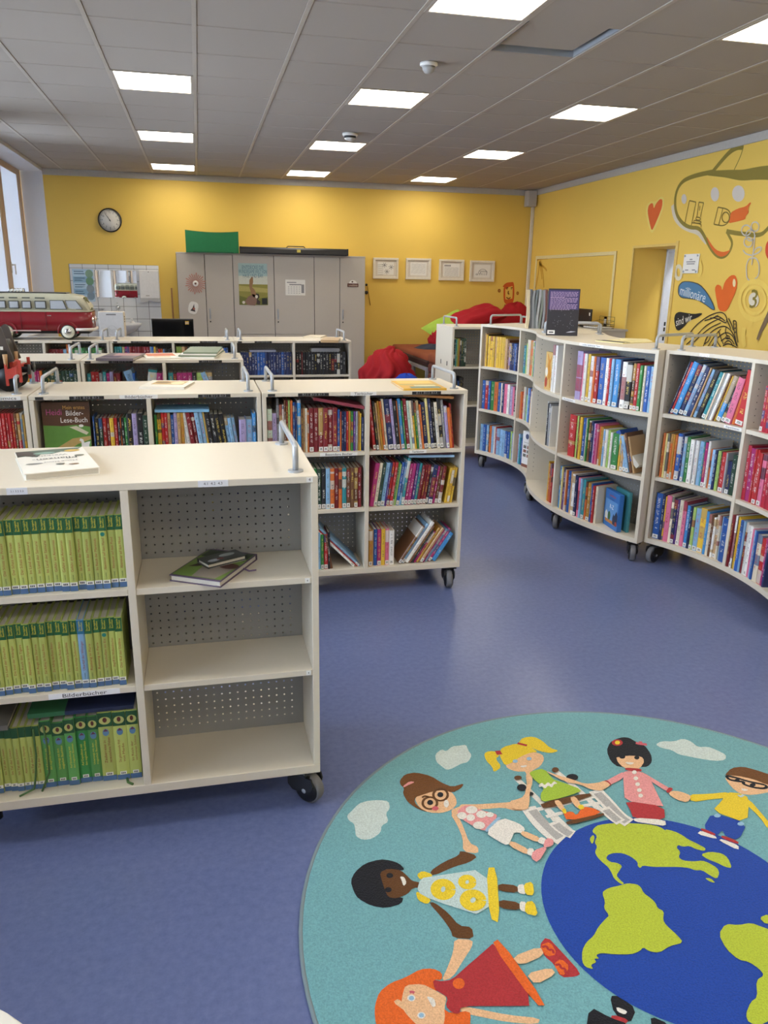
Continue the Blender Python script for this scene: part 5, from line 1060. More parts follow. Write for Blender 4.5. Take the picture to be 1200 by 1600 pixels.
fig('printed_shoe', None, [('red', [(163, 1058), (232, 1130), (324, 1232), (300, 1248), (228, 1252), (198, 1190), (150, 1150), (128, 1100)]), ('orange', [(128, 1103), (180, 1083), (212, 1142), (163, 1157)]), ('orange', [(193, 1190), (230, 1163), (272, 1202), (235, 1252)]), ('red', ('s', [(140, 1110), (165, 1105), (170, 1125), (190, 1120), (195, 1140)], .006)), ('red', ('s', [(205, 1195), (225, 1190), (230, 1212), (250, 1210), (250, 1232)], .006))], ZB)
fig('printed_child', 'girl with yellow pigtails seated in a white wheelchair', [
    ('white', ('s', [(20, 318), (110, 405), (200, 495), (290, 580)], .020)), ('white', ('s', [(200, 280), (290, 355), (380, 435), (490, 525)], .020)), ('white', ('s', [(60, 352), (140, 440), (200, 520)], .012)), ('white', ('s', [(240, 312), (330, 395), (400, 465)], .012)), ('white', ('s', [(120, 465), (240, 440), (330, 418), (420, 395)], .016)), ('white', ('s', [(160, 500), (240, 480)], .014)), ('white', ('s', [(330, 450), (430, 432)], .014)),
    ('white', ('s', [(75, 455), (120, 520), (180, 580), (235, 610)], .05)), ('grey', ('s', [(95, 470), (140, 520), (200, 580), (225, 600)], .030)), ('white', ('s', [(195, 525), (230, 560), (285, 585)], .04)), ('grey', ('s', [(205, 535), (240, 565), (275, 585)], .028)), ('white', ('s', [(390, 378), (440, 430), (500, 500), (550, 530)], .05)), ('grey', ('s', [(400, 390), (450, 440), (510, 505), (540, 525)], .030)), ('white', ('s', [(430, 460), (470, 500), (510, 528)], .04)), ('grey', ('s', [(440, 470), (475, 503), (500, 522)], .026)),
    ('black', ('e', 45, 365, 22, 16)), ('black', ('e', 85, 395, 16, 9)), ('black', ('e', 282, 318, 28, 16)), ('dark', ('e', 28, 320, 18, 10)), ('dark', ('e', 203, 283, 16, 12)),
    ('skin', [(63, 300), (92, 300), (97, 340), (82, 390), (82, 440), (72, 472), (0, 468), (-12, 430), (20, 423), (55, 410), (70, 360)]), ('skin', [(148, 285), (210, 308), (280, 328), (340, 350), (400, 345), (430, 335), (448, 342), (462, 356), (420, 382), (370, 377), (320, 352), (250, 342)]),
    ('dark', [(128, 440), (362, 390), (374, 410), (150, 470)]), ('skin', [(193, 430), (222, 425), (252, 472), (233, 482)]), ('skin', [(268, 415), (297, 408), (327, 457), (303, 467)]),
    ('lgreen', [(78, 300), (100, 288), (150, 278), (192, 330), (217, 337), (334, 380), (280, 402), (210, 422), (138, 437), (132, 400), (152, 370), (103, 330)]), ('white', [(123, 357), (140, 345), (152, 358), (168, 342), (183, 355), (196, 337), (214, 350), (196, 352), (186, 370), (170, 358), (154, 374), (140, 362), (128, 368)]),
    ('dark', [(248, 527), (428, 485), (432, 502), (262, 547)]), ('orange', [(238, 487), (282, 480), (302, 502), (330, 458), (382, 465), (424, 490), (258, 527)]), ('yellow', [(232, 470), (250, 466), (256, 490), (240, 492)]), ('yellow', [(306, 455), (330, 448), (340, 468), (316, 474)])], ZB)
fig('printed_head', None, [('skin', [(988, 250), (1040, 213), (1110, 193), (1162, 205), (1172, 230), (1152, 262), (1120, 280), (1100, 290), (1085, 286), (1040, 287), (998, 272)]), ('skin', [(1078, 280), (1112, 272), (1120, 300), (1090, 304)]), ('yellow', [(888, 203), (912, 190), (958, 195), (960, 215), (942, 226), (972, 265), (935, 292), (928, 266), (898, 235)]), ('yellow', [(958, 200), (975, 173), (1040, 155), (1092, 163), (1145, 197), (1110, 197), (1060, 217), (1012, 250), (985, 258), (968, 225)]), ('yellow', [(1048, 155), (1070, 128), (1122, 123), (1162, 143), (1200, 178), (1242, 190), (1200, 202), (1150, 192), (1098, 170)]), ('red', ('s', [(952, 190), (962, 208)], .02)), ('red', ('s', [(1046, 155), (1090, 166)], .012)), ('lblue', ('e', 1100, 228, 12, 8)), ('lblue', ('e', 1035, 240, 12, 8)), ('white', [(1056, 262), (1092, 258), (1085, 268), (1066, 270)])], ZA)
fig('printed_child', 'girl with black hair, pink buttoned tunic and red skirt', [
    ('black', [(443, 190), (458, 150), (490, 133), (520, 125), (550, 128), (582, 148), (622, 163), (652, 205), (657, 240), (637, 264), (600, 266), (500, 267), (463, 240)]), ('skin', [(488, 217), (540, 207), (600, 207), (622, 237), (602, 270), (575, 280), (560, 278), (520, 267), (495, 242)]),
    ('black', [(485, 222), (500, 208), (540, 203), (590, 203), (615, 222), (590, 214), (540, 212)]), ('black', ('e', 517, 218, 14, 9)), ('black', ('e', 585, 222, 12, 9)), ('black', ('s', [(495, 206), (515, 203), (530, 208)], .006)), ('black', ('s', [(568, 209), (588, 207), (602, 214)], .006)), ('white', [(528, 243), (576, 246), (560, 256), (540, 254)]), ('red', ('e', 493, 153, 26, 15)), ('yellow', ('e', 494, 153, 12, 9)), ('hot', ('s', [(580, 155), (605, 160), (632, 162)], .014)), ('hot', ('s', [(600, 148), (608, 162)], .012)),
    ('pink', [(530, 285), (450, 328), (428, 340), (450, 357), (522, 322)]), ('pink', [(608, 290), (682, 335), (742, 370), (730, 387), (638, 327)]), ('red', [(423, 335), (445, 330), (467, 350), (455, 360)]), ('red', [(735, 363), (757, 370), (735, 392), (720, 385)]), ('skin', [(745, 380), (790, 384), (842, 405), (822, 437), (770, 422), (733, 397)]),
    ('pink', [(528, 287), (605, 290), (642, 315), (702, 440), (712, 457), (528, 432), (523, 350), (520, 310)]), ('red', [(528, 272), (607, 278), (606, 292), (533, 286)]), ('red', [(528, 428), (712, 455), (717, 522), (568, 512), (553, 470)]), ('white', [(570, 508), (717, 518), (722, 548), (650, 538), (573, 527)])]
    + [('white', ('e', x, y, 11, 9)) for x, y in ((573, 295), (580, 324), (588, 352), (596, 380), (602, 406))], ZB)
fig('printed_child', 'boy with brown hair, black glasses and yellow shirt', [
    ('skin', [(993, 310), (1060, 303), (1130, 318), (1230, 345), (1225, 380), (1130, 397), (1070, 392), (1028, 360)]), ('brown', [(998, 302), (1028, 270), (1080, 263), (1140, 278), (1230, 308), (1240, 352), (1200, 350), (1130, 322), (1060, 307), (1005, 304)]),
    ('black', ('s', [(1004, 306), (1015, 325), (1060, 333), (1090, 335), (1080, 345), (1130, 362), (1190, 368), (1195, 350), (1110, 335), (1060, 318), (1004, 306)], .010)), ('black', ('e', 1055, 328, 12, 7)), ('black', ('e', 1128, 350, 14, 8)), ('white', [(1072, 366), (1110, 372), (1095, 380), (1080, 377)]),
    ('yellow', [(1020, 383), (920, 393), (828, 395), (840, 432), (940, 417), (1005, 412)]), ('yellow', [(1105, 410), (1200, 520), (1230, 560), (1200, 560), (1160, 500), (1095, 440)]), ('yellow', [(1008, 385), (1070, 390), (1112, 412), (1102, 532), (938, 472), (980, 430)]),
    ('blue', [(938, 480), (1102, 532), (1062, 612), (1000, 592), (985, 562), (960, 592), (893, 557)]), ('white', [(885, 565), (952, 590), (962, 607), (866, 582)]), ('white', [(983, 605), (1062, 635), (1062, 660), (968, 612)]), ('red', [(888, 553), (952, 580), (952, 592), (883, 566)]), ('red', [(985, 588), (1062, 618), (1060, 632), (978, 600)]), ('lblue', ('e', 962, 497, 16, 9)), ('lblue', ('e', 1072, 536, 16, 9)), ('pale', ('s', [(1060, 400), (1070, 410), (1085, 400)], .008))], ZB)
fig('printed_child', 'figure cut by the lower rug edge in black skirt and boots', [
    ('black', [(458, 1338), (502, 1338), (584, 1400), (552, 1472), (478, 1422)]), ('white', [(488, 1388), (542, 1410), (530, 1427), (493, 1412)]), ('red', [(468, 1425), (547, 1450), (532, 1472), (463, 1452)]), ('black', [(363, 1388), (462, 1442), (545, 1470), (560, 1540), (340, 1540)]), ('black', [(648, 1433), (735, 1470), (720, 1520), (655, 1490)])], ZB)
fig('printed_shoe', None, [('yellow', [(1150, 708), (1220, 712), (1220, 755), (1190, 740)])], ZB)

# ================================================================ FAR WALL
def fwx(u, v, y=YF): q = on_y(u, v, y); return q[0], q[2]
# clock
x, z = fwx(171.5, 344, YF-.03); t = thing('wall_clock', 'round black rimmed wall clock on the yellow far wall', 'clock', (x, YF, z)); R_ = .168
RX = Matrix(((1, 0, 0, 0), (0, 0, 1, 0), (0, -1, 0, 0), (0, 0, 0, 1)))   # local z -> -y
RX = Matrix(((1, 0, 0, 0), (0, 0, -1, 0), (0, 1, 0, 0), (0, 0, 0, 1)))
obj('rim', MB().rings([[(r*math.cos(2*PI*i/40), -y, r*math.sin(2*PI*i/40)) for i in range(40)] for r, y in ((R_-.016, .02), (R_-.014, .04), (R_-.004, .045), (R_, .035), (R_, .004), (R_-.016, .004))], 0, True, None, False, True), M_BLACK, t)
obj('dial', MB().lathe([(R_-.012, .018), (R_-.012, .022)], 40, 0, RX), M_PAPER, t)
m = MB()
for k in range(60):
    a = 2*PI*k/60; L_, w_ = (.02, .004) if k % 5 == 0 else (.008, .0015); c_, s_ = math.sin(a), math.cos(a); r1 = R_-.03; r0 = r1-L_
    m.add([(c_*r0-s_*w_/2, -.0225, s_*r0+c_*w_/2), (c_*r0+s_*w_/2, -.0225, s_*r0-c_*w_/2), (c_*r1+s_*w_/2, -.0225, s_*r1-c_*w_/2), (c_*r1-s_*w_/2, -.0225, s_*r1+c_*w_/2)], [(0, 1, 2, 3)])
for k in range(1, 13):
    v, f = text2(str(k)); a = 2*PI*k/12; m.add([(math.sin(a)*(R_-.062)+p*.032, -.0226, math.cos(a)*(R_-.062)+q*.032) for p, q in v], f)
obj('dial_marks', m, M_INK, t)
def hand(nm, ang, L_, w_, y):
    a = math.radians(ang); d = (math.sin(a), math.cos(a)); n_ = (d[1], -d[0]); m = MB()
    P = [(-.02, w_), (L_, w_*.6), (L_, -w_*.6), (-.02, -w_)]; m.prism([(d[0]*l+n_[0]*q, d[1]*l+n_[1]*q) for l, q in P], y, y+.002, 0, RX); obj(nm, m, M_BLACK, t)
hand('hour_hand', -32, .062, .005, .026); hand('minute_hand', -34, .105, .0035, .029)
obj('hub', MB().lathe([(.009, .024), (.009, .033)], 14, 0, RX), M_BLACK, t)
# tiled wash corner
x0, ztop = fwx(109, 412); x1, _ = fwx(246, 417); ts = .1832; nx = 7; x0 = x1-ts*(nx)+.02
g = MB(); g.box(x0-.005, x1+.005, YF-.010, YF-.001, .55, ztop, .001); obj('tile_bed', g, M_GROUT, wall_far)
tile_w = MB().box(-ts/2+.0035, ts/2-.0035, -.016, -.008, -ts/2+.0035, ts/2-.0035, .0015).mesh('wall_tile', M_TILEW)
for i in range(nx):
    zc = ztop-.09+ts/2-.002
    for j in range(8):
        z = ztop-.055-ts*(j-.5)
        if j == 0: o = obj('wall_tile', MB().box(-ts/2+.0035, ts/2-.0035, -.016, -.008, -.026, .026, .0015), M_TILEW, wall_far, (x0+ts*(i+.5), YF, ztop-.03))
        elif z-ts/2 > .5: o = bpy.data.objects.new('wall_tile', tile_w); COL.objects.link(o); o.parent = wall_far; o.location = (x0+ts*(i+.5), YF, ztop-.058-ts*(j-.5))
# mirror
def panel_px(name, label, cat, px, y, th, mt, group=None):
    P = [np.array(fwx(u, v, y)) for u, v in px]; xa = (P[0][0]+P[3][0])/2; xb = (P[1][0]+P[2][0])/2; za = (P[2][1]+P[3][1])/2; zb = (P[0][1]+P[1][1])/2
    o = obj(name, MB().box(-(xb-xa)/2, (xb-xa)/2, 0, th, -(zb-za)/2, (zb-za)/2, min(.0015, th*.2)), mt); o.location = ((xa+xb)/2, y, (za+zb)/2); tag(o, label, cat, group); return o, (xb-xa)/2, (zb-za)/2
n_ = NT('mirror_glass'); n_.col((.9, .91, .91)); n_.p.inputs['Metallic'].default_value = 1; n_.rough(.01); M_MIRROR = n_.m
o, hw, hz = panel_px('wall_mirror', 'frameless mirror on the white tiles above the sink', 'mirror', [(148, 421), (213, 424), (215, 464), (150, 466)], YF-.026, .008, M_MIRROR)
m = MB()
for a in (-hw+.04, hw-.04):
    for b in (-hz-.004, hz-.012): m.box(a-.012, a+.012, -.004, .010, b, b+.016, .001)
obj('clip', m, M_CHROME, o)
o, hw, hz = panel_px('info_poster', 'pale blue hand-washing poster on the tiles left of the mirror', 'poster', [(112, 420), (146, 421), (148, 471), (117, 471)], YF-.021, .003, mat('poster_blue', '#a9c8dd', .4))
for k in range(5): fl(o, 'poster_band', '#8fb4cf' if k % 2 else '#bcd6e6', sq(-hw*.96, hw*.96, hz*.95-2*hz*.19*(k+1), hz*.95-2*hz*.19*k-.01), 1)
m = MB(); rr = random.Random(5)
for k in range(13):
    if k % 3 == 2: continue
    z = hz*.88-2*hz*.068*k; m.add([(-hw*.85, -.0014, z), (-hw*.85+hw*rr.uniform(.6, 1.1), -.0014, z), (-hw*.85+hw*rr.uniform(.6, 1.1), -.0014, z-.012), (-hw*.85, -.0014, z-.012)], [(0, 1, 2, 3)])
obj('poster_text', m, mat('print_slate', '#4f6f8a', .5), o)
for k, hx in enumerate(('#7fa08a', '#6f9a7a', '#8a9aa4', '#7f94a4')): fl(o, 'poster_picture', hx, ell(hw*.62, hz*.72-hz*.46*k, .055, .06), 3)
# towel dispenser
P = [np.array(fwx(u, v, YF-.11)) for u, v in ((216, 422), (247, 422), (248, 472), (220, 472))]
t = thing('towel_dispenser', 'white paper towel dispenser on the tiles right of the mirror', 'dispenser', (P[0][0], YF-.115, P[2][1])); w_, h_ = P[1][0]-P[0][0], P[0][1]-P[2][1]
obj('housing', MB().box(0, w_, 0, .095, .05, h_, .008), M_WHITE, t)
m = MB(); m.prism([(0, .06), (w_, .06), (w_, .0), (w_*.72, .0), (w_*.5, .028), (w_*.28, .0), (0, .0)], -.09, -.002, 0, Matrix(((1, 0, 0, 0), (0, 0, -1, 0), (0, 1, 0, 0), (0, 0, 0, 1)))); obj('tray', m, mat('dispenser_grey', '#b9b7b3', .4), t)
obj('window_slot', MB().box(w_*.3, w_*.48, -.002, .001, .085, .10), M_GREYTRIM, t); obj('lock', MB().box(w_*.48, w_*.52, -.002, .001, h_-.03, h_-.02), M_DARK, t)
# glass shelf with cups, faucet, sink, soap
x, z = fwx(152, 483, YF-.08); t = thing('glass_shelf', 'small glass shelf on the tiles left of the faucet', 'shelf', (x, YF-.02, z)); obj('glass_plate', MB().box(-.14, .10, -.10, 0, 0, .008, .002), M_GLASS, t); [obj('bracket', MB().box(q_, q_+.02, -.05, .004, -.012, 0, .001), M_CHROME, t) for q_ in (-.12, .06)]
x, z = fwx(184, 481, YF-.08); t = thing('faucet', 'chrome wall faucet above the sink', 'faucet', (x, YF-.016, z))
m = MB(); m.lathe([(.035, 0), (.035, .01), (.022, .018), (.02, .07), (.026, .075), (.026, .10), (.012, .115)], 18, 0, RX); obj('body', m, M_CHROME, t)
m = MB(); m.tube([(0, -.085, 0), (0, -.10, -.03), (0, -.15, -.04), (0, -.19, -.045)], .010, 10); obj('spout', m, M_CHROME, t); m = MB(); m.tube([(0, -.08, .02), (0, -.09, .05), (0, -.07, .075)], .007, 8); obj('lever', m, M_CHROME, t)
x, z = fwx(196, 505, YF-.3); t = thing('wash_basin', 'white ceramic wash basin under the mirror', 'sink', (x-.08, YF-.016, z-.17))
m = MB(); n2 = 36; prof = [(.10, 0), (.20, .05), (.27, .13), (.285, .17), (.265, .175), (.235, .13), (.15, .06), (.02, .05)]
m.rings([[(r*1.1*math.cos(2*PI*i/n2), -.24+min(r*.85*math.sin(2*PI*i/n2), .235), zz) for i in range(n2)] for r, zz in prof]); obj('bowl', m, mat('ceramic', '#e6e7e8', .12), t)
m = MB(); m.lathe([(.09, -.6), (.09, -.2), (.11, 0)], 20, 0, Matrix.Translation((0, -.12, 0))); obj('pedestal', m, mat('ceramic', '#e6e7e8'), t)
x, z = fwx(205, 512, YF-.3); t = thing('soap_bottle', 'white soap bottle with teal label on the wash basin', 'bottle', (x+.01, YF-.10, z-.05))
obj('body', MB().lathe([(.034, 0), (.036, .01), (.036, .11), (.026, .13), (.012, .14)], 20), M_WHITE, t); obj('label', MB().lathe([(.0365, .02), (.0365, .08)], 20), mat('label_teal', '#6fb0b8', .5), t); m = MB(); m.tube([(0, 0, .14), (0, 0, .17), (-.03, 0, .172)], .006, 8); obj('pump', m, M_WHITE, t)
# broom stick
x, z = fwx(268, 450, YF-.06); m = MB(); m.cyl((0, 0, .12), (0, 0, z), .013, 10); t = thing('broom', 'wooden broom leaning on the wall left of the grey cupboards', 'broom', (x, YF-.08, 0)); obj('stick', m, mat('broom_wood', '#9a6a3a', .5), t); obj('head', MB().box(-.15, .15, -.03, .03, .07, .12, .004), mat('broom_wood', '#9a6a3a'), t); obj('bristles', MB().box(-.15, .15, -.035, .035, 0, .07), mat('bristle', '#5a4a3a', .9), t)
# ---------------------------------------------------------------- grey cupboards
CY = 12.33; dx = [fwx(u, 400, CY)[0] for u in (274.7, 319, 363, 427.5, 490.7, 531, 571)]; CT = 1.935
def cupboard(i0, i1, label, split=None):
    xa, xb = dx[i0], dx[i1]; t = thing('cupboard', label, 'cupboard', ((xa+xb)/2, CY+.22, 0), 0, 'grey cupboards along the far wall'); o_ = (xa+xb)/2
    obj('body', MB().box(xa-o_, xb-o_, -.20, .20, .06, CT, .002), M_CUP, t); obj('plinth', MB().box(xa-o_+.01, xb-o_-.01, -.18, .20, 0, .06), M_DARK, t); obj('top_panel', MB().box(xa-o_, xb-o_, -.222, .20, CT, CT+.02, .002), M_CUP, t)
    for k in range(i0, i1+1): obj('seam', MB().box(dx[k]-o_-(.0045 if k > i0 else 0), dx[k]-o_+(.0045 if k < i1 else 0), -.2035, -.199, .08, CT-.002), M_DARK, t)
    for k in range(i0, i1):
        a, b = dx[k]-o_+.0045, dx[k+1]-o_-.0045
        for za, zb in (((.78, CT-.004), (.08, .775)) if split else ((.08, CT-.004),)):
            d = obj('door', MB().box(a, b, -.221, -.202, za, zb, .0015), M_CUP, t)
            if (k-i0) == 1 and zb > 1:
                hx = a+.045; h = MB(); h.box(hx-.012, hx+.012, -.224, -.221, 1.0, 1.16, .001); h.tube([(hx, -.222, 1.15), (hx, -.25, 1.15), (hx, -.25, 1.03), (hx, -.222, 1.03)], .006, 8); obj('handle', h, M_METAL, d); obj('lock', MB().box(hx-.009, hx+.009, -.226, -.221, .955, .975, .001), M_BLACK, d)
    return t
cupboard(0, 2, 'grey cupboard left of the hare poster, with a paper rosette and a picture card'); cupboard(2, 4, 'grey cupboard with the hare poster and a notice sheet', True); cupboard(4, 6, 'grey cupboard at the right end with a small brown sign')
CFY = CY-.0015
o, hw, hz = panel_px('hare_poster', 'poster of brown animals hugging in a meadow, on the grey cupboard', 'poster', [(372, 411), (418, 412), (418, 477), (374, 476)], CFY-.003, .002, mat('poster_sky', '#a9c4c0', .4))
fl(o, 'printed_sky', '#cdd0c0', sq(-hw, hw, -.05, .12), 1); fl(o, 'printed_meadow', '#8f8a3e', sq(-hw, hw, -hz, 0), 2); fl(o, 'printed_meadow', '#6f7230', [(-hw, -hz), (hw, -hz), (hw, -hz*.6), (0, -hz*.75), (-hw, -hz*.55)], 3); fl(o, 'printed_meadow', '#b0a35a', [(-hw, -.02), (hw, -.06), (hw, -.12), (-hw, -.1)], 3)
fl(o, 'printed_hare', '#96704a', [(-.03, -.15), (-.06, -.03), (-.055, .06), (-.02, .11), (0, .1), (0, .03), (-.02, -.04), (.02, -.08), (.04, -.14), (.01, -.2)], 4); fl(o, 'printed_hare', '#8a6a5c', [(.0, -.14), (-.08, -.18), (-.13, -.25), (-.1, -.3), (.02, -.31), (.05, -.24), (.04, -.17)], 4); fl(o, 'printed_hare', '#3c3230', [(.04, -.13), (.08, -.14), (.09, -.19), (.06, -.22), (.1, -.25), (.09, -.3), (.04, -.29), (.05, -.22), (.03, -.18)], 5); fl(o, 'printed_hare', '#d8d0c0', ell(.045, -.18, .02, .025), 6); fl(o, 'printed_tail', '#d8d0c0', ell(-.15, -.265, .022), 6); fl(o, 'publisher_mark', '#24282a', sq(hw-.09, hw-.01, -hz+.01, -hz+.1), 6)
for st, z, wd in (('ENTDECKE DIE', hz*.80, .32), ('WUNDERSAME WELT VON', hz*.60, .42), ('HASE UND BÄR', hz*.40, .3)): fltext(o, st, 0, z, .055, '#5f7f8e', wd, .002)
o, hw, hz = panel_px('notice_sheet', 'white notice sheet with a table on the grey cupboard', 'paper', [(446, 437), (477, 437), (477, 462), (446, 461)], CFY-.003, .002, M_PAPER)
m = MB(); m.add([(-hw*.85, -.0008, hz*.7), (hw*.1, -.0008, hz*.7), (hw*.1, -.0008, hz*.58), (-hw*.85, -.0008, hz*.58)], [(0, 1, 2, 3)]); m.add([(hw*.6, -.0008, hz*.4), (hw*.88, -.0008, hz*.4), (hw*.88, -.0008, -hz*.7), (hw*.6, -.0008, -hz*.7)], [(0, 1, 2, 3)]); m.add([(-hw*.6, -.0008, hz*.44), (hw*.6, -.0008, hz*.44), (hw*.6, -.0008, hz*.3), (-hw*.6, -.0008, hz*.3)], [(0, 1, 2, 3)])
for i in range(5):
    for j in range(4): x, z = -hw*.75+hw*.27*i, hz*.1-hz*.26*j; m.add([(x, -.0008, z), (x+hw*.15, -.0008, z), (x+hw*.15, -.0008, z-hz*.06), (x, -.0008, z-hz*.06)], [(0, 1, 2, 3)])
obj('printed_table', m, M_LINE, o)
o, hw, hz = panel_px('small_sign', 'small brown sign under a white arch on the right cupboard', 'sign', [(543, 443), (560, 443), (560, 448.5), (543, 448.5)], CFY-.006, .005, mat('sign_brown', '#5a2f28', .5))
fltext(o, 'Lesebären', 0, 0, .034, '#d8c8b8', hw*1.6); m = MB(); m.prism([(-.05, hz)]+[(.062*math.cos(PI-PI*k/10), hz+.05*math.sin(PI*k/10)) for k in range(11)]+[(.05, hz)], 0, .004, 0, Matrix(((1, 0, 0, 0), (0, 0, 1, 0), (0, 1, 0, 0), (0, 0, 0, 1)))); obj('arch', m, M_PAPER, o); fl(o, 'printed_animal', '#5a3a2e', ell(-.01, hz+.025, .014, .012), 3)
# paper rosette and picture card
x, z = fwx(305.5, 443, CFY); t = thing('paper_rosette', 'pink paper star rosette hanging on the left grey cupboard', 'decoration', (x, CFY-.004, z)); m = MB()
for k in range(26):
    a = 2*PI*k/26; r = .14+.014*math.sin(k*2.4); m.add([(.03*math.cos(a-.07), -.002, .03*math.sin(a-.07)), (.03*math.cos(a+.07), -.002, .03*math.sin(a+.07)), (r*math.cos(a+.045), -.006, r*math.sin(a+.045)), (r*math.cos(a-.045), -.006, r*math.sin(a-.045))], [(0, 1, 2, 3)])
obj('ray', m, mat('paper_pink', '#c07a68', .7), t); obj('centre', MB().lathe([(.042, .002), (.042, .006), (.03, .008)], 20, 0, RX), M_PAPER, t); obj('knot', MB().lathe([(.016, .008), (.014, .016)], 12, 0, RX), mat('rosette_dark', '#7a5a52', .6), t)
x, z = fwx(302, 481, CFY); o = obj('picture_card', MB().prism([(p*1, q) for p, q in chaikin([(-.07, -.09), (.07, -.09), (.07, .09), (-.07, .09)], True, 2)], .002, .005, 0, RX), M_PAPER); o.location = (x, CFY, z); o.rotation_euler = (0, math.radians(14), 0); tag(o, 'tilted white card with a black figure below the rosette', 'card'); fl(o, 'printed_figure', '#3a3534', [(-.035, -.05), (.04, -.05), (.02, .0), (.0, .06), (-.01, .0)], 1, .0055); fl(o, 'printed_figure', '#a05a48', ell(.012, -.01, .018), 2, .0055)
# on top of the cupboards: green case and black bar
t = thing('green_box', 'green fabric box standing on the left grey cupboard', 'box', (0, CY, CT+.02)); P = [np.array(fwx(u, v, CY)) for u, v in ((289, 360), (372, 363), (372, 396), (289, 394))]; zb = CT+.02
m = MB(); n2 = 14; rs = []
for k in range(n2+1):
    f_ = k/n2; x = P[0][0]+(P[1][0]-P[0][0])*f_; bow = .025*math.sin(PI*f_); zt_ = P[0][1]+(P[1][1]-P[0][1])*f_-bow*.9; rs.append([(x, -.06-bow, 0), (x, .10, 0), (x, .10, zt_-zb), (x, -.06-bow, zt_-zb)])
m.rings(rs, 0, False); obj('body', m, mat('green_fabric', '#1c7a48', .7, bump=.1, bscale=300), t); m = MB(); m.box(P[0][0]+.1, P[1][0]-.08, -.10, -.085, -.004, .012, .001); obj('lip', m, mat('green_fabric_dark', '#145a36', .7), t); m = MB(); m.rings([[(a+dx_, b, c+dz_) for dx_, dz_ in ((0, 0), (0, .006))]+[(a, b+.003, c+.006), (a, b+.003, c)] for (a, b, c) in [r[3] for r in rs]], 0, False); obj('hem', m, mat('green_fabric_dark', '#145a36'), t)
P = [np.array(fwx(u, v, CY)) for u, v in ((373, 386), (541, 390), (541, 400), (373, 396))]; xa, xb = P[0][0]+.02, P[1][0]; t = thing('projection_screen', 'long black screen case lying on top of the grey cupboards', 'case', ((xa+xb)/2, CY-.06, CT+.02)); L_ = (xb-xa)/2; hh = .095
sec = [(-.06, .012), (-.055, .07), (-.04, hh), (.05, hh), (.06, .07), (.06, .0), (-.05, 0)]
obj('case', MB().rings([[(x, y, z) for y, z in sec] for x in (-L_, L_)], 0, False), mat('black_case', '#201f1f', .4), t)
m = MB(); m.tube([(-.12, -.01, hh), (-.10, -.01, hh+.02), (.14, -.01, hh+.02), (.16, -.01, hh)], .007, 8); obj('carry_handle', m, M_BLACK, t); obj('sticker', MB().box(.03, .085, -.0612, -.0575, .03, .07), mat('sticker_yellow', '#d6c45a', .5), t)
for x in (-L_, L_): obj('end_cap', MB().box(x-.012, x+.012, -.063, .063, 0, hh+.002, .003), M_BLACK, t)
for x in (-L_*.45, L_*.62): obj('foot', MB().box(x-.05, x+.05, -.066, -.05, 0, .02, .003), M_BLACK, t)
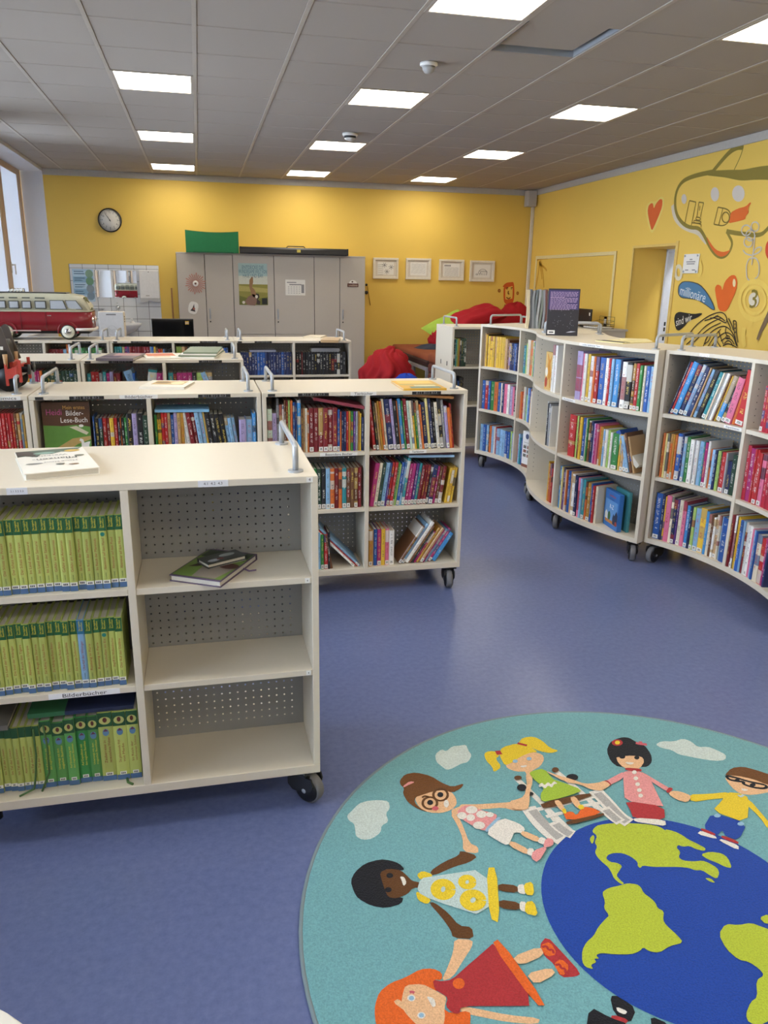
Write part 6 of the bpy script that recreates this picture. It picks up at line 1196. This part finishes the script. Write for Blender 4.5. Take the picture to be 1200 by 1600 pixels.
# picture frames
for k, (px, lab) in enumerate((([(583.5, 401.5), (623, 404), (622, 437), (583, 434.5)], 'white framed drawing with plants, first from the cupboards'), ([(635, 402), (674.5, 405), (672.5, 438.5), (634, 435)], 'white framed faint sheet of lines, second from the cupboards'), ([(687, 404.5), (726, 406.5), (724, 439.5), (685.5, 437)], 'white framed sheet with dark heading, third from the cupboards'), ([(735.5, 406), (774, 408.5), (771.5, 441), (733.5, 439)], 'white framed animal drawing, nearest the room corner'))):
    P = [np.array(fwx(u, v, YF-.03)) for u, v in px]; xa, xb = (P[0][0]+P[3][0])/2, (P[1][0]+P[2][0])/2; zb, za = (P[0][1]+P[1][1])/2, (P[2][1]+P[3][1])/2; a, b = (xb-xa)/2, (zb-za)/2
    t = thing('framed_drawing', lab, 'picture', ((xa+xb)/2, YF, (za+zb)/2), 0, 'framed drawings on the far wall'); m = MB(); e = .035
    m.box(-a, a, -.035, -.002, b-e, b, .003); m.box(-a, a, -.035, -.002, -b, -b+e, .003); m.box(-a, -a+e, -.035, -.002, -b+e, b-e, .003); m.box(a-e, a, -.035, -.002, -b+e, b-e, .003); obj('frame', m, mat('frame_white', '#e0d8c6', .45), t)
    obj('mat_board', MB().box(-a+e, a-e, -.016, -.004, -b+e, b-e), mat('passepartout', '#d6cdbd', .7), t); obj('drawing', MB().box(-a+.075, a-.075, -.0185, -.016, -b+.065, b-.065), M_PAPER, t); d_ = MB(); rr = random.Random(k)
    def scrib(P_, w__=.006): v, f = ribbon2(chaikin(P_, False, 2), w__); d_.add([(x, -.0195, z) for x, z in v], f)
    if k == 0:
        for cx, cz in ((.09, .02), (-.02, .05), (.02, -.05)):
            for q in range(7): an = q*PI/3.5; scrib([(cx, cz), (cx+.02*math.cos(an), cz+.02*math.sin(an)), (cx+.045*math.cos(an+.3), cz+.04*math.sin(an+.3))])
        for q in range(6): scrib([(-.13, .05-.03*q), (-.08, .055-.03*q), (-.04, .05-.03*q)], .004)
    elif k == 1:
        for q in range(7): scrib([(-.12+.02*i, .07-.022*q+.006*math.sin(i*1.7+q)) for i in range(13)], .0025)
    elif k == 2:
        for q in range(5): d_.add([(-.12+.022*q, -.0195, .055), (-.105+.022*q, -.0195, .055), (-.105+.022*q, -.0195, .082), (-.12+.022*q, -.0195, .082)], [(0, 1, 2, 3)])
        for q in range(8): scrib([(-.12+.02*i, .035-.018*q+.004*math.sin(i*2.1+q)) for i in range(13)], .003)
    else:
        scrib([(-.07, -.05), (-.06, .0), (-.02, .03), (.04, .03), (.08, .0), (.09, -.05)]); scrib([(-.07, -.05), (-.10, -.04), (-.11, -.06), (-.07, -.06)]); scrib([(-.04, -.05), (-.03, -.01), (-.01, -.05)])
        for q in range(5): scrib([(-.05+.03*q, -.03), (-.045+.03*q, -.06), (-.04+.03*q, -.065)])
        for q in range(6): scrib([(-.05+.022*q, -.01), (-.03+.022*q, .01), (-.02+.022*q, -.02)], .005)
    obj('ink_drawing', d_, mat('drawing_ink', '#6f6c68', .7), t)

# ================================================================ DESK AREA BEHIND THE LAST ROW
t = thing('desk', 'office desk hidden behind the last bookcase row, under the monitor', 'desk', (-.55, 9.3, 0))
obj('tabletop', MB().box(-.75, .75, -.4, .4, .70, .73, .003), M_LAM, t)
for x in (-.7, .7):
    for y in (-.35, .35): obj('leg', MB().cyl((x, y, 0), (x, y, .70), .025, 10), M_METAL, t)
P = [np.array(fwx(u, v, 9.05)) for u, v in ((236, 498), (302, 499), (304, 527), (238, 526))]; xa, xb = P[0][0], P[1][0]; t = thing('computer_monitor', 'black computer monitor seen over the last bookcase row', 'monitor', ((xa+xb)/2, 9.09, .73)); a = (xb-xa)/2; zt_ = P[0][1]-.73
obj('casing', MB().box(-a, a, -.02, .02, zt_-.30, zt_, .004), M_BLACK, t); obj('screen', MB().box(-a+.008, a-.008, -.0215, -.019, zt_-.285, zt_-.008), mat('dark_screen', '#0c0d10', .08), t)
obj('stand', MB().box(-.03, .03, 0.0, .03, .01, zt_-.2, .003).box(-.12, .12, -.08, .1, 0, .012, .003), M_BLACK, t)
fl(o := obj('sticker', MB().box(a-.09, a-.05, -.023, -.0216, zt_-.06, zt_-.025), mat('sticker_gold', '#c9a23c', .5), t), 'sticker_stripe', '#8a8ab8', [(a-.09, zt_-.047), (a-.05, zt_-.047), (a-.05, zt_-.04), (a-.09, zt_-.04)], 1, .0235)
P = [np.array(fwx(u, v, 8.95)) for u, v in ((153, 487), (193, 487), (196, 526), (155, 526))]; xa, xb = P[0][0], P[1][0]; t = thing('computer_case', 'white computer with round emblem standing behind the last bookcase row', 'computer', ((xa+xb)/2, 8.95, .73)); a = (xb-xa)/2; hh = P[0][1]-.73
obj('housing', MB().box(-a, a, .006, .16, 0, hh, .006), mat('computer_cream', '#d6cab4', .45), t); obj('front_panel', MB().box(-a, a-.006, -.004, .006, .0, hh-.004, .003), mat('computer_white', '#cfcfd0', .4), t); obj('name_plate', MB().box(-.05, .05, -.0062, -.004, hh-.035, hh-.022), mat('plate_grey', '#77777a', .5), t)
obj('emblem', MB().rings([[(r*math.cos(2*PI*i/24), y, hh*.62-.0+r*math.sin(2*PI*i/24)) for i in range(24)] for r, y in ((.05, -.0042), (.05, -.0056), (.046, -.0056), (.046, -.0042))], 0, False, None, False, True), mat('emblem_grey', '#b9b9bb', .4), t); m = MB(); v, f = text2('hp'); m.add([(p*.07, -.0052, hh*.62+q*.07) for p, q in v], f); obj('emblem_letters', m, mat('emblem_grey', '#b9b9bb'), t)
m = MB()
for z in (hh-.05, hh-.075, hh-.10): m.box(a-.002, a+.004, .02, .035, z-.008, z+.006, .001)
obj('socket', m, M_DARK, t)
# desk by the right wall with monitor and wire trays
px_, py_ = 5.16, 10.25; t = thing('side_cabinet', 'low light grey cabinet before the yellow board', 'cabinet', (px_, 10.1, 0)); obj('body', MB().box(-.24, .24, -.72, .72, .08, 1.02, .003), M_CUP, t); obj('top_panel', MB().box(-.26, .26, -.74, .74, 1.02, 1.045, .003), M_GREYTRIM, t); obj('plinth', MB().box(-.22, .22, -.70, .70, 0, .08), M_DARK, t)
for s in (-1, 1): obj('door', MB().box(-.252, -.24, min(0, s*.715)+.003, max(0, s*.715)-.003, .1, 1.0, .002), M_CUP, t)
p = on_x(905, 505, 5.10); t = thing('small_monitor', 'small black screen on the grey cabinet behind the purple book', 'monitor', (5.12, p[1], 1.045)); m = MB(); m.box(-.012, .012, -.30, .30, .03, .235, .004); ob = obj('casing', m, M_BLACK, t); obj('stand', MB().box(-.06, .08, -.1, .1, 0, .012, .002).box(.0, .02, -.03, .03, .01, .1), M_BLACK, t); obj('sticker', MB().box(-.0135, -.012, -.28, -.25, .15, .19), M_PAPER, t)
p = on_x(938, 511, 5.10); t = thing('letter_tray', 'black wire letter tray on the grey cabinet by the doorway', 'tray', (5.12, p[1]+.12, 1.045)); m = MB()
for z in (.005, .03, .055): m.tube([(-.13, -.2, z), (.13, -.2, z), (.13, .2, z), (-.13, .2, z), (-.13, -.2, z)], .0025, 6)
for y in np.linspace(-.2, .2, 9): m.tube([(-.13, y, .055), (-.13, y, .004), (.13, y, .004), (.13, y, .055)], .0015, 5)
m.tube([(.13, -.2, 0), (.13, -.2, .15), (.13, .2, .15), (.13, .2, 0)], .0025, 6); m.tube([(-.05, -.2, .05), (.13, -.2, .1), (.13, .2, .1), (-.05, .2, .05)], .002, 6); obj('wire_basket', m, M_BLACK, t); obj('paper_pile', MB().box(-.11, .11, -.18, .18, .006, .022, .001), M_PAPER, t)
p = on_x(897, 505, 5.0); t = thing('white_cup', 'white bottle-shaped cup beside the small black screen', 'cup', (5.02, p[1]+.25, 1.045)); obj('body', MB().lathe([(.03, 0), (.034, .01), (.034, .09), (.02, .12), (.012, .14), (.012, .15)], 18), M_WHITE, t); obj('band', MB().lathe([(.0345, .03), (.0345, .05)], 18), M_GREYTRIM, t)

# ================================================================ BENCH, CUSHIONS AND BEAN BAGS
def cushion_block(name, label, corners, z0, z1, mt, parent=None, seam=None):
    """box cushion over a quadrilateral, rounded and slightly puffed"""
    P = [np.array(c, float) for c in corners]; n2 = 10; rs = []; c0 = sum(P)/4
    prof = [(.0, -.03), (.25, -.004), (.75, -.0), (1, -.03), (1.06, -.12)]
    m = MB(); out = []
    for i in range(4):
        a, b = P[i], P[(i+1) % 4]
        for k in range(8): out.append(a+(b-a)*(.04+.92*k/7))
    for f_, ins in prof: rs.append([(c0[0]+(q[0]-c0[0])*(1+ins), c0[1]+(q[1]-c0[1])*(1+ins), z0+(z1-z0)*f_) for q in out])
    m.rings(rs); return m
def blob(rx, ry, rz, seed, n=40, m_=24, wr=.08, flat=.35, pinch=0.0, fold=None):
    rr = random.Random(seed); ph = [(rr.uniform(0, 6.28), rr.randint(2, 6), rr.randint(1, 5), rr.uniform(.3, 1)) for _ in range(9)]; rs = []
    for j in range(m_+1):
        v = -PI/2+PI*(.01+.98*j/m_); r = []
        for i in range(n):
            u = 2*PI*i/n; w_ = sum(a*math.sin(f*u+p+g*v*2) for p, f, g, a in ph)/4; w_ = 1+wr*w_+wr*.6*math.sin(13*u+3*math.sin(5*v+seed)+7*v)*math.cos(v)
            x, y, z = rx*w_*math.cos(v)*math.cos(u), ry*w_*math.cos(v)*math.sin(u), rz*w_*math.sin(v)
            if pinch: k = 1+pinch*max(0, math.cos(2*u-PI/2)**8)*math.cos(v)**4; x *= k; y *= k
            if z < -rz*flat: z = -rz*flat+(z+rz*flat)*.12
            r.append((x, y, z))
        rs.append(r)
    return MB().rings(rs)
def pillow(L_, W_, T_, seed, wr=.03):
    """cushion with four pulled-out corners and a seam"""
    rr = random.Random(seed); n2 = 18; rs = []; top = []; m = MB(); grid = {}
    vs = []; fs = []
    for s in (1, -1):
        for i in range(n2+1):
            for j in range(n2+1):
                a, b = 2*i/n2-1, 2*j/n2-1; e = (1-a**4)*(1-b**4); sh = 1-.10*(1-abs(a))*abs(b)**2; sw = 1-.10*(1-abs(b))*abs(a)**2
                z = s*T_*.5*max(0, e)**.55*(1+wr*3*math.sin(7*a+5*b*s+seed)+wr*2*math.sin(11*b+seed*2)); grid[s, i, j] = len(vs); vs.append((a*L_/2*sw, b*W_/2*sh, z))
        for i in range(n2):
            for j in range(n2): q = (grid[s, i, j], grid[s, i+1, j], grid[s, i+1, j+1], grid[s, i, j+1]); fs.append(q if s > 0 else q[::-1])
    m.add(vs, fs, 0, True); return m
BROWN_T, BROWN_S = cloth('brown_top', '#8a4a30'), cloth('brown_side', '#3a2622')
bz = .50
BX0 = 3.10
bl = on_z(622, 538, bz+.11); fl_ = on_z(640, 549, bz+.11)
def bq(x0_, x1_, y0_, y1_): return [(x0_, y0_), (x1_, y0_), (x1_, y1_), (x0_, y1_)]
t = thing('bench', 'low bench of grey metal frame with brown cushion in the far right corner', 'bench', (3.55, 11.6, 0)); bz = .47
obj('cushion', cushion_block('', '', bq(-.50, .50, -1.13, 1.12), bz, bz+.13, None), BROWN_T, t)
obj('cushion_base', MB().box(-.525, .525, -1.16, 1.14, bz-.012, bz+.075, .02), BROWN_S, t)
m = MB(); m.box(-.54, .54, -1.17, -1.13, bz-.06, bz-.014, .003); m.box(-.54, .54, 1.10, 1.14, bz-.06, bz-.014, .003); m.box(-.54, -.50, -1.13, 1.10, bz-.06, bz-.014, .003); m.box(.50, .54, -1.13, 1.10, bz-.06, bz-.014, .003); obj('rail', m, M_METAL, t)
for x in (-.52, .52):
    for y in (-1.15, -.47, -.40, 1.12): obj('leg', MB().box(x-.02, x+.02, y-.02, y+.02, 0, bz-.06, .002), M_METAL, t)
obj('back_board', MB().box(.46, .49, -1.1, 1.1, .05, bz-.06, .002), M_DARK, t)
t2 = thing('bench', 'stack of three brown cushions on a low base beside the white bookcase end', 'bench', (3.38, 9.95, 0))
for k in range(3): obj('cushion', cushion_block('', '', bq(-.40, .55, -.30, .30), .28+.135*k, .28+.135*k+.128, None), BROWN_T if k == 2 else cloth('brown_mid', '#5f3528'), t2)
m = MB(); m.box(-.42, .57, -.32, .32, .23, .28, .004); obj('seat_board', m, M_DARK, t2)
for x in (-.38, .53):
    for y in (-.28, .28): obj('leg', MB().box(x-.018, x+.018, y-.018, y+.018, 0, .23, .002), M_METAL, t2)
t3 = thing('bench', 'bench along the far wall carrying the cushion pile, hidden by the curved bookcases', 'bench', (4.72, 12.3, 0))
obj('cushion', cushion_block('', '', bq(-.60, .66, -.42, .42), bz, bz+.13, None), BROWN_T, t3)
obj('seat_board', MB().box(-.60, .66, -.42, .42, bz-.05, bz-.005, .003), M_DARK, t3)
for x in (-.58, .64):
    for y in (-.40, .40): obj('leg', MB().box(x-.02, x+.02, y-.02, y+.02, 0, bz-.05, .002), M_METAL, t3)
RED = cloth('red', '#a8202a')

def soft(name, label, mb, mt, loc, rot, cat='cushion', group=None):
    o = obj(name, mb, mt); o.location = loc; o.rotation_euler = rot; return tag(o, label, cat, group)
soft('bean_bag', 'slumped red bean bag between the grey cupboard and the bench', blob(.30, .33, .40, 3, 72, 44, .14, .62, .3), cloth('red_bag', '#a8242b'), (2.585, 10.95, .27), (0.1, .25, .5), 'bean bag')
soft('bean_bag', 'blue bean bag half hidden behind the red one', blob(.22, .22, .24, 9, 48, 28, .07, .6), cloth('blue_bag', '#1f44b0'), (2.72, 10.35, .15), (0, 0, 0), 'bean bag')
soft('floor_cushion', 'blue cushion edge low beside the grey cupboard', blob(.26, .26, .10, 4, 40, 20, .04, .8), cloth('blue_cushion', '#2f5fa8'), (2.20, 10.5, .085), (0, 0, 0))
def at_px(u, v, y): return Vector(on_y(u, v, y))
soft('cushion', 'red cushion lying highest on the pile behind the curved bookcase', pillow(.86, .55, .27, 2), RED, at_px(744, 497, 11.9), (math.radians(14), math.radians(-17), math.radians(8)), group='cushions piled on the corner bench')
soft('cushion', 'red cushion bulging against the corner below the painted face', blob(.36, .26, .42, 6, 40, 24, .06, .7), RED, (at_px(803, 503, 12.3).x, 12.3, .87), (0, .1, 0), group='cushions piled on the corner bench')
soft('cushion', 'lime green cushion sticking out left of the pile', pillow(.72, .6, .16, 5), cloth('lime', '#a3c24e'), at_px(703, 511, 11.95), (math.radians(25), math.radians(-24), math.radians(10)), group='cushions piled on the corner bench')
soft('cushion', 'red cushion squeezed below the lime green one', blob(.28, .24, .22, 8, 40, 24, .09, .7), RED, at_px(697, 530, 11.95), (0, -.2, 0), group='cushions piled on the corner bench')
soft('cushion', 'dark slate cushion lying flat on the brown bench', pillow(.80, .5, .14, 7, .05), cloth('slate', '#3a3f4e'), at_px(682, 546, 11.75), (math.radians(4), math.radians(-7), math.radians(8)), group='cushions piled on the corner bench')
soft('cushion', 'dark green cushion beside the bookcase end', blob(.16, .16, .20, 11, 36, 22, .05, .9), cloth('green_cushion', '#3f6a35'), at_px(697, 548, 11.55), (0, 0, 0), group='cushions piled on the corner bench')
# fly swatter cord at cupboard side
x, z = fwx(573, 445, YF-.04); t = thing('key_hook', 'small dark hooks on the yellow wall beside the cupboard edge', 'hook', (x, YF, z)); obj('hook', MB().ball((0, -.02, 0), .02, 10, 8).ball((.0, -.02, -.12), .03, 10, 8), M_DARK, t); m = MB(); m.tube([(0.02, -.015, -.02), (.03, -.015, -.1), (.07, -.012, -.32)], .006, 6); obj('cord', m, mat('cord_ochre', '#a87f20', .7), t)

# ================================================================ TOY VAN ON THE LAST ROW
t = thing('toy_van', 'large red and cream toy camper van standing on the last bookcase row', 'toy van', (-1.325, 7.28, 1.077)); S = .2   # 1:5 of a real van
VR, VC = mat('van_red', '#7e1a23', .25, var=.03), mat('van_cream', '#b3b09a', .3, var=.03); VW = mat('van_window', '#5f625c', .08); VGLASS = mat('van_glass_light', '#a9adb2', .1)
L_ = .43; zb_, zm, zt_ = .075, .235, .372; W_ = .165
def sect(x, zlo, zhi, hwlo, hwhi, n=6, roof=False):
    P = [(x, -hwlo, zlo), (x, hwlo, zlo)]; 
    if roof:
        for k in range(n+1): a = PI/2*k/n; P.append((x, hwhi-.05+.05*math.cos(a), zhi-.05+.05*math.sin(a)))
        for k in range(n+1): a = PI/2*k/n; P.append((x, -(hwhi-.05)-.05*math.sin(a), zhi-.05+.05*math.cos(a)))
    else: P += [(x, hwhi, zhi), (x, -hwhi, zhi)]
    return P
xs = [(-.43, .86, .0), (-.425, .93, .0), (-.40, .985, 0), (-.34, 1, 0), (.25, 1, 0), (.33, .985, 0), (.38, .94, 0), (.41, .86, 0), (.425, .74, 0), (.432, .58, 0)]
obj('body', MB().rings([sect(x, zb_+(.02 if abs(x) > .4 else 0), zm, W_*k*.97, W_*k) for x, k, _ in xs]), VR, t)
top_x = [(-.425, .86, .345), (-.41, .93, .362), (-.37, .97, .372), (-.2, .98, .376), (.15, .98, .376), (.27, .96, .374), (.345, .93, .362)]
obj('roof', MB().rings([sect(x, zm, z, W_*k, W_*k*.93, 6, True) for x, k, z in top_x]+[sect(.375, zm, .34, W_*.92, W_*.84, 6, True), sect(.405, zm, .30, W_*.86, W_*.76, 6, True), sect(.422, zm, .288, W_*.80, W_*.66, 6, True)]), VC, t)
obj('belt_line', MB().rings([sect(x, zm-.006, zm+.004, W_*k+.003, W_*k+.003) for x, k, _ in xs]), VC, t)
obj('roof_panel', MB().box(-.36, .24, -.10, .10, .374, .384, .004), mat('van_roof_dark', '#3a3a38', .4), t)
for s in (-1, 1):
    for k, (xa, xb) in enumerate(((-.40, -.325), (-.30, -.225), (-.205, -.125), (-.105, -.03), (-.005, .085))):
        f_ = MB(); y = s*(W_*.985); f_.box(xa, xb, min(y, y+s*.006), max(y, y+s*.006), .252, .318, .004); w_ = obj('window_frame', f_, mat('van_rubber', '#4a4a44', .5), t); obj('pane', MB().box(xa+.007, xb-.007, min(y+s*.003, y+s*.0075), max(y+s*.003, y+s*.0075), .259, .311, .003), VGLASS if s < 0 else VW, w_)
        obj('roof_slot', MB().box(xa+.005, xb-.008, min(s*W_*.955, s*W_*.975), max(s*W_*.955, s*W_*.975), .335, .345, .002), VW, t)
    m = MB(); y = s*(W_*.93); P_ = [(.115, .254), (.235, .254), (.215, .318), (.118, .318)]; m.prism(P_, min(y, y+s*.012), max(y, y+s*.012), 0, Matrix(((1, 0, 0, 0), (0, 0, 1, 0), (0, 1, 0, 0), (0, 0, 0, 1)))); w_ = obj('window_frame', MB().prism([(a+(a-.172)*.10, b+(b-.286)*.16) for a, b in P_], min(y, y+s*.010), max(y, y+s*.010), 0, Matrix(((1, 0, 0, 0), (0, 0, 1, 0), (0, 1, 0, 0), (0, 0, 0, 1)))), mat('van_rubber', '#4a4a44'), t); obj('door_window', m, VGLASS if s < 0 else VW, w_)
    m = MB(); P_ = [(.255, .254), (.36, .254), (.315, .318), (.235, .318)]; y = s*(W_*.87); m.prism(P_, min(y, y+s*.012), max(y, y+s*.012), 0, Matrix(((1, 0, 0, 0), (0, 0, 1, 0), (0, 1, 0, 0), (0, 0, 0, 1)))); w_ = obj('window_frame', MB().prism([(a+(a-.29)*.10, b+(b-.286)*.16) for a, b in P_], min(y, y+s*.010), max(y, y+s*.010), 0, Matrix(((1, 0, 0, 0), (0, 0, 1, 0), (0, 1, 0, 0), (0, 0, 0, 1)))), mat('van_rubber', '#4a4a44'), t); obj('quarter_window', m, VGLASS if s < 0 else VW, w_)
    obj('trim_strip', MB().box(-.22, .02, min(s*W_*.97, s*W_*1.02), max(s*W_*.97, s*W_*1.02), zb_-.004, zb_+.006, .001), mat('van_trim', '#c9a8a0', .3), t)
    for x in (-.125, .07): obj('door_seam', MB().box(x-.0012, x+.0012, min(s*W_*.98, s*W_*1.004), max(s*W_*.98, s*W_*1.004), zb_+.01, zm-.006), mat('van_seam', '#4a0e14', .5), t)
    obj('door_handle', MB().box(.085, .115, min(s*W_, s*W_*1.06), max(s*W_, s*W_*1.06), zm-.04, zm-.034, .001), M_CHROME, t)
    obj('vent_grille', MB().box(-.41, -.37, min(s*W_*.97, s*W_*1.01), max(s*W_*.97, s*W_*1.01), .165, .21, .001), mat('van_vent', '#6f3a38', .5), t)
    for x in (-.245, .235):
        RW_ = Matrix(((1, 0, 0, x), (0, 0, 1, s*.125), (0, 1, 0, .066), (0, 0, 0, 1))); m = MB(); m.lathe([(.03, -.04), (.058, -.038), (.066, -.022), (.066, .022), (.058, .038), (.03, .04)], 28, 0, RW_); wh = obj('wheel', m, mat('tyre', '#33362e', .7), t)
        m = MB(); m.lathe([(.028, -.043), (.05, -.042), (.052, -.036), (.052, .036), (.05, .042), (.028, .043)], 28, 0, RW_); obj('white_wall', m, mat('white_wall', '#cfcfbe', .5), wh); m = MB(); m.lathe([(.004, -.052), (.018, -.050), (.029, -.044), (.029, .044), (.018, .050), (.004, .052)], 20, 0, RW_); obj('hub_cap', m, M_CHROME, wh)
        obj('wheel_arch', MB().rings([[(x+r*math.cos(a), s*y, .066+r*math.sin(a)) for a in np.linspace(-.15, PI+.15, 18)] for r, y in ((.070, .158), (.080, W_+.004), (.084, W_+.002), (.086, .158))], 0, True, None, False, False), VR, t)
m = MB(); m.tube([(.30, -.17, .085), (.40, -.165, .085), (.437, -.12, .085), (.445, 0, .085), (.437, .12, .085), (.40, .165, .085), (.30, .17, .085)], .012, 8); obj('bumper', m, mat('van_bumper', '#d0c8c0', .3), t); m = MB(); m.tube([(-.35, -.17, .085), (-.43, -.15, .085), (-.445, 0, .085), (-.43, .15, .085), (-.35, .17, .085)], .012, 8); obj('bumper', m, mat('van_bumper', '#d0c8c0'), t)
for s in (-1, 1): m = MB(); m.lathe([(.02, 0), (.03, .004), (.028, .016), (.01, .022)], 16, 0, Matrix(((0, 0, 1, .42), (0, 1, 0, s*.085), (-1, 0, 0, .16), (0, 0, 0, 1)))); obj('headlamp', m, M_CHROME, t)
for s in (-1, 1): m = MB(); m.add([(.428, s*.010, .243), (.420, s*.118, .243), (.372, s*.112, .345), (.380, s*.010, .348)], [(0, 1, 2, 3)]); m.add([(.432, s*.010, .243), (.424, s*.118, .243), (.376, s*.112, .348), (.384, s*.010, .351)], [(0, 1, 2, 3)]); obj('windscreen', m, mat('van_screen', '#7a6a52', .1), t)
obj('chassis', MB().box(-.40, .40, -.12, .12, .05, .085, .004), M_BLACK, t)
# luggage seen above the roof
o = obj('toy_luggage', MB().box(-.05, .05, -.05, .05, 0, .018, .004), M_PAPER, t, (-.16, -.02, .384)); m = MB()
for k in range(5): m.tube([(-.05+.025*k, -.055, 0), (-.05+.025*k, -.05, .026), (-.05+.025*k, .05, .026), (-.05+.025*k, .055, 0)], .003, 6)
obj('rack_bar', m, M_CHROME, o)

# ================================================================ WOODEN TOY LOCOMOTIVE (left edge)
t = thing('toy_locomotive', 'black and red wooden toy locomotive cut by the left edge', 'toy locomotive', (-.93, 3.95, 1.077))
WOODK = mat('dark_plywood', '#4a4038', .6, var=.15, scale=25); WOODE = mat('plywood_edge', '#b8936a', .6); TR = mat('toy_red', '#b03a2c', .5); TK = mat('toy_black', '#141416', .5)
XZ = lambda y: Matrix(((1, 0, 0, 0), (0, 0, 1, y), (0, 1, 0, 0), (0, 0, 0, 1)))
arch = [(-.06, .13), (.085, .13), (.075, .17), (.055, .24), (.045, .285), (.034, .298), (.020, .295), (.008, .27), (-.01, .20), (-.03, .16)]
obj('smoke_deflector', MB().prism(chaikin(arch, True, 1), -.012, .0, 0, XZ(-.02)), WOODK, t); obj('smoke_deflector', MB().prism(chaikin(arch, True, 1), -.012, .0, 0, XZ(.12)), WOODK, t)
obj('badge', MB().box(.030, .042, -.0345, -.032, .19, .205), M_PAPER, t)
m = MB(); m.lathe([(.06, 0), (.085, .004), (.085, .30), (.06, .31)], 26, 0, Matrix(((0, 0, -1, .06), (0, 1, 0, .045), (1, 0, 0, .15), (0, 0, 0, 1)))); obj('boiler', m, TK, t)
obj('red_block', MB().box(-.05, .075, -.02, .11, .095, .135, .003), TR, t)
for k, (y, dx_) in enumerate(((-.06, .075), (.10, .118))):
    P_ = [(-.03, 0), (-.018, 0), (-.018, .03), (.028, .042), (.028, .015), (.04, .015), (.04, .115), (.028, .115), (.028, .09), (-.018, .075), (-.018, .10), (-.03, .10)]
    obj('frame_piece', MB().prism([(a+dx_*.2+.06, b+.03) for a, b in P_], -.008, .008, 0, XZ(y)), TR, t)
m = MB(); 
for y, x in ((-.06, .052), (.10, .064)): m.tube([(x, y, .115), (x, y, .15), (x, y, .172)], .008, 10, 0, .011)
obj('peg', m, WOODE, t)
obj('cross_beam', MB().box(.09, .102, -.07, .11, .082, .12, .002), TR, t)
for y in (-.03, .075): m = MB(); m.lathe([(.014, 0), (.014, .035), (.024, .037), (.024, .045)], 16, 0, Matrix(((0, 0, 1, .102), (0, 1, 0, y), (-1, 0, 0, .10), (0, 0, 0, 1)))); obj('buffer', m, TK, t)
for x in (.05, -.09):
    for y in (-.05, .10): m = MB(); m.lathe([(.01, -.012), (.055, -.012), (.055, .012), (.01, .012)], 24, 0, Matrix(((1, 0, 0, x), (0, 0, 1, y+(.02 if y > 0 else .018)), (0, 1, 0, .055), (0, 0, 0, 1)))); obj('wheel', m, TK, t)
obj('step', MB().box(-.06, -.012, -.085, -.06, .0, .045, .003), TR, t); obj('chassis', MB().box(-.26, .0, -.02, .10, .05, .09, .003), TK, t); obj('step_board', MB().box(-.16, -.03, -.09, -.06, .045, .075, .003), mat('toy_slate', '#33393c', .6), t)

# ================================================================ ROUND TABLE (bottom left corner)
t = thing('round_table', 'white round table edge in the bottom left corner', 'table', (-.55, .50, 0))
obj('tabletop', MB().lathe([(.40, .695), (.426, .698), (.430, .706), (.430, .714), (.426, .720), (.02, .7205)], 64), mat('table_white', '#f1f1ef', .35, var=.01), t)
obj('column', MB().lathe([(.26, 0), (.26, .012), (.05, .03), (.035, .06), (.035, .66), (.12, .695)], 28), M_METAL, t)
